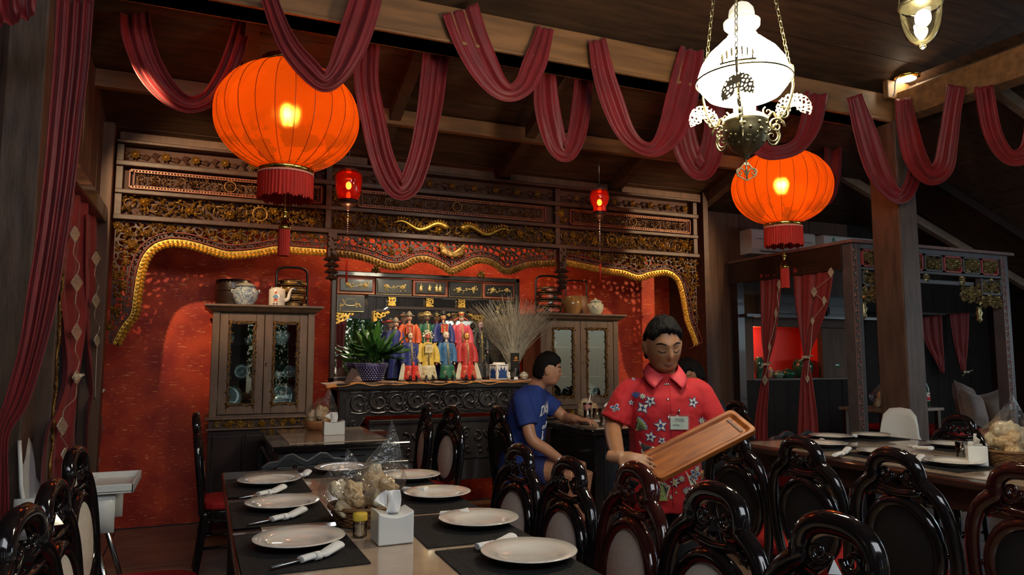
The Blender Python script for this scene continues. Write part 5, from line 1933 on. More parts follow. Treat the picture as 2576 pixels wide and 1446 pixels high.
# ================================================================ LAMPS
def big_lantern(c, R, label, tilt=0.):
    """oblate red silk lantern lit from inside"""
    t = thing('silk_lantern', label, 'lantern', c, 0, 'large round orange silk lanterns')
    H = R * .73
    G = 24

    def fn(u, v):
        th = math.radians(20) + (PI - math.radians(40)) * v
        a = 2 * PI * u
        g_ = 1 - .022 * (1 - abs(math.sin(a * G / 2))) * math.sin(th)
        r = R * math.sin(th) ** .92 * g_
        return (r * math.cos(a), r * math.sin(a), H * 1.06 * math.cos(th))
    MB().grid(fn, G * 6, 26).build('silk_shade', SILK, t, recalc=False)
    rib = M('lantern_rib_wire', (.20, .02, .01), .5)
    first = None
    for k in range(G):
        if first is None:
            first = MB().tube([Vector(fn(0, v)) * 1.002 for v in np.linspace(0, 1, 22)], .0022, 4).build('rib', rib, t)
            o = first
        else:
            o = first.copy()
            col.objects.link(o)
        o.rotation_euler = (0, 0, 2 * PI * k / G)
    zt = H * 1.06 * math.cos(math.radians(20))
    rc = R * math.sin(math.radians(20)) ** .92
    for s in (1, -1):
        MB().lathe([(rc * .98, s * zt), (rc * 1.02, s * (zt + .002)), (rc * 1.02, s * (zt + .045)), (rc * .93, s * (zt + .045)), (rc * .93, s * zt)], n=36).build('brass_collar', BRASS, t)
    fz = -zt - .045
    FR = M('red_fringe', (.62, .02, .008), .7, var=.5, scale=120, stretch=(1, 1, .02))

    def fr(u, v):
        a = 2 * PI * u
        r = rc * (1.0 + .02 * math.sin(a * 46) + .015 * v)
        return (r * math.cos(a), r * math.sin(a), fz - .16 * v - (.012 * math.sin(a * 31) * math.sin(a * 17) if v == 1 else 0))
    MB().grid(fr, 230, 3).build('fringe', FR, t, recalc=False)
    MB().lathe([(rc * 1.03, fz + .002), (rc * 1.03, fz - .008)], n=36).build('pink_piping', M('pink_piping', (.8, .35, .3), .6), t)
    # cord, brass bell and tassel below
    MB().tube([(0, 0, -H * .2), (0, 0, fz - .24)], .003, 6).build('cord', BRASS, t)
    MB().lathe([(.0, fz - .225), (.014, fz - .23), (.018, fz - .24), (.010, fz - .25), (.010, fz - .29), (.020, fz - .30), (.036, fz - .335), (.038, fz - .35), (.0, fz - .352)], n=18).build('brass_bell', BRASS, t)
    MB().grid(lambda u, v: ((.034 + .003 * math.sin(u * 2 * PI * 18)) * math.cos(2 * PI * u), (.034 + .003 * math.sin(u * 2 * PI * 18)) * math.sin(2 * PI * u), fz - .352 - .165 * v), 90, 2).build('tassel', FR, t, recalc=False)
    MB().tube([(0, 0, H * 1.06), (.0, 0, 3.72 - c[2] if c[2] > 2 else 1)], .004, 6).tube([(.05, 0, zt), (0, 0, zt + .14)], .003, 6).tube([(-.05, 0, zt), (0, 0, zt + .14)], .003, 6).build('suspension_wire', STEEL, t)
    b = MB()
    for s in (-.018, .018):
        b.tube([(s, 0, -.05), (s, 0, .035)], [.011, .013], 10)
    b.build('bulb', BULB, t)
    MB().lathe([(.02, -.12), (.026, -.11), (.026, -.06), (.02, -.055)], n=14).build('bulb_socket', MATS['lantern_rib_wire'], t)
    lamp('POINT', 'lantern_light', (c[0], c[1], c[2] + .02), 15, (1, .62, .26), size=.035)
    return t


lc = PY(724, 296, 4.62)
big_lantern((lc.x, 4.62, lc.z - .0), .445, 'large orange lit silk lantern with red fringe, left, before the carved screen')
lc = PY(1966, 466, 4.62)
big_lantern((lc.x, 4.62, lc.z - .02), .445 * .93, 'orange lit silk lantern with red fringe on the right, below the oil lamp')
REDGL = M('ruby_glass', (.95, .09, .03), .08, trans=.85, coat=.3)


def ruby_lamp(c, wide, label):
    t = thing('ruby_glass_lamp', label, 'lamp', c, 0, 'small ruby glass lamps')
    if wide:
        prof = [(.060, .11), (.095, .10), (.103, .08), (.100, .02), (.090, -.06), (.066, -.115)]
    else:
        prof = [(.075, .105), (.082, .09), (.086, .05), (.072, 0), (.054, -.03), (.056, -.07), (.048, -.085)]
    MB().lathe(prof, n=28).build('glass_shade', REDGL, t, solid=.003)
    rr, zb = prof[-1]
    MB().lathe([(rr * 1.15, zb + .01), (rr * 1.2, zb - .005), (rr * .7, zb - .03), (.015, zb - .045), (.012, zb - .07), (0, zb - .075)], n=20).build('brass_cup', DKW, t)
    MB().lathe([(.0, prof[0][1] + .045), (.06, prof[0][1] + .035), (.075, prof[0][1] + .012), (.07, prof[0][1] + .01)], n=20).build('smoke_cap', M('smoked_glass', (.15, .10, .08), .2, trans=.5), t)
    MB().tube([(0, 0, prof[0][1] + .04), (0, 0, 3.28 - c[2])], .003, 5).build('suspension_wire', STEEL, t)
    q = MB()
    for i in range(22):
        q.sph((0, 0, zb - .09 - i * .016), .0045, 6, 4)
    q.build('bead_chain', STEEL, t)
    MB().tube([(0, 0, zb - .45), (0, 0, zb - .62)], .008, 6).build('pull_tassel', MATS['red_fringe'], t)
    MB().sph((0, 0, .01), (.022, .022, .03), 12, 8).build('bulb', BULB2, t)
    lamp('POINT', 'ruby_light', (c[0], c[1], c[2] - .24), 2.5, (1, .40, .17), size=.03)


p = PY(877, 470, 5.45)
ruby_lamp((p.x, 5.45, p.z), True, 'ruby glass lamp beside the large left lantern, tapering downwards')
p = PY(1508, 512, 5.45)
ruby_lamp((p.x, 5.45, p.z), False, 'small ruby glass lamp with flared top, hanging before the right end of the screen')

# ---- opal oil lamp
p = PY(1872, 245, 2.3)
ol = thing('oil_lamp', 'ornate hanging oil lamp with glowing opal glass shade at upper right', 'lamp', (p.x, 2.3, p.z))
MET = M('antique_brass', (.20, .17, .09), .4, metal=.8, var=.4, scale=30)
MB().lathe([(.082, .245), (.105, .222), (.14, .19), (.17, .145), (.186, .10), (.188, .075), (.178, .045), (.150, .01), (.13, 0), (.125, .004), (.146, .02), (.170, .05)], n=44).build('opal_shade', EMW, ol)
OPAL = M('opal_glass', (.85, .82, .72), .2, emit=(1, .9, .65), es=.7)
MB().lathe([(.055, .235), (.070, .25), (.062, .27), (.050, .285), (.074, .31), (.076, .33), (.055, .345), (.035, .35)], n=32).build('opal_chimney_ring', OPAL, ol)
MB().lathe([(.050, .355), (.054, .362), (.050, .385), (.035, .405), (.012, .418), (.0, .42)], n=28).build('smoke_bell', OPAL, ol)
MB().tube([(0, 0, .42), (0, 0, .46)], .004, 6).build('hook', MET, ol)
MB().lathe([(.042, .02), (.040, -.02), (.044, -.03), (.046, -.055), (.036, -.06), (.052, -.07), (.050, -.078), (.075, -.083), (.090, -.098), (.094, -.11), (.0, -.112)], n=32).build('burner', OPAL, ol)
font = MB().lathe([(.094, -.11), (.090, -.118), (.092, -.15), (.080, -.19), (.055, -.225), (.030, -.242), (.012, -.25), (.016, -.262), (0, -.268)], n=32)
for i in range(60):
    a, h_ = rnd(0, 2 * PI), rnd(-.21, -.13)
    r_ = .092 - max(0, (-.15 - h_)) * .45
    font.sph((r_ * math.cos(a), r_ * math.sin(a), h_), .008, 6, 4)
font.build('oil_font', MET, ol)


def filigree(fn, T, seed, cell=.022, w_=.0055, box=(-.1, .1, -.1, .1), th=.004):
    q = MB(T)
    F = lace(cell, w_, seed)
    q.field(lambda X, Z: np.where(fn(X, Z), F(X, Z), -.01), *box, .0028, -th / 2, th / 2)
    return q


for k, ang in enumerate((-18, 102, 222)):
    a = math.radians(ang)
    Tr = Matrix.Rotation(a, 4, 'Z')
    arm = MB(Tr)
    arm.tube(smooth_pts([(.085, 0, -.115), (.12, 0, -.06), (.15, 0, -.09), (.19, 0, -.03), (.215, 0, .05), (.215, 0, .09)], 6), .006, 6)
    arm.spiral(.135, 0, -.12, .034, 1.3, 0, 1, .006)
    arm.spiral(.115, 0, -.165, .026, 1.2, 1, -1, .005)
    arm.spiral(.165, 0, -.065, .028, 1.2, 2, -1, .005)
    arm.spiral(.10, 0, -.06, .020, 1.2, 2, 1, .004)
    arm.tube(smooth_pts([(.085, 0, -.12), (.10, 0, -.19), (.13, 0, -.20), (.15, 0, -.16), (.13, 0, -.13)], 5), .005, 6)
    for i in range(6):
        arm.leaf(.10 + .018 * i, 0, -.15 + .02 * i, rnd(0, 6), .03, .018, .006)
        arm.sph((.10 + .018 * i, .0, -.16 + .022 * i), .006, 6, 4)
    ar = arm.build('scroll_arm', MET, ol)
    fan = filigree(lambda X, Z: (np.hypot(X, Z) < .072) & (np.hypot(X, Z) > .012) & (Z > -np.abs(X) * .5 - .0), Tr @ Matrix.Translation((.215, 0, -.045)) @ Matrix.Rotation(-.4 + (PI / 2 if k else 0), 4, 'Z'), k + 3, .016, .0062, (-.08, .08, -.05, .08))
    fan.build('filigree_fan', M('pale_cast_brass', (.62, .52, .30), .35, metal=.7), ar)
    ch = MB()
    top = Vector((.02 * math.cos(a), .02 * math.sin(a), 1.2))
    bot = Vector((.215 * math.cos(a), .215 * math.sin(a), .09))
    N = 42
    for i in range(N):
        c_ = bot.lerp(top, i / N)
        pts = [(c_.x + (.007 * math.cos(t_) if i % 2 else 0), c_.y + (.007 * math.cos(t_) if not i % 2 else 0), c_.z + .017 * math.sin(t_)) for t_ in np.linspace(0, 2 * PI, 9)[:-1]]
        ch.tube(pts, .0022, 4, closed=True)
    ch.build('chain', MET, ol)
# pierced crown band around the shade and the drop ornament
cr_ = MB()
for k in range(3):
    a = math.radians(-18 + 120 * k)
    for i in range(7):
        aa = a + (i - 3) * .10
        cr_.tube([((.196 + .006 * math.cos(t_)) * math.cos(aa), (.196 + .006 * math.cos(t_)) * math.sin(aa), .105 + .020 * math.sin(t_) + .02 * math.cos((i - 3) * .5)) for t_ in np.linspace(0, 2 * PI, 8)[:-1]], .003, 4, closed=True)
    for i in range(12):
        cr_.tube([(.197 * math.cos(a + u), .197 * math.sin(a + u), .085) for u in (-.35 + i * .06, -.35 + (i + 1) * .06)], .005, 5)
    cr_.tube([(.197 * math.cos(a), .197 * math.sin(a), .085), (.215 * math.cos(a), .215 * math.sin(a), .09)], .005, 5)
cr_.tube([(.197 * math.cos(u), .197 * math.sin(u), .07) for u in np.linspace(0, 2 * PI, 40)[:-1]], .004, 5, closed=True)
cr_.build('gallery_ring', MET, ol)
dr = MB(Matrix.Rotation(-.4, 4, 'Z') @ Matrix.Translation((0, 0, -.31)))
dr.spiral(-.028, 0, -.012, .018, 1.2, 0, 1, .0035, nn=5)
dr.spiral(.028, 0, -.012, .018, 1.2, PI, -1, .0035, nn=5)
dr.tube([(0, 0, .05), (0, 0, -.04)], .004, 5)
dr.tube(smooth_pts([(-.04, 0, -.02), (-.02, 0, .01), (0, 0, .03), (.02, 0, .01), (.04, 0, -.02), (.02, 0, -.035), (0, 0, -.045), (-.02, 0, -.035)], 4, True), .003, 5, closed=True)
for s in (-1, 1):
    dr.tube([(0, 0, -.03), (s * .015, 0, .005)], .003, 5)
dr.box(-.010, .010, -.002, .002, .02, .03)
dr.build('drop_ornament', MATS['pale_cast_brass'], ol)

# ---- clear bell lamp, top right
p = PY(2318, 55, 2.2)
gl = thing('bell_jar_lamp', 'clear glass bell lamp with lit bulb in the top right corner', 'lamp', (p.x, 2.2, p.z))
MB().lathe([(.085, .085), (.088, .06), (.083, -.01), (.068, -.065), (.040, -.098), (.016, -.108), (.018, -.118), (.014, -.128), (0, -.132)], n=32).build('bell_glass', CLEAR, gl)
MB().lathe([(.088, .075), (.096, .08), (.094, .095), (.085, .10), (.04, .13), (.015, .135), (0, .137)], n=28).build('brass_rim', MET, gl)
MB().sph((.012, 0, .02), (.035, .035, .042), 16, 10).build('bulb', M('lit_frosted_bulb', (1, 1, 1), emit=(1, .88, .55), es=22), gl)
for k in range(3):
    a = 2 * PI * k / 3
    MB().tube([(.09 * math.cos(a), .09 * math.sin(a), .09), (0, 0, .9)], .003, 5).build('chain', MET, gl)
lamp('POINT', 'bell_lamp_light', (p.x, 2.2, p.z - .16), 22, (1, .87, .62), size=.04)

# ================================================================ TABLEWARE
def dinner_plate(x, y, z, label, group):
    t = thing('dinner_plate', label, 'plate', (x, y, z), 0, group)
    if not hasattr(dinner_plate, 'me'):
        o = MB().lathe([(.0, .004), (.055, .004), (.062, .0), (.066, .003), (.082, .010), (.100, .0165), (.138, .024), (.142, .0265), (.139, .0285), (.100, .0215), (.088, .0165), (.080, .0105), (.0, .009)], n=56).build('dish', PORC, t)
        dinner_plate.me = o.data
    else:
        o = bpy.data.objects.new('dish', dinner_plate.me)
        col.objects.link(o)
        o.parent = t
    return t


def mat_rect(x0, x1, y0, y1, z, label, group, rot=0):
    q = MB()
    n = 26
    w_ = (x1 - x0)
    l_ = (y1 - y0)
    for i in range(n):
        a = -l_ / 2 + i * l_ / n
        q.box(-w_ / 2, w_ / 2, a + .0012, a + l_ / n - .0012, 0, .0035)
    for s in (-.38, -.13, .13, .38):
        q.box(s * w_ - .003, s * w_ + .003, -l_ / 2, l_ / 2, .0005, .0042)
    o = q.build('placemat', MATT, loc=((x0 + x1) / 2, (y0 + y1) / 2, z), rot=(0, 0, rot))
    return tag(o, label, 'placemat', group)


def wrapped_cutlery(p, q, label, group, ball=False):
    p, q = Vector(p), Vector(q)
    d = (q - p)
    L = max(d.length, .06)
    t = thing('wrapped_cutlery', label, 'cutlery', p, math.atan2(d.y, d.x), group)
    g = MB()
    a, b = (L * .38, L) if not ball else (0, L)
    pts = smooth_pts([(a, 0, .012), (a + (b - a) * .25, .002, .014), (a + (b - a) * .45, -.003, .013), (a + (b - a) * .7, .012, .016), (b, .028, .022)], 5)
    n_ = len(pts)
    g.tube(pts, [.017 if i < n_ * .3 else (.012 if i < n_ * .5 else .016 + .006 * (i / n_)) for i in range(n_)], 9, flat=.55, up=(0, 0, 1))
    g.tube([(a + (b - a) * .30, 0, .013), (a + (b - a) * .42, 0, .013)], .020, 8, flat=.6, up=(0, 0, 1))
    g.build('paper_napkin', PAPER, t)
    if not ball:
        MB().tube([(0, 0, .008), (L * .8, .003, .012)], [.004, .006], 6).tube([(.005, .012, .008), (L * .8, .006, .012)], [.003, .005], 6).build('handle', STEEL, t)
    return t


GPL = 'white plates on the foreground table'
plates = [(.292, 2.382, 'nearest white plate on the left side of the foreground table'), (.299, 2.986, 'middle white plate on the left side of the foreground table'),
          (.294, 3.551, 'farthest white plate on the left side of the foreground table'), (.671, 3.80, 'white plate at the far head of the foreground table'),
          (.93, 3.42, 'farthest white plate on the right side, partly behind the cracker bag'), (.915, 2.945, 'second farthest white plate on the right side of the foreground table'),
          (.905, 2.42, 'second nearest white plate on the right side of the foreground table'), (.888, 1.957, 'nearest white plate on the right side, at the bottom of the view')]
GM = 'black placemats on the foreground table'
mats = [(.11, .455, 2.10, 2.60, 'the nearest left plate'), (.11, .455, 2.70, 3.18, 'the middle left plate'), (.11, .455, 3.30, 3.78, 'the farthest left plate'),
        (.47, .90, 3.67, 3.98, 'the plate at the far head'), (.66, 1.01, 3.18, 3.62, 'the farthest right plate'), (.66, 1.01, 2.68, 3.14, 'the second farthest right plate'),
        (.66, 1.01, 2.19, 2.64, 'the second nearest right plate'), (.66, 1.01, 1.72, 2.15, 'the nearest right plate')]
for (a, b, c, d, lb) in mats:
    mat_rect(a, b, c, d, TZ - .001, 'black slatted placemat under ' + lb, GM, rnd(-.03, .03))
mat_rect(.12, .47, 1.45, 1.93, TZ - .001, 'black slatted placemat at the bottom edge without a plate in view', GM)
for (x, y, lb) in plates:
    dinner_plate(x, y, TZ + .004, lb, GPL)
GN = 'napkin-wrapped cutlery on the foreground table'
Zn = TZ + .004
for (a, b, lb, ball) in (((682, 1436), (866, 1392), 'napkin-wrapped cutlery in front of the nearest left plate', 0), ((624, 1325), (773, 1298), 'napkin-wrapped cutlery in front of the middle left plate', 0),
                         ((601, 1258), (722, 1238), 'napkin-wrapped cutlery in front of the farthest left plate', 0), ((752, 1202), (782, 1198), 'crumpled napkin roll left of the plate at the far head', 1),
                         ((960, 1194), (985, 1198), 'napkin roll left of the farthest right plate', 1), ((1016, 1236), (1060, 1245), 'napkin roll behind the second farthest right plate', 1),
                         ((1108, 1300), (1172, 1304), 'napkin roll at the left rim of the second nearest right plate', 1), ((1200, 1385), (1300, 1372), 'napkin-wrapped cutlery behind the nearest right plate', 1)):
    wrapped_cutlery(PZ(*a, Zn), PZ(*b, Zn), lb, GN, ball)


def tissue_box(cx, cy, z, rz, w_, d_, h_, label, tissue=True):
    t = thing('tissue_box', label, 'tissue box', (cx, cy, z), rz)
    q = MB()
    N = 12
    top = [(x, h_ - .012 * math.cos((x / w_) * PI) * 1.0 + .004 * (abs(2 * x / w_) ** 3)) for x in np.linspace(-w_ / 2, w_ / 2, N)]
    q.ext([(-w_ / 2, 0), (w_ / 2, 0)] + [(x, zz) for x, zz in top[::-1]], -d_ / 2, d_ / 2)
    q.build('body', WPLAST, t, bevel=.005)
    MB().lathe([(.0, 0), (.026, .0), (.028, .001)], (0, 0, h_ - .0115), 20, sx=1.2, sy=.8).build('slot', BLACKL, t)
    if tissue:
        g = MB()
        g.grid(lambda u, v: (-.022 + .044 * u + .008 * math.sin(v * 3), .004 * math.sin(u * 7 + v * 4), h_ - .014 + .075 * v), 6, 8)
        g.grid(lambda u, v: (-.020 - .045 * u * v + .0, .012 * math.sin(u * 4) - .006, h_ + .010 + .055 * v - .03 * u * v), 6, 6)
        g.build('tissue', PAPER, t, solid=.001)
    return t


c1, c2, c3 = PZ(951, 1375, TZ), PZ(1041, 1365, TZ), PZ(931, 1355, TZ)
wv = c2 - c1
dv = c3 - c1
ctr = c1 + wv / 2 + dv / 2
tissue_box(ctr.x, ctr.y, TZ, math.atan2(wv.y, wv.x), wv.length, dv.length * 1.0, .098, 'white tissue box with a tissue pulled up on the foreground table')
p = PZ(905, 1350, TZ)
tj = thing('toothpick_jar', 'small clear toothpick jar with yellow cap left of the tissue box', 'jar', (p.x, p.y, TZ))
MB().lathe([(.0, .001), (.021, .001), (.023, .004), (.023, .048), (.020, .055)], n=20).build('jar_body', CLEAR, tj)
MB().lathe([(.0235, .053), (.0245, .055), (.0245, .073), (.022, .077), (0, .078)], n=24).build('cap', M('yellow_plastic', (.75, .50, .06), .4), tj)
q = MB()
for i in range(26):
    a, r = rnd(0, 6.3), rnd(0, .012)
    q.tube([(r * math.cos(a), r * math.sin(a), .003), (1.25 * r * math.cos(a + .5), 1.25 * r * math.sin(a + .5), .05)], .0009, 4)
q.build('toothpicks', M('toothpick_wood', (.7, .55, .35), .7), tj, kind='stuff')

CRK = M('pale_cracker', (.66, .52, .32), .75, var=.3, scale=30, bump=.7, bscale=60)
CRK2 = M('speckled_cracker', (.68, .50, .28), .7, c2=(.40, .22, .08), scale=70, bump=.5)
WICK = M('brown_wicker', (.20, .09, .03), .55, var=.4, scale=40, bump=.4)


def basket(t, r, h, clay=False):
    if clay:
        MB().lathe([(r * .7, 0), (r * .95, h * .35), (r, h * .8), (r * .97, h), (r * .9, h), (r * .8, h * .3), (0, .01)], n=28).build('clay_bowl', M('terracotta', (.36, .15, .05), .5, var=.2, scale=9), t)
        return
    q = MB()
    for i in range(9):
        z = .006 + i * h / 9
        rr = r * (.78 + .22 * i / 8)
        q.tube([(rr * (1 + .02 * math.sin(a * 14 + PI * (i % 2))) * math.cos(a), rr * (1 + .02 * math.sin(a * 14 + PI * (i % 2))) * math.sin(a), z) for a in np.linspace(0, 2 * PI, 57)[:-1]], h / 15, 5, closed=True)
    q.lathe([(0, .006), (r * .8, .006)], n=20)
    q.tube([(r * 1.02 * math.cos(a), r * 1.02 * math.sin(a), h + .003 * math.sin(a * 20)) for a in np.linspace(0, 2 * PI, 41)[:-1]], .008, 6, closed=True)
    q.build('wicker', WICK, t)


def cracker_bag(loc, r, h, label, n=6, seed=0, peak=.10, name='cracker_bag', lean=(0, 0)):
    R = random.Random(seed)
    t = thing(name, label, 'cracker bag', loc)
    made = 0
    for i in range(n):
        a, rr, z = R.uniform(0, 6.3), R.uniform(.1, .45) * r, (.18 + .62 * i / max(1, n - 1)) * h * .75
        s_ = r * R.uniform(.50, .66)
        sd = R.uniform(0, 99)
        q = MB()
        q.T = Matrix.Translation((rr * math.cos(a), rr * math.sin(a), z + .01)) @ Euler((R.uniform(-1, 1), R.uniform(-1, 1), a)).to_matrix().to_4x4()
        q.sph((0, 0, 0), (s_, s_ * .55, s_ * .8), 22, 14, fn=lambda d: 1 + .22 * noise.noise(d * 2.2 + Vector((sd, 0, 0))) + .10 * math.sin(d.x * 11 + 3 * noise.noise(d * 3 + Vector((sd, 1, 0)))))
        q.build('cracker', CRK if i % 2 else CRK2, t)

    def fn(u, v):
        a = 2 * PI * u
        prof = math.sin(min(1, v * 1.6 + .12) * PI / 2) * (1 - max(0, (v - .55) / .45) ** 1.3 * .78)
        k = r * 1.04 * prof * (1 + .10 * noise.noise(Vector((math.cos(a) * 2, math.sin(a) * 2, v * 4 + seed))) + .05 * math.sin(a * 7 + v * 9))
        fl = 1 - .75 * max(0, (v - .55) / .45)
        return (k * math.cos(a) * (1.1 + .25 * max(0, v - .6)) + lean[0] * v * v, k * math.sin(a) * fl + lean[1] * v * v, h * (v ** .9) * 1.15 + .015 * math.sin(a * 2 + 1) * v + (peak * max(0, v - .7) / .3 * (.5 + .5 * math.cos(a))))
    MB().grid(fn, 40, 22).build('plastic_film', FILM, t)
    return t


p = PZ(912, 1332, TZ)
bk = thing('wicker_basket', 'brown wicker basket holding cracker bags behind the tissue box', 'basket', (p.x + .02, p.y + .10, TZ))
basket(bk, .115, .065)
bx, by_ = p.x + .02, p.y + .10
cracker_bag((bx - .055, by_ - .02, TZ + .02), .085, .16, 'clear bag of pale coiled crackers, left one in the wicker basket', 10, 1, .05, lean=(-.03, 0))
cracker_bag((bx + .065, by_ + .03, TZ + .02), .080, .20, 'clear bag of speckled crackers with a pointed tip, right one in the wicker basket', 10, 2, .10, lean=(.02, 0))
# far marble table
p = PZ(810, 1085, FZ)
cb = thing('clay_bowl', 'terracotta bowl on the far marble table', 'bowl', (p.x - .01, p.y + .12, FZ))
basket(cb, .10, .075, True)
cracker_bag((p.x + .0, p.y + .12, FZ + .03), .105, .17, 'clear bag of crackers in the terracotta bowl on the far marble table', 7, 3, .08, lean=(.03, 0))
p = PZ(841, 1094, FZ)
tissue_box(p.x, p.y + .04, FZ, 0, .145, .09, .095, 'white tissue box on the far marble table', True)

# right table
GR_ = 'white plates on the right table'
s = lambda px, py: PZ(px, py, RZ)
for (px, py, lb) in (((2090), 1105, 'white plate at the far left corner of the right table'), (2197, 1102, 'white plate at the far end of the right table, before the booth post'),
                     (2073, 1124, 'white plate second in the left row of the right table'), (2222, 1145, 'white plate third in the left row, behind a black chair back'),
                     (2395, 1126, 'white plate on the far side of the right table behind the tissue box'), (2400, 1172, 'white plate partly hidden by the maroon chair on the right')):
    c = s(px, py)
    dinner_plate(c.x, c.y, RZ + .004, lb, GR_)
    mat_rect(c.x - .19, c.x + .17, c.y - .16, c.y + .16, RZ - .001, 'black placemat under the ' + lb.replace('white plate ', 'plate ').replace(', behind a black chair back', ' of the right table').replace(', before the booth post', '').replace(' of the right table behind the tissue box', ' behind the tissue box'), 'black placemats on the right table')
for a, b, lb in (((2100, 1150), (2147, 1138), 'napkin roll by the second plate of the left row on the right table'), ((2283, 1172), (2333, 1158), 'napkin roll by the third plate of the left row on the right table'),
                 ((2288, 1126), (2332, 1136), 'napkin roll left of the far-side plate on the right table'), ((2050, 1116), (2072, 1116), 'napkin roll between the two leftmost plates of the right table'), ((2122, 1100), (2145, 1104), 'napkin roll at the far end between two plates')):
    wrapped_cutlery(PZ(*a, RZ + .004), PZ(*b, RZ + .004), lb, 'napkin rolls on the right table', True)
c = s(2456, 1168)
tissue_box(c.x, c.y, RZ, .75, .15, .09, .10, 'white tissue box on the right table beside the drinking glass')
c = s(2421, 1164)
wg = thing('water_glass', 'empty drinking glass beside the tissue box on the right table', 'glass', (c.x, c.y, RZ))
MB().lathe([(0, .004), (.024, .003), (.030, .11), (.028, .11), (.023, .008), (0, .008)], n=24).build('glass_body', CLEAR, wg)
c = s(2475, 1148)
q = MB().grid(lambda u, v: ((u - .5) * .13, (v - .5) * .11, .03 + .030 * noise.noise(Vector((u * 3, v * 3, 4))) + .03 * math.sin(u * PI) * math.sin(v * PI)), 14, 14)
tag(q.build('napkin', PAPER, loc=(c.x + .1, c.y + .14, RZ + .0), solid=.001), 'crumpled white napkin behind the tissue box on the right table', 'napkin')
c = s(2560, 1178)
bk = thing('wicker_basket', 'brown basket with cracker bag at the right edge', 'basket', (c.x + .06, c.y + .06, RZ))
basket(bk, .125, .08)
cracker_bag((c.x + .06, c.y + .06, RZ + .03), .12, .24, 'clear bag of round crackers in the basket at the right edge', 8, 5, .05)
# booth table bag
c = PY(2220, 1018, 4.98)
cracker_bag((c.x + .02, 5.0, .881), .10, .19, 'clear bag of crackers on the booth table left of the pillar', 6, 6, .03)

# men's table
c = PZ(1478, 1066, MZ)
dinner_plate(c.x, c.y, MZ + .001, 'white plate with the pink drink on the men\'s table', None)
dg = thing('drink_glass', 'tall glass of pink iced drink with white straw on the men\'s table', 'glass', (c.x + .0, c.y, MZ + .012))
MB().lathe([(0, .002), (.026, .002), (.030, .02), (.026, .04), (.036, .15), (.034, .15), (.024, .04), (0, .035)], n=24).build('glass_body', CLEAR, dg)
MB().lathe([(0, .036), (.023, .038), (.0325, .13), (0, .132)], n=20).build('pink_drink', M('pink_drink', (.60, .16, .15), .3, c2=(.75, .5, .45), scale=28), dg)
MB().tube([(-.005, 0, .06), (.035, .01, .215)], .005, 7).build('straw', PAPER, dg)
mg = thing('glass_mug', 'clear glass mug with handle right of the pink drink', 'mug', (c.x + .13, c.y + .08, MZ))
MB().lathe([(0, .004), (.034, .004), (.036, .11), (.034, .11), (.031, .01), (0, .01)], n=24).build('glass_body', CLEAR, mg)
MB().tube(smooth_pts([(-.034, 0, .095), (-.065, 0, .09), (-.07, 0, .055), (-.055, 0, .025), (-.034, 0, .02)], 5), .006, 7).build('handle', CLEAR, mg)
c2_ = PZ(1519, 1072, MZ)
sg = thing('small_glass', 'small glass of dark red drink on the men\'s table', 'glass', (c2_.x, c2_.y, MZ))
MB().lathe([(0, .004), (.024, .004), (.028, .07), (.026, .07), (.022, .01), (0, .01)], n=24).build('glass_body', CLEAR, sg)
MB().lathe([(0, .012), (.0215, .012), (.0245, .045), (0, .046)], n=20).build('red_drink', M('dark_red_drink', (.12, .01, .005), .1), sg)
c3_ = PZ(1545, 1066, MZ)
tissue_box(c3_.x + .02, c3_.y + .08, MZ, -.2, .11, .09, .10, 'white tissue box on the men\'s table beside the waiter\'s sleeve')
cracker_bag((c.x + .16, c.y + .24, MZ), .115, .17, 'clear bag of yellow noodle crackers behind the mug on the men\'s table', 6, 8, .03)

# ================================================================ ON THE ALTAR: puppets, plant, vases
ZA = AZ + .014
BEAD = M('pearl_beads', (.75, .66, .48), .25)
WHC = M('offwhite_cloth', (.50, .44, .34), .8)


def clothmat(name, c, sheen=.08):
    return M(name, c, .5, var=.25, scale=40, sheen=sheen)


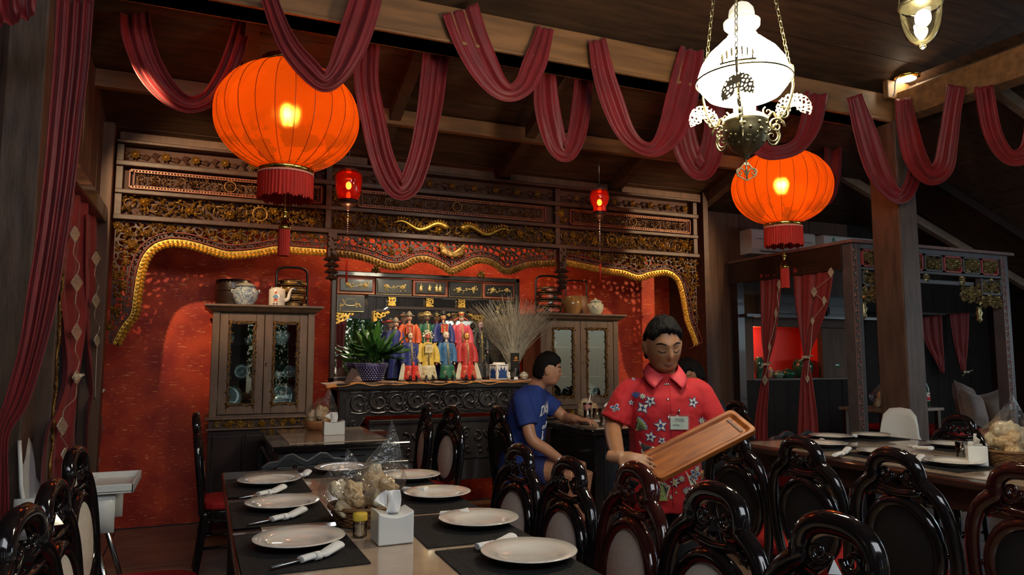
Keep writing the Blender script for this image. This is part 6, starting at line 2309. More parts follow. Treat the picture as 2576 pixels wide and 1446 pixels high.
def puppet(px, head_y, foot_y, Yv, label, robe, face=(.62, .36, .24), sleeve=None, hat=None, hatc=None, panel=None, trim=True, lower=None, sash=None, skirts=None, sit=False, wide=1.):
    hp, fp = PY(px, head_y, Yv), PY(px, foot_y, Yv)
    z0 = ZA if Yv < 6.0 else ZA + .0
    H = hp.z - z0
    t = thing('opera_puppet', label, 'puppet', (fp.x, Yv, z0), rnd(-.12, .12), 'costumed opera puppets on the altar')
    hr = .028
    fm = M('puppet_face_%d' % (int(sum(face) * 1000)), face, .35, coat=.3)
    q = MB()
    q.sph((0, 0, H), (hr * .86, hr * .9, hr * 1.15), 22, 16, fn=lambda d: 1 + (.13 * math.exp(-((d.x / .16) ** 2 + ((d.z + .12) / .25) ** 2)) if d.y < 0 else 0) - (.07 * math.exp(-(((abs(d.x) - .36) / .18) ** 2 + ((d.z - .14) / .13) ** 2)) if d.y < 0 else 0))
    q.lathe([(.011, -.065), (.011, -.02)], (0, 0, H), 12)
    hd = q.build('head', fm, t)
    q = MB()
    for s in (-1, 1):
        q.sph((s * .010, -hr * .84, H + .004), (.0045, .0025, .002), 8, 5)
        q.tube([(s * .004, -hr * .86, H + .010), (s * .011, -hr * .85, H + .0125), (s * .017, -hr * .74, H + .010)], .0011, 5)
    q.build('eyes', HAIR, hd)
    MB().sph((0, -hr * .84, H - .013), (.006, .0025, .0022), 8, 5).build('mouth', M('puppet_lips', (.45, .03, .02), .4), hd)
    sh = H - .055
    rm = clothmat('robe_' + robe[0], robe[1])
    W_ = .052 * wide

    def body(u, v):
        a = 2 * PI * u
        w_ = np.interp(v, [0, .06, .35, .6, 1], [.020, W_, W_ * .92, W_ * 1.0, W_ * 1.30])
        d_ = np.interp(v, [0, .1, .5, 1], [.018, .034, .036, .050])
        f = 1 + .05 * math.sin(a * 9 + v * 2) * v
        return (w_ * f * math.cos(a), d_ * f * math.sin(a) - .02 * v * (1 if sit else .2), sh + .006 - v * (sh - (.05 if skirts else .012)))
    MB().grid(body, 36, 14).build('robe', rm, t)
    sm = clothmat('sleeve_' + (sleeve or robe)[0], (sleeve or robe)[1])
    for s in (-1, 1):
        arm = smooth_pts([(s * W_ * .8, 0, sh - .008), (s * W_ * 1.25, -.008, sh - .06), (s * W_ * 1.38, -.022, sh - .13), (s * W_ * 1.28, -.030, sh - .17)], 5)
        MB().tube(arm, [.020 + .011 * i / len(arm) for i in range(len(arm))], 10, flat=.6, up=(0, 1, 0)).build('sleeve', sm, t)
        MB().sph((s * W_ * 1.25, -.034, sh - .18), (.008, .008, .012), 8, 6).build('hand', fm, t)
    y_ = -.042
    gm = YEL
    if panel:
        q = MB().box(-.031, .031, y_ - .006, y_, sh - .085, sh - .010)
        pn = q.build('chest_panel', clothmat('panel_' + panel[0], panel[1]), t, bevel=.003)
        g = MB()
        g.tube([(-.032, y_ - .007, sh - .010), (-.032, y_ - .007, sh - .086), (.032, y_ - .007, sh - .086), (.032, y_ - .007, sh - .010)], .003, 5, closed=True)
        for i in range(12):
            g.leaf(rnd(-.018, .018), y_ - .007, sh - .048 + rnd(-.022, .022), rnd(0, 6), .013, .005, .002)
        g.box(-.002, .002, y_ - .009, y_ - .006, sh - .07, sh - .025).box(-.012, .012, y_ - .009, y_ - .006, sh - .043, sh - .039)
        g.build('gold_embroidery', gm, pn, kind='stuff')
    if trim:
        g = MB()
        g.tube([(-.004, y_ + .008, sh), (-.004, y_ - .006, sh - .07), (-.004, y_ - .022, sh * .35)], .0025, 5)
        g.tube([(.004, y_ + .008, sh), (.004, y_ - .006, sh - .07), (.004, y_ - .022, sh * .35)], .0025, 5)
        for i in range(30):
            v = rnd(.1, .95)
            x = rnd(-1, 1) * .036
            g.leaf(x, y_ + .004 - .03 * v + abs(x) * .3, sh - v * sh * .8, rnd(0, 6.3), .013, .006, .003)
        g.build('gold_trim', gm, t, kind='stuff')
    if lower:
        MB().grid(lambda u, v: ((.052 + .02 * v) * math.cos(PI + PI * u) * 1.1, -.030 - .045 * math.sin(PI * u) - .012 * v, sh * .40 - v * (sh * .40 - .012)), 20, 5).build('lower_skirt', clothmat('lower_' + lower[0], lower[1]), t, solid=.002)
        g = MB()
        for s in (-1, 1):
            g.tube([(s * .035 + .013 * math.cos(a), -.075, sh * .2 + .013 * math.sin(a)) for a in np.linspace(0, 6.28, 12)[:-1]], .003, 5, closed=True)
            g.flower(s * .035, -.074, sh * .2, .009, .002, 5)
        g.tube([(-.07, -.055, .018), (0, -.09, .012), (.07, -.055, .018)], .003, 5)
        g.build('gold_roundels', gm, t)
    if sash:
        MB().grid(lambda u, v: ((u - .5) * (.016 + .018 * v), -.088 - .004 * math.sin(u * 12), sh * .5 - v * (sh * .5 - .004)), 8, 5).build('sash', clothmat('sash_' + sash[0], sash[1]), t, solid=.003)
    if skirts:
        for s in (-1, 1):
            MB().grid(lambda u, v, s=s: (s * (W_ * 1.35 + (u - .5) * (.018 + .045 * v) + .02 * v), -.035 - .03 * v + .006 * math.sin(u * 9), (sh - .16) * (1 - v) + .004), 10, 8).build('water_sleeve', WHC, t, solid=.002)
    if sit:
        for s in (-1, 1):
            MB().tube(smooth_pts([(s * .022, -.06, .05), (s * .030, -.095, .03), (s * .032, -.10, .010), (s * .034, -.115, .008)], 4), .010, 7).build('boot', BLACKL, t)
    # headgear
    hz = H + hr * .55
    hm = clothmat('hat_' + (hatc or ('black', (.01, .01, .01)))[0], (hatc or ('black', (.01, .01, .01)))[1])
    if hat == 'official':
        MB().lathe([(.028, 0), (.029, .012), (.022, .026), (.020, .036), (.0, .042)], (0, .002, hz), 18).build('hat', hm, hd)
        for s in (-1, 1):
            MB().tube([(s * .026, .01, hz + .004), (s * .045, .012, hz + .006)], .003, 5).tube([(s * .055 + .011 * math.cos(a), .012, hz + .004 + .011 * math.sin(a)) for a in np.linspace(0, 6.28, 14)[:-1]], .003, 5, closed=True).flower(s * .055, .011, hz + .004, .008, .002, 5).build('hat_wing', gm, hd)
    elif hat == 'tall':
        q = MB().lathe([(.027, 0), (.022, .01), (.026, .03), (.030, .042), (.024, .044), (0, .044)], (0, 0, hz - .002), 16)
        q.build('hat', gm, hd)
        MB().lathe([(.023, .012), (.0265, .03)], (0, -.001, hz - .002), 12).build('hat_inlay', hm, hd)
        for s in (-1, 1):
            MB().grid(lambda u, v, s=s: (s * (.022 + .042 * u), .01, hz - .004 - .03 * u + (v - .5) * .012), 5, 1).build('ribbon', hm, hd, solid=.002)
    elif hat == 'cone':
        MB().lathe([(.030, 0), (.030, .010), (.020, .030), (.008, .044), (0, .046)], (0, .002, hz - .003), 16).build('hat', M('grey_brocade', (.30, .24, .17), .5, c2=(.12, .09, .06), scale=60, bump=.5), hd)
        MB().grid(lambda u, v: (-.028 - .05 * u, .008, hz + .006 + (v - .5) * (.006 + .012 * u)), 6, 1).grid(lambda u, v: (.028 + .02 * u, .012, hz + .004 + (v - .5) * .01), 4, 1).build('hat_wing', hm, hd, solid=.003)
    elif hat == 'crown':
        q = MB().lathe([(.028, 0), (.030, .008), (.024, .02), (0, .024)], (0, .002, hz), 16)
        for i in range(11):
            a = PI * i / 10
            q.sph((.034 * math.cos(a), -.004, hz + .008 + .030 * math.sin(a)), .005, 7, 5)
            q.leaf(.018 * math.cos(a), -.018, hz + .008 + .018 * math.sin(a), a, .014, .008, .003)
        q.build('crown', gm, hd)
    elif hat == 'beads':
        q = MB()
        for i in range(48):
            a = PI * rnd(-.12, 1.12)
            r = rnd(.022, .048)
            q.sph((r * math.cos(a), rnd(-.02, .01), hz - .012 + r * math.sin(a)), rnd(.0045, .008), 7, 5)
        for s in (-1, 1):
            for i in range(7):
                q.sph((s * .032, -.01, hz - .02 - i * .010), .004, 6, 4)
        q.build('pearl_headdress', BEAD, hd)
    elif hat == 'white':
        MB().sph((0, .006, H + .006), (hr * .98, hr * .98, hr * 1.16), 18, 12, fn=lambda d: 1.06 if (d.y > -.35 or d.z > .55) else .9).build('white_hair', WHC, hd)
    elif hat == 'bald':
        MB().sph((0, .010, H + .004), (hr * .95, hr * .90, hr * 1.1), 18, 12, fn=lambda d: 1.06 if (d.y > .0) else .8).build('hair', HAIR, hd)
        if face[2] > .3 and robe[0] == 'black':
            MB().tube([(0, -.026, H - .018), (0, -.028, H - .04)], [.008, .002], 6).build('beard', HAIR, hd)
    return t


RED_ = ('red', (.55, .035, .02)); NAVY = ('navy', (.02, .03, .16)); GREENR = ('green', (.01, .10, .05)); PINKR = ('rose', (.60, .07, .10))
puppet(994, 814, 925, 6.06, 'opera puppet with red and blue cap half hidden behind the plant', NAVY, hat='cone', hatc=RED_, trim=False)
puppet(1028, 799, 925, 6.06, 'opera puppet in orange-red robe with conical brocade hat, leftmost of the standing back row', ('orange', (.60, .09, .02)), face=(.60, .33, .22), hat='cone', hatc=('brown', (.20, .08, .03)), panel=RED_, wide=1.15)
puppet(1073, 799, 925, 6.07, 'dark-faced opera puppet in green robe with fan-shaped crown, back row', GREENR, face=(.20, .13, .08), hat='crown', wide=1.05)
puppet(1114, 797, 925, 6.06, 'opera puppet in navy robe with black winged official hat and red chest panel', NAVY, face=(.72, .36, .16), hat='official', panel=RED_, wide=1.1)
puppet(1160, 801, 925, 6.06, 'opera puppet in rose robe with tall red and gold hat, back row right', PINKR, face=(.62, .42, .30), hat='tall', hatc=('scarlet', (.60, .08, .03)), wide=1.15)
puppet(1209, 819, 925, 6.04, 'bald bearded opera puppet in black robe with gold strips, rightmost', ('black', (.012, .010, .010)), face=(.48, .32, .34), hat='bald', wide=.85)
puppet(1031, 846, 945, 5.93, 'seated opera puppet in navy robe over red skirt with white water sleeves, front row left', NAVY, face=(.66, .44, .30), hat='bald', lower=RED_, sash=('crimson', (.62, .02, .01)), skirts=True, sit=True)
puppet(1075, 846, 945, 5.93, 'seated opera puppet in yellow robe with painted red face and pearl headdress, front row', ('yellow', (.60, .40, .06)), face=(.60, .16, .10), hat='beads', panel=('cream', (.62, .50, .28)), lower=('cream_skirt', (.55, .46, .28)), sit=True, wide=1.1)
puppet(1122, 845, 943, 5.94, 'seated opera puppet in blue robe with white hair, front row', ('blue', (.03, .12, .26)), face=(.68, .52, .38), hat='white', lower=GREENR, sit=True)
puppet(1174, 846, 945, 5.93, 'seated opera puppet in deep red robe with orange face, front row right', ('deepred', (.40, .02, .02)), face=(.72, .33, .08), hat='bald', lower=('scarletskirt', (.50, .04, .02)), sash=('crimson', (.62, .02, .01)), skirts=True, sit=True)

# potted plant
LEAF = M('dark_green_leaf', (.035, .12, .018), .35, var=.5, scale=8)
fp = PY(936, 950, 5.90)
pl = thing('potted_plant', 'leafy green plant in a purple dotted cloth pot on the altar', 'plant', (fp.x, 5.93, ZA + .004))
PURP = M('purple_cloth', (.025, .015, .09), .7)
q = MB()
q.lathe([(.085, 0), (.092, .01), (.125, .115), (.130, .14), (.118, .14), (.11, .12), (0, .115)], n=36)
pot = q.build('pot_cover', PURP, pl)
q = MB()
for j in range(7):
    for i in range(30):
        a = 2 * PI * (i + .5 * (j % 2)) / 30
        z = .012 + j * .0155
        r = np.interp(z, [0, .01, .115], [.085, .092, .125]) + .001
        q.sph((r * math.cos(a), r * math.sin(a), z), (.0035, .0035, .0035), 6, 4)
q.build('white_dots', PAPER, pot, kind='stuff')
q = MB()
for i in range(60):
    a = 2 * PI * i / 60
    q.tube([(.132 * math.cos(a), .132 * math.sin(a), .115), (.135 * math.cos(a + .05), .135 * math.sin(a + .05), .145), (.12 * math.cos(a + .1), .12 * math.sin(a + .1), .142)], .002, 4)
q.build('frilled_rim', M('lilac_print', (.35, .30, .50), .7), pot, kind='stuff')
R = random.Random(4)


def plant_leaf(q, base, a, lean, L, W_, droop):
    d = Vector((math.cos(a), math.sin(a), 0))

    def cpt(t):
        return base + d * (lean * L * t ** 1.3) + Vector((0, 0, L * (t * (1.15 - lean * .55) - droop * t * t)))
    side = Vector((-d.y, d.x, 0))

    def fn(u, v):
        t = v
        c_ = cpt(.42 + .58 * t)
        w_ = W_ * math.sin(PI * min(1, t * .93 + .04)) ** .8 * (u - .5) * 2
        return c_ + side * w_ + Vector((0, 0, -abs(u - .5) * W_ * .7 + .0 + .006 * math.sin(t * 9 + a)))
    q.grid(fn, 4, 9)
    return [cpt(.42 * i / 5) for i in range(6)]


stems = MB()
for i in range(64):
    a = R.uniform(0, 2 * PI)
    lean = R.uniform(.15, 1.05)
    L = R.uniform(.22, .42)
    q = MB()
    st = plant_leaf(q, Vector((R.uniform(-.04, .04), R.uniform(-.04, .04), .115)), a, lean * (.55 if math.sin(a) > .2 else 1), L, R.uniform(.022, .036), R.uniform(.0, .45))
    q.build('leaf', LEAF, pl)
    stems.tube(st, .0022, 4)
stems.build('stems', LEAF, pl, kind='stuff')
# brown paper bag beside it
c = PY(888, 948, 5.90)
q = MB()
q.add([(-.07, -.03, 0), (.07, -.03, 0), (.07, .03, 0), (-.07, .03, 0), (-.015, -.005, .11), (.02, -.005, .10), (.02, .005, .10), (-.015, .005, .11), (0, -.035, .04)],
      [(0, 1, 8), (1, 5, 8), (5, 4, 8), (4, 0, 8), (1, 2, 6, 5), (2, 3, 7, 6), (3, 0, 4, 7), (4, 5, 6, 7), (0, 3, 2, 1)])
tag(q.build('paper_bag', M('mauve_brown_bag', (.16, .085, .065), .6), loc=(c.x, 5.885, ZA)), 'peaked brown paper bag at the left foot of the plant pot', 'bag')
# broom of dry stems in a clear vase
c = PY(1292, 945, 5.98)
dv_ = thing('grass_vase', 'slim clear vase holding a wide fan of dry grey grass stems', 'vase', (c.x, 5.99, ZA))
MB().lathe([(0, .004), (.040, .004), (.044, .02), (.034, .10), (.036, .22), (.034, .22), (.031, .10), (0, .01)], n=24).build('vase_body', CLEAR, dv_)
q = MB()
R = random.Random(9)
for i in range(520):
    a, k = R.uniform(0, 2 * PI), R.uniform(0, 1) ** .5
    dx, dy = k * math.cos(a), k * math.sin(a)
    L = R.uniform(.55, .80) * (1 - .12 * k)
    b0 = Vector((dx * .02, dy * .02, .02))
    pts = [b0 + Vector((dx * .030 * t ** .5 + dx * .40 * t ** 2.1 + R.uniform(-.006, .006), dy * .15 * t ** 2, L * (t - .08 * k * t * t))) for t in (0, .25, .5, .75, 1)]
    q.tube(pts, [.0021, .0019, .0017, .0014, .0010], 3, caps=False)
q.build('dry_stems', M('dry_grey_stem', (.46, .41, .32), .8, var=.4, scale=30), dv_, kind='stuff')
c = PY(1255, 945, 5.93)
sj = thing('square_jar', 'square blue and white porcelain jar between the puppets and the dry grass', 'jar', (c.x, 5.93, ZA), .2)
q = MB()
q.box(-.062, .062, -.062, .062, 0, .135).lathe([(.062, .135), (.055, .143), (.056, .152), (.048, .152)], n=24)
q.build('body', PORC, sj, bevel=.010)
q = MB()
for s in range(4):
    q.T = Matrix.Rotation(s * PI / 2, 4, 'Z')
    q.ext([(-.048, .012), (.048, .012), (.040, .05), (.05, .10), (.03, .07), (.02, .115), (.0, .085), (-.02, .118), (-.03, .075), (-.05, .1), (-.040, .05)], -.0635, -.062)
    q.ext([(-.045, .122), (.045, .122), (.045, .127), (-.045, .127)], -.0635, -.062)
q.build('blue_landscape', M('cobalt_painting', (.02, .06, .22), .25, var=.5, scale=60), sj)
c = PY(1277, 945, 5.90)
tag(MB().lathe([(.017, 0), (.014, .03), (.008, .05), (.012, .068), (.0, .068)], n=16).build('bud_vase', PORC, loc=(c.x, 5.87, ZA)), 'tiny white bud vase beside the square blue and white jar', 'vase')
c = PY(1293, 940, 5.88)
cbx = thing('display_box', 'tall slim black display box in front of the dry grass', 'box', (c.x + .005, 5.87, ZA))
MB().box(-.034, .034, -.02, .02, .10, .235).build('black_card', BLKP, cbx)
MB().box(-.034, .034, -.02, .02, .0, .10).build('clear_case', CLEAR, cbx)
MB().flower(0, -.021, .19, .018, .004, 6).box(-.025, .025, -.0215, -.020, .165, .172).build('orange_emblem', M('orange_print', (.5, .18, .03), .5), cbx)
MB().ext([(-.022, 0), (.022, 0), (.014, .025), (-.014, .025)], -.024, -.021).build('paper_tag', PAPER, cbx)
c = PY(1318, 945, 5.93)
jar(c.x, 5.93, ZA, .038, .055, blue_white('banded_cream_porcelain', 18, base=(.58, .50, .36), ink=(.10, .12, .16)), 'small cream lidded jar at the right end of the altar')

# ================================================================ PEOPLE
def bake(o, mods):
    """apply modifiers to a mesh object and return its evaluated mesh"""
    for kind, kw in mods:
        m = o.modifiers.new(kind.lower(), kind)
        for k, v in kw.items():
            setattr(m, k, v)
    dg = bpy.context.evaluated_depsgraph_get()
    me = bpy.data.meshes.new_from_object(o.evaluated_get(dg))
    old = o.data
    o.modifiers.clear()
    mats = [m for m in old.materials]
    o.data = me
    me.materials.clear()
    for m in mats:
        me.materials.append(m)
    me.polygons.foreach_set('use_smooth', [True] * len(me.polygons))
    return o


def fuse(mb, name, mat, parent, voxel=.006, smooth=6, extra=()):
    o = mb.build(name, mat, parent)
    return bake(o, [('REMESH', dict(mode='VOXEL', voxel_size=voxel, use_smooth_shade=True)), ('SMOOTH', dict(factor=.5, iterations=smooth))] + list(extra))


def face_fn(d, s=1.):
    """radial shaping of a head, d is a unit direction, the face looks along -y"""
    k = 1.
    x, y, z = d
    if y < 0:
        f = -y
        k += .17 * math.exp(-((x / .13) ** 2 + ((z + .16) / .13) ** 2)) * f            # nose tip
        k += .085 * math.exp(-((x / .09) ** 2 + ((z - .03) / .16) ** 2)) * f           # bridge
        k += .035 * math.exp(-((x / .5) ** 2 + ((z - .27) / .10) ** 2)) * f            # brow
        k -= .085 * math.exp(-(((abs(x) - .36) / .17) ** 2 + ((z - .10) / .11) ** 2))  # sockets
        k += .030 * math.exp(-(((abs(x) - .36) / .09) ** 2 + ((z - .09) / .06) ** 2))  # eyeballs
        k += .035 * math.exp(-(((abs(x) - .48) / .2) ** 2 + ((z + .12) / .16) ** 2))   # cheekbones
        k += .055 * math.exp(-((x / .22) ** 2 + ((z + .44) / .07) ** 2))               # upper lip
        k += .050 * math.exp(-((x / .20) ** 2 + ((z + .54) / .06) ** 2))               # lower lip
        k -= .030 * math.exp(-((x / .25) ** 2 + ((z + .64) / .06) ** 2))
        k += .085 * math.exp(-((x / .24) ** 2 + ((z + .84) / .14) ** 2))               # chin
    if z < -.1:
        k *= 1 - .10 * min(1, (-z - .1)) * (abs(x) ** .5)
    return k


HW, HD, HH = .076, .095, .118


def head_into(mb, T, s=1., hh=1.):
    old = mb.T
    mb.T = T

    def fn(d):
        return face_fn(d)
    mb.sph((0, 0, 0), (HW * s, HD * s, HH * s * hh), 64, 48, fn=fn)
    for q in (-1, 1):
        mb.sph((q * HW * s * 1.03, .012 * s, -.004 * s), (.010 * s, .020 * s, .031 * s), 12, 10)
        mb.sph((q * HW * s * 1.14, .020 * s, .004 * s), (.006 * s, .014 * s, .024 * s), 10, 8)
    # jaw
    mb.sph((0, -.022 * s, -.062 * s * hh), (.056 * s, .062 * s, .046 * s), 20, 14)
    mb.T = old


def hair_mesh(T, s, seed, parent, fringe=.55, side=-.05, hh=1., thick=1.13):
    mb = MB(T)
    nu, nv = 72, 44
    R = seed
    vs, fs, keep = [], [], []
    for j in range(nv + 1):
        t = PI * j / nv
        for i in range(nu):
            a = 2 * PI * i / nu
            d = Vector((math.sin(t) * math.cos(a), math.sin(t) * math.sin(a), math.cos(t)))
            front = -d.y
            line = fringe if front > .78 else (fringe - (fringe - side) * min(1, (.78 - front) / .3)) if front > .1 else side - (.55 + side) * min(1, max(0, -.12 - front) / .35)
            n_ = noise.noise(d * 5 + Vector((R, 0, 0))) * .05 + noise.noise(d * 14 + Vector((R, 3, 0))) * .035
            line += .16 * noise.noise(Vector((d.x * 4.5, d.y * 4.5, R))) + .07 * noise.noise(Vector((d.x * 15, d.y * 15, R)))
            k = thick + n_ + .05 * max(0, d.z)
            edge = d.z - line
            if edge < .12:
                k = 1.0 + (k - 1.0) * max(0, edge / .12) if edge > 0 else .96
            vs.append(Vector((d.x * HW * s * k * 1.02, d.y * HD * s * k, d.z * HH * s * hh * k)))
            keep.append(edge > -.05)
    for j in range(nv):
        for i in range(nu):
            i2 = (i + 1) % nu
            q = (j * nu + i, (j + 1) * nu + i, (j + 1) * nu + i2, j * nu + i2)
            if sum(keep[v] for v in q) >= 3:
                fs.append(q)
    mb.add(vs, fs, True)
    return mb.build('hair', HAIR, parent, recalc=False)


def bvh_of(o):
    dg = bpy.context.evaluated_depsgraph_get()
    return BVHTree.FromPolygons([v.co for v in o.data.vertices], [p.vertices for p in o.data.polygons])


def on_face(bvh, T, x, z, off=.0008):
    o = T @ Vector((x, -.3, z))
    d = (T.to_3x3() @ Vector((0, 1, 0))).normalized()
    h = bvh.ray_cast(o, d)
    return (h[0] - d * off) if h[0] else T @ Vector((x, -HD, z))


def face_parts(body, T, s, hh, closed, lipc, tilt=0):
    bv = bvh_of(body)
    H = HH * s * hh
    q = MB()
    for sg in (-1, 1):
        pts = [on_face(bv, T, sg * x_ * s, (.0335 + dz) * s * hh) for x_, dz in ((.014, -.002), (.024, .003), (.036, .0045), (.048, .001), (.054, -.004))]
        q.tube(smooth_pts(pts, 4), [.0014 + .0022 * math.sin(PI * i / 16) for i in range(17)], 6)
    q.build('eyebrows', HAIR, body.parent, kind='stuff')
    e = MB()
    L = MB()
    for sg in (-1, 1):
        if not closed:
            c = on_face(bv, T, sg * .031 * s, .010 * s * hh, -.004)
            e.T = None
            e.sph(c, (.011 * s, .008 * s, .007 * s), 12, 8)
        pts = [on_face(bv, T, sg * x_ * s, (z_) * s * hh) for x_, z_ in ((.018, .004 if closed else .010), (.026, .000 if closed else .0145), (.034, -.001 if closed else .0145), (.043, .003 if closed else .009), (.047, .006))]
        L.tube(smooth_pts(pts, 4), .0021, 5)
    if not closed:
        e.build('eyes', M('eye_dark', (.03, .02, .015), .15, coat=.5), body.parent)
    L.build('lashes', HAIR, body.parent)
    q = MB()
    zl = -.0565
    for dz, w_, r_ in ((.0035, .021, .0030), (-.0040, .018, .0034)):
        pts = [on_face(bv, T, x_ * s, (zl + dz * (1 - (x_ / w_) ** 2 * .8)) * s * hh, .0) for x_ in np.linspace(-w_, w_, 9)]
        q.tube(pts, [r_ * (.35 + .65 * math.sin(PI * (i + .6) / 9.2)) for i in range(9)], 7)
    q.build('lips', lipc, body.parent)
    pts = [on_face(bv, T, x_ * s, zl * s * hh, .0016) for x_ in np.linspace(-.019, .019, 7)]
    MB().tube(pts, .0010, 5).build('mouth_line', M('mouth_line', (.10, .03, .02), .6), body.parent)


def hand_into(mb, wrist, d, palm_n, s=1., curl=.5, side=1, spread=.12, grip=False):
    """hand from the wrist along d; palm faces palm_n; thumb on the side of cross(d, palm_n)*side"""
    d, pn = Vector(d).normalized(), Vector(palm_n).normalized()
    pn = (pn - d * pn.dot(d)).normalized()
    sd = d.cross(pn) * side
    W = Vector(wrist)
    mb.T = None
    rot = Matrix((sd, d, pn)).transposed().to_4x4()
    mb.T = Matrix.Translation(W + d * .048 * s) @ rot
    mb.sph((0, 0, 0), (.040 * s, .054 * s, .017 * s), 16, 12)
    mb.T = None
    mb.tube([W - d * .04 * s, W + d * .02 * s], [.026 * s, .027 * s], 10, flat=.8, up=pn)
    lens = (.072, .080, .075, .060)
    for i, L in enumerate(lens):
        off = (1.5 - i) * .0185 * s
        base = W + d * (.088 - .004 * abs(i - 1.2)) * s + sd * off
        dirv = (d + sd * (1.5 - i) * spread).normalized()
        pts = [base - d * .03 * s, base]
        a = 0
        cur = base
        for k, f in enumerate((.45, .32, .26)):
            a += curl * (.6, .8, .6)[k]
            v = dirv * math.cos(a) + pn * math.sin(a)
            cur = cur + v * L * f * s
            pts.append(cur)
        mb.tube(smooth_pts(pts, 3), [.0098 * s - .0028 * s * j / 12 for j in range(13)], 9)
    b = W + d * .022 * s + sd * .026 * s
    t1 = b + (d * .55 + sd * .75 + pn * .15).normalized() * .040 * s
    t2 = t1 + (d * .85 + sd * (.2 if grip else .45) + pn * (.55 if grip else .3)).normalized() * .032 * s
    t3 = t2 + (d * .9 + sd * (-.1 if grip else .2) + pn * (.5 if grip else .2)).normalized() * .024 * s
    mb.tube(smooth_pts([b - sd * .012 * s, b, t1, t2, t3], 3), [.014 * s, .015 * s, .0145 * s, .0135 * s, .0125 * s, .012 * s, .0115 * s, .011 * s, .0105 * s, .0098 * s, .009 * s, .0082 * s, .0075 * s], 9)


def limb(mb, pts, r, n=14):
    P = smooth_pts(pts, 5)
    N = len(P)
    rr = [float(np.interp(i / (N - 1), np.linspace(0, 1, len(r)), r)) for i in range(N)]
    mb.tube(P, rr, n)


def torso(mb, rings, n=30, pw=.85):
    """rings: (cx, cy, z, half width, half depth)"""
    vs, fs = [], []
    for (cx, cy, z, a, b) in rings:
        for k in range(n):
            t = 2 * PI * k / n
            c, s_ = math.cos(t), math.sin(t)
            vs.append((cx + a * math.copysign(abs(c) ** pw, c), cy + b * math.copysign(abs(s_) ** pw, s_), z))
    for i in range(len(rings) - 1):
        for k in range(n):
            fs.append((i * n + k, i * n + (k + 1) % n, (i + 1) * n + (k + 1) % n, (i + 1) * n + k))
    fs.append(tuple(range(n))[::-1])
    fs.append(tuple(range((len(rings) - 1) * n, len(rings) * n)))
    return mb.add(vs, fs, True)


def print_on(bvh, polys, mats, name, parent, off=.0018):
    """project flat printed shapes (local x, z) from the front onto a garment"""
    q = MB()
    for pts, mi, lift in polys:
        # fan with subdivided rim so that the print follows the cloth
        cx, cz = sum(p[0] for p in pts) / len(pts), sum(p[1] for p in pts) / len(pts)
        vs, ok = [], True
        rings = 3
        for r in range(rings + 1):
            for (x, z) in pts:
                f = r / rings
                X, Z = cx + (x - cx) * max(f, .001), cz + (z - cz) * max(f, .001)
                h = bvh.ray_cast(Vector((X, -1.2, Z)), Vector((0, 1, 0)))
                if h[0] is None:
                    ok = False
                    break
                vs.append(h[0] - Vector((0, off + lift * .0006, 0)))
            if not ok:
                break
        if not ok:
            continue
        n = len(pts)
        ys = [v.y for v in vs]
        if max(ys) - min(ys) > .09:
            continue
        fs = []
        for r in range(rings):
            for k in range(n):
                fs.append((r * n + k, r * n + (k + 1) % n, (r + 1) * n + (k + 1) % n, (r + 1) * n + k))
        q.add(vs, fs, False, mi)
    return q.build(name, mats, parent, recalc=False, kind='stuff')


def star(cx, cz, R_, n, inner, rot=0., jag=0.):
    pts = []
    for i in range(2 * n):
        a = rot + PI * i / n
        r = R_ if i % 2 == 0 else R_ * inner
        pts.append((cx + r * math.cos(a), cz + r * math.sin(a)))
    return pts


def ell(cx, cz, a, b, rot=0., n=12):
    return [(cx + a * math.cos(t) * math.cos(rot) - b * math.sin(t) * math.sin(rot), cz + a * math.cos(t) * math.sin(rot) + b * math.sin(t) * math.cos(rot)) for t in np.linspace(0, 2 * PI, n + 1)[:-1]]


# ---------------------------------------------------------------- the waiter
WL = Vector((2.0, 2.86, 0))
WR = -.44
wt = thing('person', 'waiter in red printed short-sleeved shirt looking down, holding a wooden tray', 'person', WL, WR)
Ti = (Matrix.Translation(WL) @ Matrix.Rotation(WR, 4, 'Z')).inverted()
lw_ = lambda px, py, Yv: Ti @ PY(px, py, Yv)
HT = Matrix.Translation((-.005, -.040, 1.412)) @ Euler((math.radians(17), math.radians(-3), math.radians(8)), 'XYZ').to_matrix().to_4x4()
hs = 1.06
b = MB()
head_into(b, HT, hs, 1.02)
b.tube([(0, .012, 1.22), (0, -.002, 1.30), (-.003, -.015, 1.37)], [.066, .055, .056], 18)
torso(b, [(0, 0, .80, .135, .095), (0, 0, .92, .13, .09), (0, 0, 1.04, .145, .10), (0, 0, 1.15, .165, .105), (0, .005, 1.22, .15, .09), (0, .008, 1.265, .085, .07), (0, .008, 1.29, .055, .055)])
LS, RS = Vector((.150, 0, 1.200)), Vector((-.150, 0, 1.200))
RE, RWr = Vector((-.245, -.01, 1.03)), Vector((-.165, -.215, .895))
LE, LWr = Vector((.245, -.03, .985)), Vector((.17, -.20, 1.02))
limb(b, [RS, RS.lerp(RE, .5) + Vector((-.01, 0, 0)), RE], [.052, .046, .040])
limb(b, [LS, LS.lerp(LE, .5) + Vector((.01, 0, 0)), LE, LE.lerp(LWr, .45), LWr], [.052, .046, .040, .038, .028])
for s in (-1, 1):
    limb(b, [(s * .085, 0, .84), (s * .09, 0, .62), (s * .095, .0, .44), (s * .10, .02, .25), (s * .10, .02, .07)], [.095, .075, .055, .05, .036])
    b.T = None
    b.sph((s * .10, -.04, .035), (.042, .11, .035), 14, 8)
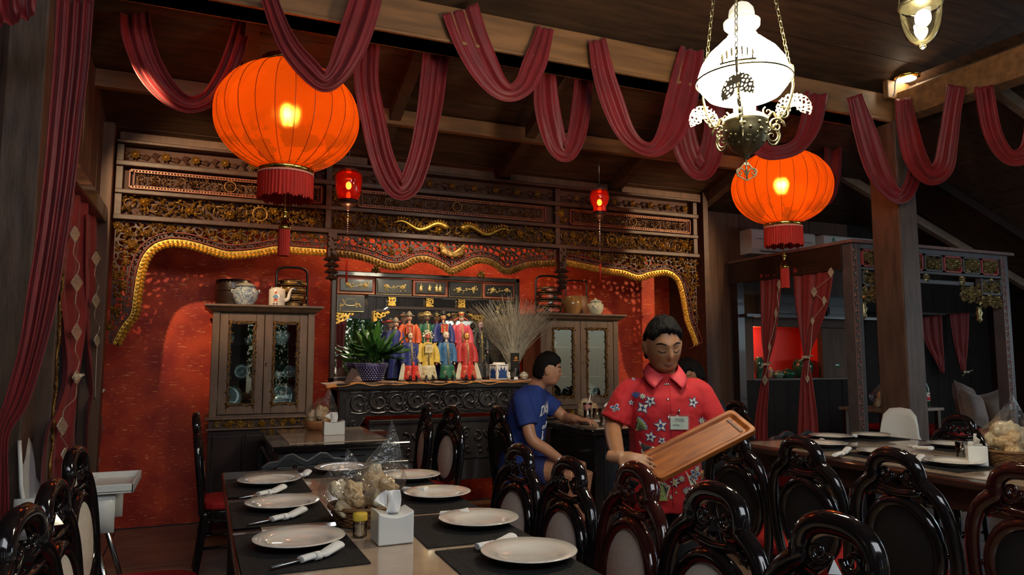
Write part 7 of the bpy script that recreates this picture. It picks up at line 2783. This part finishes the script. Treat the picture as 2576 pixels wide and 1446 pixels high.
# tray geometry first (the hands close on it)
tc_ = [PY(1614, 1146, 2.47), PY(1648, 1216, 2.34), PY(1902, 1086, 2.26), PY(1846, 1030, 2.40)]
u_ = ((tc_[3] - tc_[0]) + (tc_[2] - tc_[1])) / 2
v_ = ((tc_[0] - tc_[1]) + (tc_[3] - tc_[2])) / 2
cT = sum(tc_, Vector()) / 4
LU, LV = u_.length, v_.length
uu = u_.normalized()
vv = (v_ - uu * v_.dot(uu)).normalized()
nn_ = uu.cross(vv)
if nn_.y > 0:
    nn_ = -nn_
tw = Matrix((uu, vv, nn_)).transposed().to_4x4()
tw.translation = cT
# right hand grips the near end of the tray
edge = Ti @ (cT - uu * (LU / 2 - .0) + vv * .01)
nl = (Ti.to_3x3() @ nn_).normalized()
ul, vl = (Ti.to_3x3() @ uu).normalized(), (Ti.to_3x3() @ vv).normalized()
edge = edge + nl * .034
gdir = (ul * .75 - vl * .75 - nl * .05).normalized()
hw = edge - gdir * .115 - vl * .0
hand_into(b, hw, gdir, -nl, .98, .38, side=-1, grip=True)
limb(b, [RE, RE.lerp(hw, .5), hw + gdir * .005], [.040, .037, .027])
hand_into(b, LWr, (-.35, -.25, -.15), (0, .3, -1), 1., .5, side=-1)
body = fuse(b, 'body', SKIN, wt, .0052, 4)
hair_mesh(HT, hs, 2.3, wt, fringe=.74, side=.36, hh=1.02, thick=1.15)
face_parts(body, HT, hs, 1.02, True, M('brown_lips', (.27, .09, .06), .5))
# shirt
b = MB()
torso(b, [(0, 0, .665, .178, .128), (0, 0, .74, .176, .126), (0, 0, .85, .165, .120), (0, 0, .98, .163, .120), (0, 0, 1.10, .172, .124), (0, 0, 1.18, .172, .118), (0, .002, 1.225, .150, .100), (0, .006, 1.262, .100, .082), (0, .006, 1.288, .074, .072)], 40)
for S, E_, hx in ((RS, RE, -1), (LS, LE, 1)):
    d = (E_ - S)
    limb(b, [S - Vector((hx * .05, 0, -.01)), S + Vector((hx * .01, 0, 0)), S + d * .45 + Vector((hx * .012, 0, 0)), S + d * .80 + Vector((hx * .006, 0, 0))], [.054, .060, .068, .078], 18)
shirt = fuse(b, 'shirt', RED_SH, wt, .007, 5)
tex = bpy.data.textures.new('folds', 'CLOUDS')
tex.noise_scale = .09
bake(shirt, [('DISPLACE', dict(texture=tex, strength=.016, mid_level=.5, texture_coords='LOCAL'))])
sb = bvh_of(shirt)
# collar
cm = M('pink_red_collar', (.62, .05, .065), .7)
q = MB()
for s in (-1, 1):
    cpts = [(s * .012, -.088, 1.272), (s * .050, -.070, 1.300), (s * .068, -.01, 1.326), (s * .054, .05, 1.338), (0, .072, 1.342)]
    opts = [(s * .062, -.122, 1.222), (s * .092, -.088, 1.252), (s * .096, -.005, 1.290), (s * .072, .070, 1.302), (0, .090, 1.304)]
    A_, B_ = smooth_pts(cpts, 4), smooth_pts(opts, 4)
    q.grid(lambda u, v, A_=A_, B_=B_: A_[int(round(u * (len(A_) - 1)))].lerp(B_[int(round(u * (len(B_) - 1)))], v) + Vector((0, 0, .003 * math.sin(v * PI))), len(A_) - 1, 4)
q.build('collar', cm, wt, solid=.004)
NAV = M('print_navy', (.03, .05, .16), .8)
CRW = M('print_cream', (.66, .62, .50), .8)
GRY = M('print_green', (.30, .42, .14), .8)
BLK = M('print_dark', (.05, .05, .045), .8)
BLU = M('print_blue', (.10, .22, .50), .8)
SK = 1 / 529.   # metres per pixel at the waiter


def sp(px, py):
    """photo position on the shirt front to waiter-local x, z"""
    p = Ti @ PY(px, py, 2.72)
    return p.x, p.z


polys = []


def flower_print(px, py, R_, n=5, rot=.3, inner=.42):
    x, z = sp(px, py)
    polys.append((star(x, z, R_ * 1.16, n, inner * 1.25, rot), 0, 0))
    polys.append((star(x, z, R_, n, inner, rot), 1, 1))
    polys.append((star(x, z, R_ * .45, n, .5, rot + .6), 2 if n > 5 else 0, 2))


def butterfly(px, py, s_, rot=0.):
    x, z = sp(px, py)
    for sg in (-1, 1):
        for (dx, dz, a, b_, r_) in ((.5, .35, .55, .38, .5), (.42, -.38, .42, .30, -.5)):
            ex, ez = sg * dx * s_, dz * s_
            cx, cz = x + ex * math.cos(rot) - ez * math.sin(rot), z + ex * math.sin(rot) + ez * math.cos(rot)
            polys.append((ell(cx, cz, a * s_, b_ * s_, sg * r_ + rot), 1, 0))
            polys.append((ell(cx, cz, a * s_ * .68, b_ * s_ * .66, sg * r_ + rot), 4, 1))
            polys.append((ell(cx - sg * .1 * s_, cz, a * s_ * .28, b_ * s_ * .5, sg * r_ + rot), 0, 2))
    polys.append((ell(x, z, s_ * .09, s_ * .62, rot), 3, 3))


butterfly(1605, 953, .017, .0)
butterfly(1560, 1034, .020, .4)
flower_print(1643, 1012, .026, 5, .8)
flower_print(1626, 1030, .028, 4, .6)
flower_print(1626, 1000, .016, 8, 0)
flower_print(1667, 1073, .030, 5, .4)
flower_print(1644, 1104, .026, 5, .1)
flower_print(1670, 1112, .020, 5, .9)
flower_print(1745, 1012, .026, 5, 1.2)
flower_print(1600, 1018, .014, 5, .2)
flower_print(1767, 1058, .018, 6, .2)
flower_print(1716, 1205, .018, 8, .2)
flower_print(1700, 1215, .024, 6, .9)
flower_print(1733, 1235, .022, 5, .1)
flower_print(1755, 1180, .018, 8, 0)
flower_print(1690, 1120, .018, 5, .2)
butterfly(1748, 1195, .026, -.4)
# navy spray, green fan, dark leaf, patterned band
x, z = sp(1613, 1005)
for a in (1.2, 1.6, 2.0, 2.4):
    polys.append((ell(x + .014 * math.cos(a), z + .014 * math.sin(a), .016, .005, a), 0, 1))
fx, fz = sp(1604, 1102)
rim = [(fx, fz)] + [(fx + .062 * math.cos(a) * (1 + .05 * math.sin(a * 30)), fz + .082 * math.sin(a)) for a in np.linspace(.30, 1.25, 12)]
polys.append(([(fx + (p_[0] - fx) * 1.10, fz + (p_[1] - fz) * 1.10) for p_ in rim], 4, 0))
polys.append(([(fx + (p_[0] - fx) * 1.04, fz + (p_[1] - fz) * 1.04) for p_ in rim], 1, 1))
polys.append((rim, 2, 2))
for a in np.linspace(.42, 1.12, 5):
    polys.append((ell(fx + .040 * math.cos(a), fz + .053 * math.sin(a), .016, .0028, a), 3, 3))
for i in range(8):
    t_ = i / 7
    x, z = sp(1602 - 6 * t_, 1105 + 45 * t_)
    polys.append((ell(x, z, .007, .012, .3), 1 if i % 2 else 3, 2))
for (a_, b_, c_, m_, i_) in (((1618, 1118), (1655, 1130), (1625, 1150), 1, 0), ((1622, 1122), (1648, 1130), (1627, 1145), 3, 1), ((1660, 1215), (1690, 1225), (1680, 1265), 1, 0), ((1664, 1219), (1686, 1228), (1678, 1258), 3, 1),
                             ((1725, 1185), (1752, 1215), (1738, 1222), 1, 0), ((1745, 1200), (1765, 1240), (1750, 1243), 1, 0), ((1670, 1220), (1684, 1262), (1664, 1266), 2, 2)):
    polys.append(([sp(*a_), sp(*b_), sp(*c_)], m_, i_))
for i in range(7):
    x, z = sp(1738 + i * 4, 1205 + i * 5)
    polys.append((ell(x, z, .004, .006, .5), 3, 2))
for i in range(26):
    flower_print(rnd(1652, 1766), rnd(1218, 1262), rnd(.006, .012), random.choice((4, 5, 8)), rnd(0, 3))
print_on(sb, polys, [NAV, CRW, GRY, BLK, BLU], 'batik_print', wt)
# placket, buttons and badge
q = MB()
pl_pts = []
for z in np.linspace(1.255, .70, 26):
    h = sb.ray_cast(Vector((.010, -1, z)), Vector((0, 1, 0)))
    if h[0]:
        pl_pts.append(h[0] - Vector((0, .001, 0)))
q.tube(pl_pts, .0022, 5)
q.build('placket', M('placket_red', (.42, .012, .02), .8), wt)
q = MB()
for z in (1.238, 1.170, 1.09):
    h = sb.ray_cast(Vector((-.002, -1, z)), Vector((0, 1, 0)))
    q.sph(h[0], (.006, .003, .006), 10, 6)
    if z > 1.2:
        for s in (-1, 1):
            q.sph(h[0] + Vector((s * .009, 0, .001)), (.005, .003, .004), 8, 5)
q.build('button', STEEL, wt)
bx_c = sp(1709, 1062)
h = sb.ray_cast(Vector((bx_c[0], -1, bx_c[1])), Vector((0, 1, 0)))
bd = MB()
by__ = h[0].y - .012
bd.box(bx_c[0] - .048, bx_c[0] + .048, by__ - .001, by__ + .001, bx_c[1] - .036, bx_c[1] + .036)
bdg = bd.build('name_badge', FILM, wt)
MB().box(bx_c[0] - .040, bx_c[0] + .040, by__ - .0022, by__ - .0012, bx_c[1] - .032, bx_c[1] + .026).build('badge_card', M('badge_paper', (.52, .60, .50), .5, var=.2, scale=60), bdg)
q = MB()
for (x0_, z0_, L_) in ((-.02, .014, .04), (-.012, .006, .036), (-.028, -.012, .03)):
    q.tube([(bx_c[0] + x0_ + L_ * t, by__ - .003, bx_c[1] + z0_ + .002 * math.sin(t * 25)) for t in np.linspace(0, 1, 24)], .0008, 4)
q.build('badge_writing', BLK, bdg)
MB().tube([(bx_c[0], by__ + .004, bx_c[1] + .036), (bx_c[0], by__, bx_c[1] + .060)], .004, 6).sph((bx_c[0], by__ - .003, bx_c[1] + .050), .006, 8, 5).build('badge_clip', STEEL, bdg)
# trousers and shoes
b = MB()
torso(b, [(0, 0, .70, .150, .105), (0, 0, .80, .145, .105), (0, 0, .90, .135, .10)], 30)
for s in (-1, 1):
    limb(b, [(s * .08, 0, .80), (s * .09, 0, .60), (s * .095, 0, .42), (s * .10, .02, .22), (s * .10, .02, .06)], [.105, .088, .072, .066, .060])
fuse(b, 'trousers', M('black_trousers', (.010, .010, .012), .8), wt, .010, 5)
for s in (-1, 1):
    MB().sph((s * .10, -.045, .042), (.047, .125, .042), 18, 10).build('shoe', BLACKL, wt)

# the tray
ty = thing('serving_tray', 'long rectangular brown wooden tray held slanting by the waiter', 'tray', cT)
tw_l = tw.copy()
tw_l.translation = (0, 0, 0)
TRW = M('polished_tray_wood', (.36, .105, .018), .42, coat=.0, spec=.3, c2=(.17, .040, .008), scale=5, stretch=(1.2, 9, 1), bump=.05)


def rrect(a, b_, r, n=6):
    out = []
    for cx, cy, a0 in ((a - r, b_ - r, 0), (-a + r, b_ - r, PI / 2), (-a + r, -b_ + r, PI), (a - r, -b_ + r, 1.5 * PI)):
        for k in range(n + 1):
            t_ = a0 + PI / 2 * k / n
            out.append((cx + r * math.cos(t_), cy + r * math.sin(t_)))
    return out


o1, o2, o3 = rrect(LU / 2, LV / 2, .022), rrect(LU / 2 - .018, LV / 2 - .016, .016), rrect(LU / 2 - .030, LV / 2 - .026, .012)
q = MB()
n = len(o1)
vs = [(x, y, -.012) for x, y in o1] + [(x, y, .010) for x, y in o1] + [(x, y, .010) for x, y in o2] + [(x, y, -.002) for x, y in o3]
fs = [tuple(range(n))[::-1], tuple(range(3 * n, 4 * n))]
for r in range(3):
    fs += [(r * n + i, r * n + (i + 1) % n, (r + 1) * n + (i + 1) % n, (r + 1) * n + i) for i in range(n)]
q.add(vs, fs)
o = q.build('board', TRW, ty, bevel=.003)
o.rotation_euler = tw_l.to_euler()
q = MB()
q.box(LU / 2 - .055, LU / 2 - .045, -LV / 2 + .035, LV / 2 - .035, -.0015, .0015)
o = q.build('end_groove', M('dark_groove', (.10, .025, .008), .5), ty)
o.rotation_euler = tw_l.to_euler()


# ---------------------------------------------------------------- seated man in blue
MLc = Vector((2.17, 4.82, 0))
MR = math.radians(46)
mn = thing('person', 'seated man in a blue T-shirt with white script lettering, in profile at the men\'s table', 'person', MLc, MR)
TM = (Matrix.Translation(MLc) @ Matrix.Rotation(MR, 4, 'Z')).inverted()
HTm = Matrix.Translation((0.0, -.165, 1.270)) @ Euler((math.radians(8), 0, math.radians(24)), 'XYZ').to_matrix().to_4x4()
b = MB()
head_into(b, HTm, 1.0, .98)
b.tube([(0, -.03, 1.08), (0, -.07, 1.14), (0, -.12, 1.21)], [.070, .060, .058], 18)
torso(b, [(0, .03, .49, .17, .13), (0, .03, .62, .17, .13), (0, .01, .80, .16, .12), (0, -.01, .97, .17, .12), (0, -.03, 1.07, .15, .10), (0, -.045, 1.12, .085, .07)])
RSm, REm, RHm = Vector((-.165, -.02, 1.075)), Vector((-.225, -.12, .80)), Vector((-.155, -.30, .665))
LSm, LEm, LHm = Vector((.165, -.04, 1.075)), Vector((.22, -.22, .92)), Vector((.10, -.36, .915))
limb(b, [RSm, RSm.lerp(REm, .5), REm, REm.lerp(RHm, .5), RHm], [.055, .049, .043, .040, .029])
limb(b, [LSm, LSm.lerp(LEm, .5), LEm, LEm.lerp(LHm, .5), LHm], [.055, .049, .043, .038, .029])
hand_into(b, RHm, (.25, -.9, -.25), (.1, -.2, -1), 1.05, .45, side=-1)
hand_into(b, LHm, (-.25, -.95, -.02), (0, .0, -1), 1.05, .55, side=1)
for s in (-1, 1):
    limb(b, [(s * .09, .02, .555), (s * .11, -.18, .575), (s * .13, -.40, .55)], [.095, .085, .062])
    limb(b, [(s * .13, -.40, .55), (s * .13, -.37, .32), (s * .13, -.33, .08)], [.062, .052, .036])
    b.T = None
    b.sph((s * .13, -.39, .04), (.045, .12, .038), 14, 8)
bodym = fuse(b, 'body', SKIN2, mn, .0058, 4)
hair_mesh(HTm, 1.0, 5.1, mn, fringe=.58, side=.34, hh=.98, thick=1.16)
face_parts(bodym, HTm, 1.0, .98, True, M('pink_lips', (.40, .13, .10), .5))
b = MB()
torso(b, [(0, .04, .50, .188, .152), (0, .04, .58, .19, .155), (0, .03, .70, .184, .148), (0, .01, .84, .182, .142), (0, -.01, .97, .188, .140), (0, -.02, 1.07, .178, .122), (0, -.035, 1.12, .130, .100), (0, -.05, 1.15, .088, .080), (0, -.06, 1.165, .074, .070)], 40)
for S, E_, hx in ((RSm, REm, -1), (LSm, LEm, 1)):
    d = E_ - S
    limb(b, [S - Vector((hx * .06, 0, -.005)), S, S + d * .40, S + d * .68], [.060, .066, .070, .076], 18)
ts = fuse(b, 't_shirt', BLUE_SH, mn, .008, 5)
bake(ts, [('DISPLACE', dict(texture=tex, strength=.016, mid_level=.5, texture_coords='LOCAL'))])
b = MB()
torso(b, [(0, .03, .47, .19, .15), (0, .03, .52, .19, .15), (0, .03, .60, .18, .14)], 30)
for s in (-1, 1):
    limb(b, [(s * .095, .03, .555), (s * .11, -.10, .57), (s * .118, -.20, .575)], [.108, .105, .100])
fuse(b, 'shorts', M('navy_shorts', (.010, .018, .10), .8), mn, .009, 5)
for s in (-1, 1):
    MB().sph((s * .13, -.395, .045), (.05, .13, .042), 16, 10).build('shoe', BLACKL, mn)
# white script across the chest, as strokes that follow the shirt
tsb = bvh_of(ts)


def script_word(text, ox, oz, sc_, shear=.3, rise=0., bvh=tsb, parent=mn, back=0.):
    cu = bpy.data.curves.new('lettering', 'FONT')
    cu.body = text
    cu.size = 1
    cu.shear = shear
    cu.space_character = .92
    cu.offset = .018
    to = bpy.data.objects.new('lettering_tmp', cu)
    col.objects.link(to)
    dg = bpy.context.evaluated_depsgraph_get()
    me = bpy.data.meshes.new_from_object(to.evaluated_get(dg))
    bpy.data.objects.remove(to)
    b_ = bmesh.new()
    b_.from_mesh(me)
    bmesh.ops.subdivide_edges(b_, edges=[e for e in b_.edges if e.calc_length() > .12], cuts=2)
    for v in b_.verts:
        x, z = ox + v.co.x * sc_, oz + v.co.y * sc_ + rise * v.co.x * sc_
        h_ = bvh.ray_cast(Vector((x, -1.2, z)), Vector((0, 1, 0)))
        v.co = (h_[0] - Vector((0, .003, 0))) if h_[0] else Vector((x, -.15, z))
    b_.to_mesh(me)
    b_.free()
    me.materials.clear()
    me.materials.append(PAPER)
    o_ = bpy.data.objects.new('lettering', me)
    col.objects.link(o_)
    o_.parent = parent
    return o_


script_word('Didgls', -.105, .945, .090, .35, .25)
q = MB()
for pts in ([(.055, .90), (.015, .865), (-.04, .855), (-.02, .875), (.01, .87)], [(-.03, .84), (-.025, .80), (-.03, .775), (-.015, .80), (-.01, .775)], [(-.02, .76), (-.012, .735), (-.018, .72), (.0, .745), (.002, .72)]):
    P_ = []
    for x, z in [(p_.x, p_.z) for p_ in smooth_pts([(a, 0, c) for a, c in pts], 5)]:
        h_ = tsb.ray_cast(Vector((x, -1.2, z)), Vector((0, 1, 0)))
        P_.append(h_[0] - Vector((0, .002, 0)))
    q.tube(P_, .0042, 5)
q.build('script_tail', PAPER, mn)

# ---------------------------------------------------------------- man in black behind the waiter
KL = Vector((3.62, 4.58, 0))
KR = math.radians(-112)
km = thing('person', 'man in black shirt with glasses, seated behind the waiter\'s left shoulder', 'person', KL, KR)
HTk = Matrix.Translation((0, -.14, 1.225)) @ Euler((math.radians(22), 0, math.radians(-6)), 'XYZ').to_matrix().to_4x4()
b = MB()
head_into(b, HTk, 1.0, 1.)
b.tube([(0, -.01, 1.0), (0, -.05, 1.08), (0, -.10, 1.16)], [.075, .062, .060], 16)
torso(b, [(0, .03, .49, .17, .13), (0, .03, .65, .17, .13), (0, .02, .82, .17, .12), (0, .0, .96, .165, .10), (0, -.02, 1.05, .09, .08)])
for s in (-1, 1):
    S, E_, Wt = Vector((s * .18, 0, .98)), Vector((s * .23, -.14, .80)), Vector((s * .12, -.34, .87))
    limb(b, [S, S.lerp(E_, .5), E_, E_.lerp(Wt, .5), Wt], [.055, .049, .043, .038, .029])
    hand_into(b, Wt, (-s * .2, -.95, -.05), (0, 0, -1), 1., .5, side=s)
    limb(b, [(s * .09, .02, .555), (s * .11, -.16, .56), (s * .12, -.34, .54)], [.09, .08, .062])
    limb(b, [(s * .12, -.34, .54), (s * .12, -.32, .3), (s * .12, -.30, .08)], [.06, .05, .036])
    b.T = None
    b.sph((s * .12, -.35, .04), (.045, .12, .038), 12, 8)
bodyk = fuse(b, 'body', SKIN, km, .008, 4)
hair_mesh(HTk, 1.0, 8.7, km, fringe=.5, side=.28, thick=1.18)
face_parts(bodyk, HTk, 1., 1., True, MATS['brown_lips'])
b = MB()
torso(b, [(0, .04, .50, .19, .15), (0, .04, .66, .19, .15), (0, .02, .82, .188, .142), (0, .0, .95, .188, .13), (0, -.01, 1.02, .14, .10), (0, -.02, 1.055, .09, .085)], 36)
for s in (-1, 1):
    S, E_ = Vector((s * .18, 0, .98)), Vector((s * .23, -.14, .80))
    limb(b, [S - Vector((s * .06, 0, 0)), S, S.lerp(E_, .5), S.lerp(E_, .9)], [.07, .074, .072, .072], 16)
fuse(b, 'shirt', M('black_shirt', (.012, .012, .016), .8), km, .010, 5)
b = MB()
for s in (-1, 1):
    limb(b, [(s * .09, .03, .555), (s * .11, -.16, .565), (s * .12, -.36, .54)], [.105, .095, .075])
    limb(b, [(s * .12, -.355, .56), (s * .12, -.33, .3), (s * .12, -.31, .07)], [.075, .065, .055])
fuse(b, 'trousers', MATS['black_trousers'], km, .012, 4)
q = MB(HTk)
for s in (-1, 1):
    q.tube([(s * .034 + .024 * math.cos(a), -.098, .008 + .017 * math.sin(a)) for a in np.linspace(0, 2 * PI, 17)[:-1]], .0018, 5, closed=True)
    q.tube([(s * .058, -.096, .012), (s * .082, -.03, .012), (s * .084, .02, .006)], .0018, 5)
q.tube([(-.010, -.1, .01), (.010, -.1, .01)], .0018, 5)
q.build('glasses', BLACKL, km)

# ================================================================ GARDEN SIDE (seen only in the mirror and the glazed doors)
PLANK = M('grey_weathered_boards', (.17, .15, .145), .7, var=.3, scale=5, stretch=(5, 5, .6))
rw = struct(MB().box(-.2, .72, -2.30, -2.24, 0, 3.4).box(1.55, 2.35, -2.30, -2.24, 0, 3.4).box(3.35, 4.55, -2.30, -2.24, 0, 3.4).box(5.4, 7.0, -2.30, -2.24, 0, 3.4)
            .box(-3, 7, -2.30, -2.24, 2.15, 5.9).box(-3, -.9, -2.30, -2.24, 0, 3.4), 'wall_rear', DKW)
for (a, b_) in ((-.2, .72), (1.55, 2.35), (3.35, 4.55), (5.4, 7.0)):
    n = int((b_ - a) / .16)
    for i in range(n):
        MB().box(a + i * .16 + .003, a + (i + 1) * .16 - .003, -2.24, -2.215, 0, 3.4).build('board', PLANK, rw)
for i in range(58):
    MB().box(-2.1 + i * .16, -2.1 + i * .16 + .154, -2.24, -2.21, 2.15, 3.6).build('board', PLANK, rw)
GR2 = M('garden_grass', (.06, .12, .03), .9, var=.4, scale=6)
struct(MB().box(-9, 14, -14, -2.6, -.2, -.05), 'ground_garden', GR2)
GLF = M('sunlit_garden_leaf', (.16, .34, .06), .5, var=.5, scale=5)
spots_ = [(-.2, -4.6, 1.5), (1.5, -5.6, 1.7), (3.2, -4.6, 1.8), (5.0, -5.8, 1.6), (7.0, -4.9, 1.9), (-2.4, -5.4, 1.9)]
tm = None
for k, (x, y, s) in enumerate(spots_):
    R = random.Random(k)
    if tm is None:
        q = MB()
        for i in range(2600):
            d = Vector((R.gauss(0, 1), R.gauss(0, 1), R.gauss(0, 1))).normalized() * R.uniform(.5, 1)
            p_ = Vector((d.x, d.y, 1.25 + d.z * 1.05))
            a = Vector((R.uniform(-1, 1), R.uniform(-1, 1), R.uniform(-.6, .6))).normalized()
            c_ = a.orthogonal().normalized()
            l_ = R.uniform(.05, .10)
            q.add([p_, p_ + a * l_ + c_ * l_ * .4, p_ + a * l_ * 2, p_ + a * l_ - c_ * l_ * .4], [(0, 1, 2, 3)])
        t = thing('garden_tree', '', 'tree', (x, y, -.05), 0, 'trees in the garden behind the viewer')
        q.build('foliage', GLF, t, kind='stuff', recalc=False)
        MB().tube([(0, 0, 0), (.03, 0, .6), (0, .02, 1.3)], [.07, .05, .03], 8).build('trunk', PILW, t)
        tm = t
    else:
        t = copy_tree(tm)
        t.location = (x, y, -.05)
        t.rotation_euler = (0, 0, k * 1.3)
    t.scale = (s * .5, s * .42, s)
    t['label'] = ['leafy garden tree opposite the left cabinet, first from the left wall', 'leafy garden tree, second along the front row', 'leafy garden tree, third along the front row', 'leafy garden tree, fourth along the front row',
                  'leafy garden tree, fifth along the front row', 'leafy garden tree beyond the left corner'][k]
# curtains by the rear openings, plates on the rear wall
for k, (x, w_) in enumerate(((1.52, .26), (2.45, .26), (4.5, .28))):
    q = MB().grid(lambda u, v: ((u - .5) * w_ * (1 - .5 * math.sin(v * PI * .9)), .03 * math.sin(u * 18), 2.15 - v * 1.9), 24, 12)
    tag(q.build('rear_curtain', SWAG, loc=(x, -2.12, 0), solid=.003), ['burgundy curtain beside the second rear opening', 'burgundy curtain left of the third rear opening', 'burgundy curtain beside the fourth rear opening'][k], 'curtain')
for k, x in enumerate((1.75, 2.0, 2.25, 3.5)):
    t = thing('wall_plate', ['pale blue plate high on the rear wall, first', 'pale blue plate high on the rear wall, second', 'pale blue plate high on the rear wall, third', 'pale blue plate high on the rear wall, apart from the others'][k], 'plate', (x, -2.195, 2.55), 0, 'pale blue plates on the rear wall')
    MB(Matrix.Rotation(-PI / 2, 4, 'X')).lathe([(0, .0), (.06, .0), (.10, .018), (.098, .022), (.06, .006), (0, .005)], n=24).build('dish', blue_white('sky_blue_plate', 14, base=(.30, .52, .58), ink=(.05, .15, .25)), t)
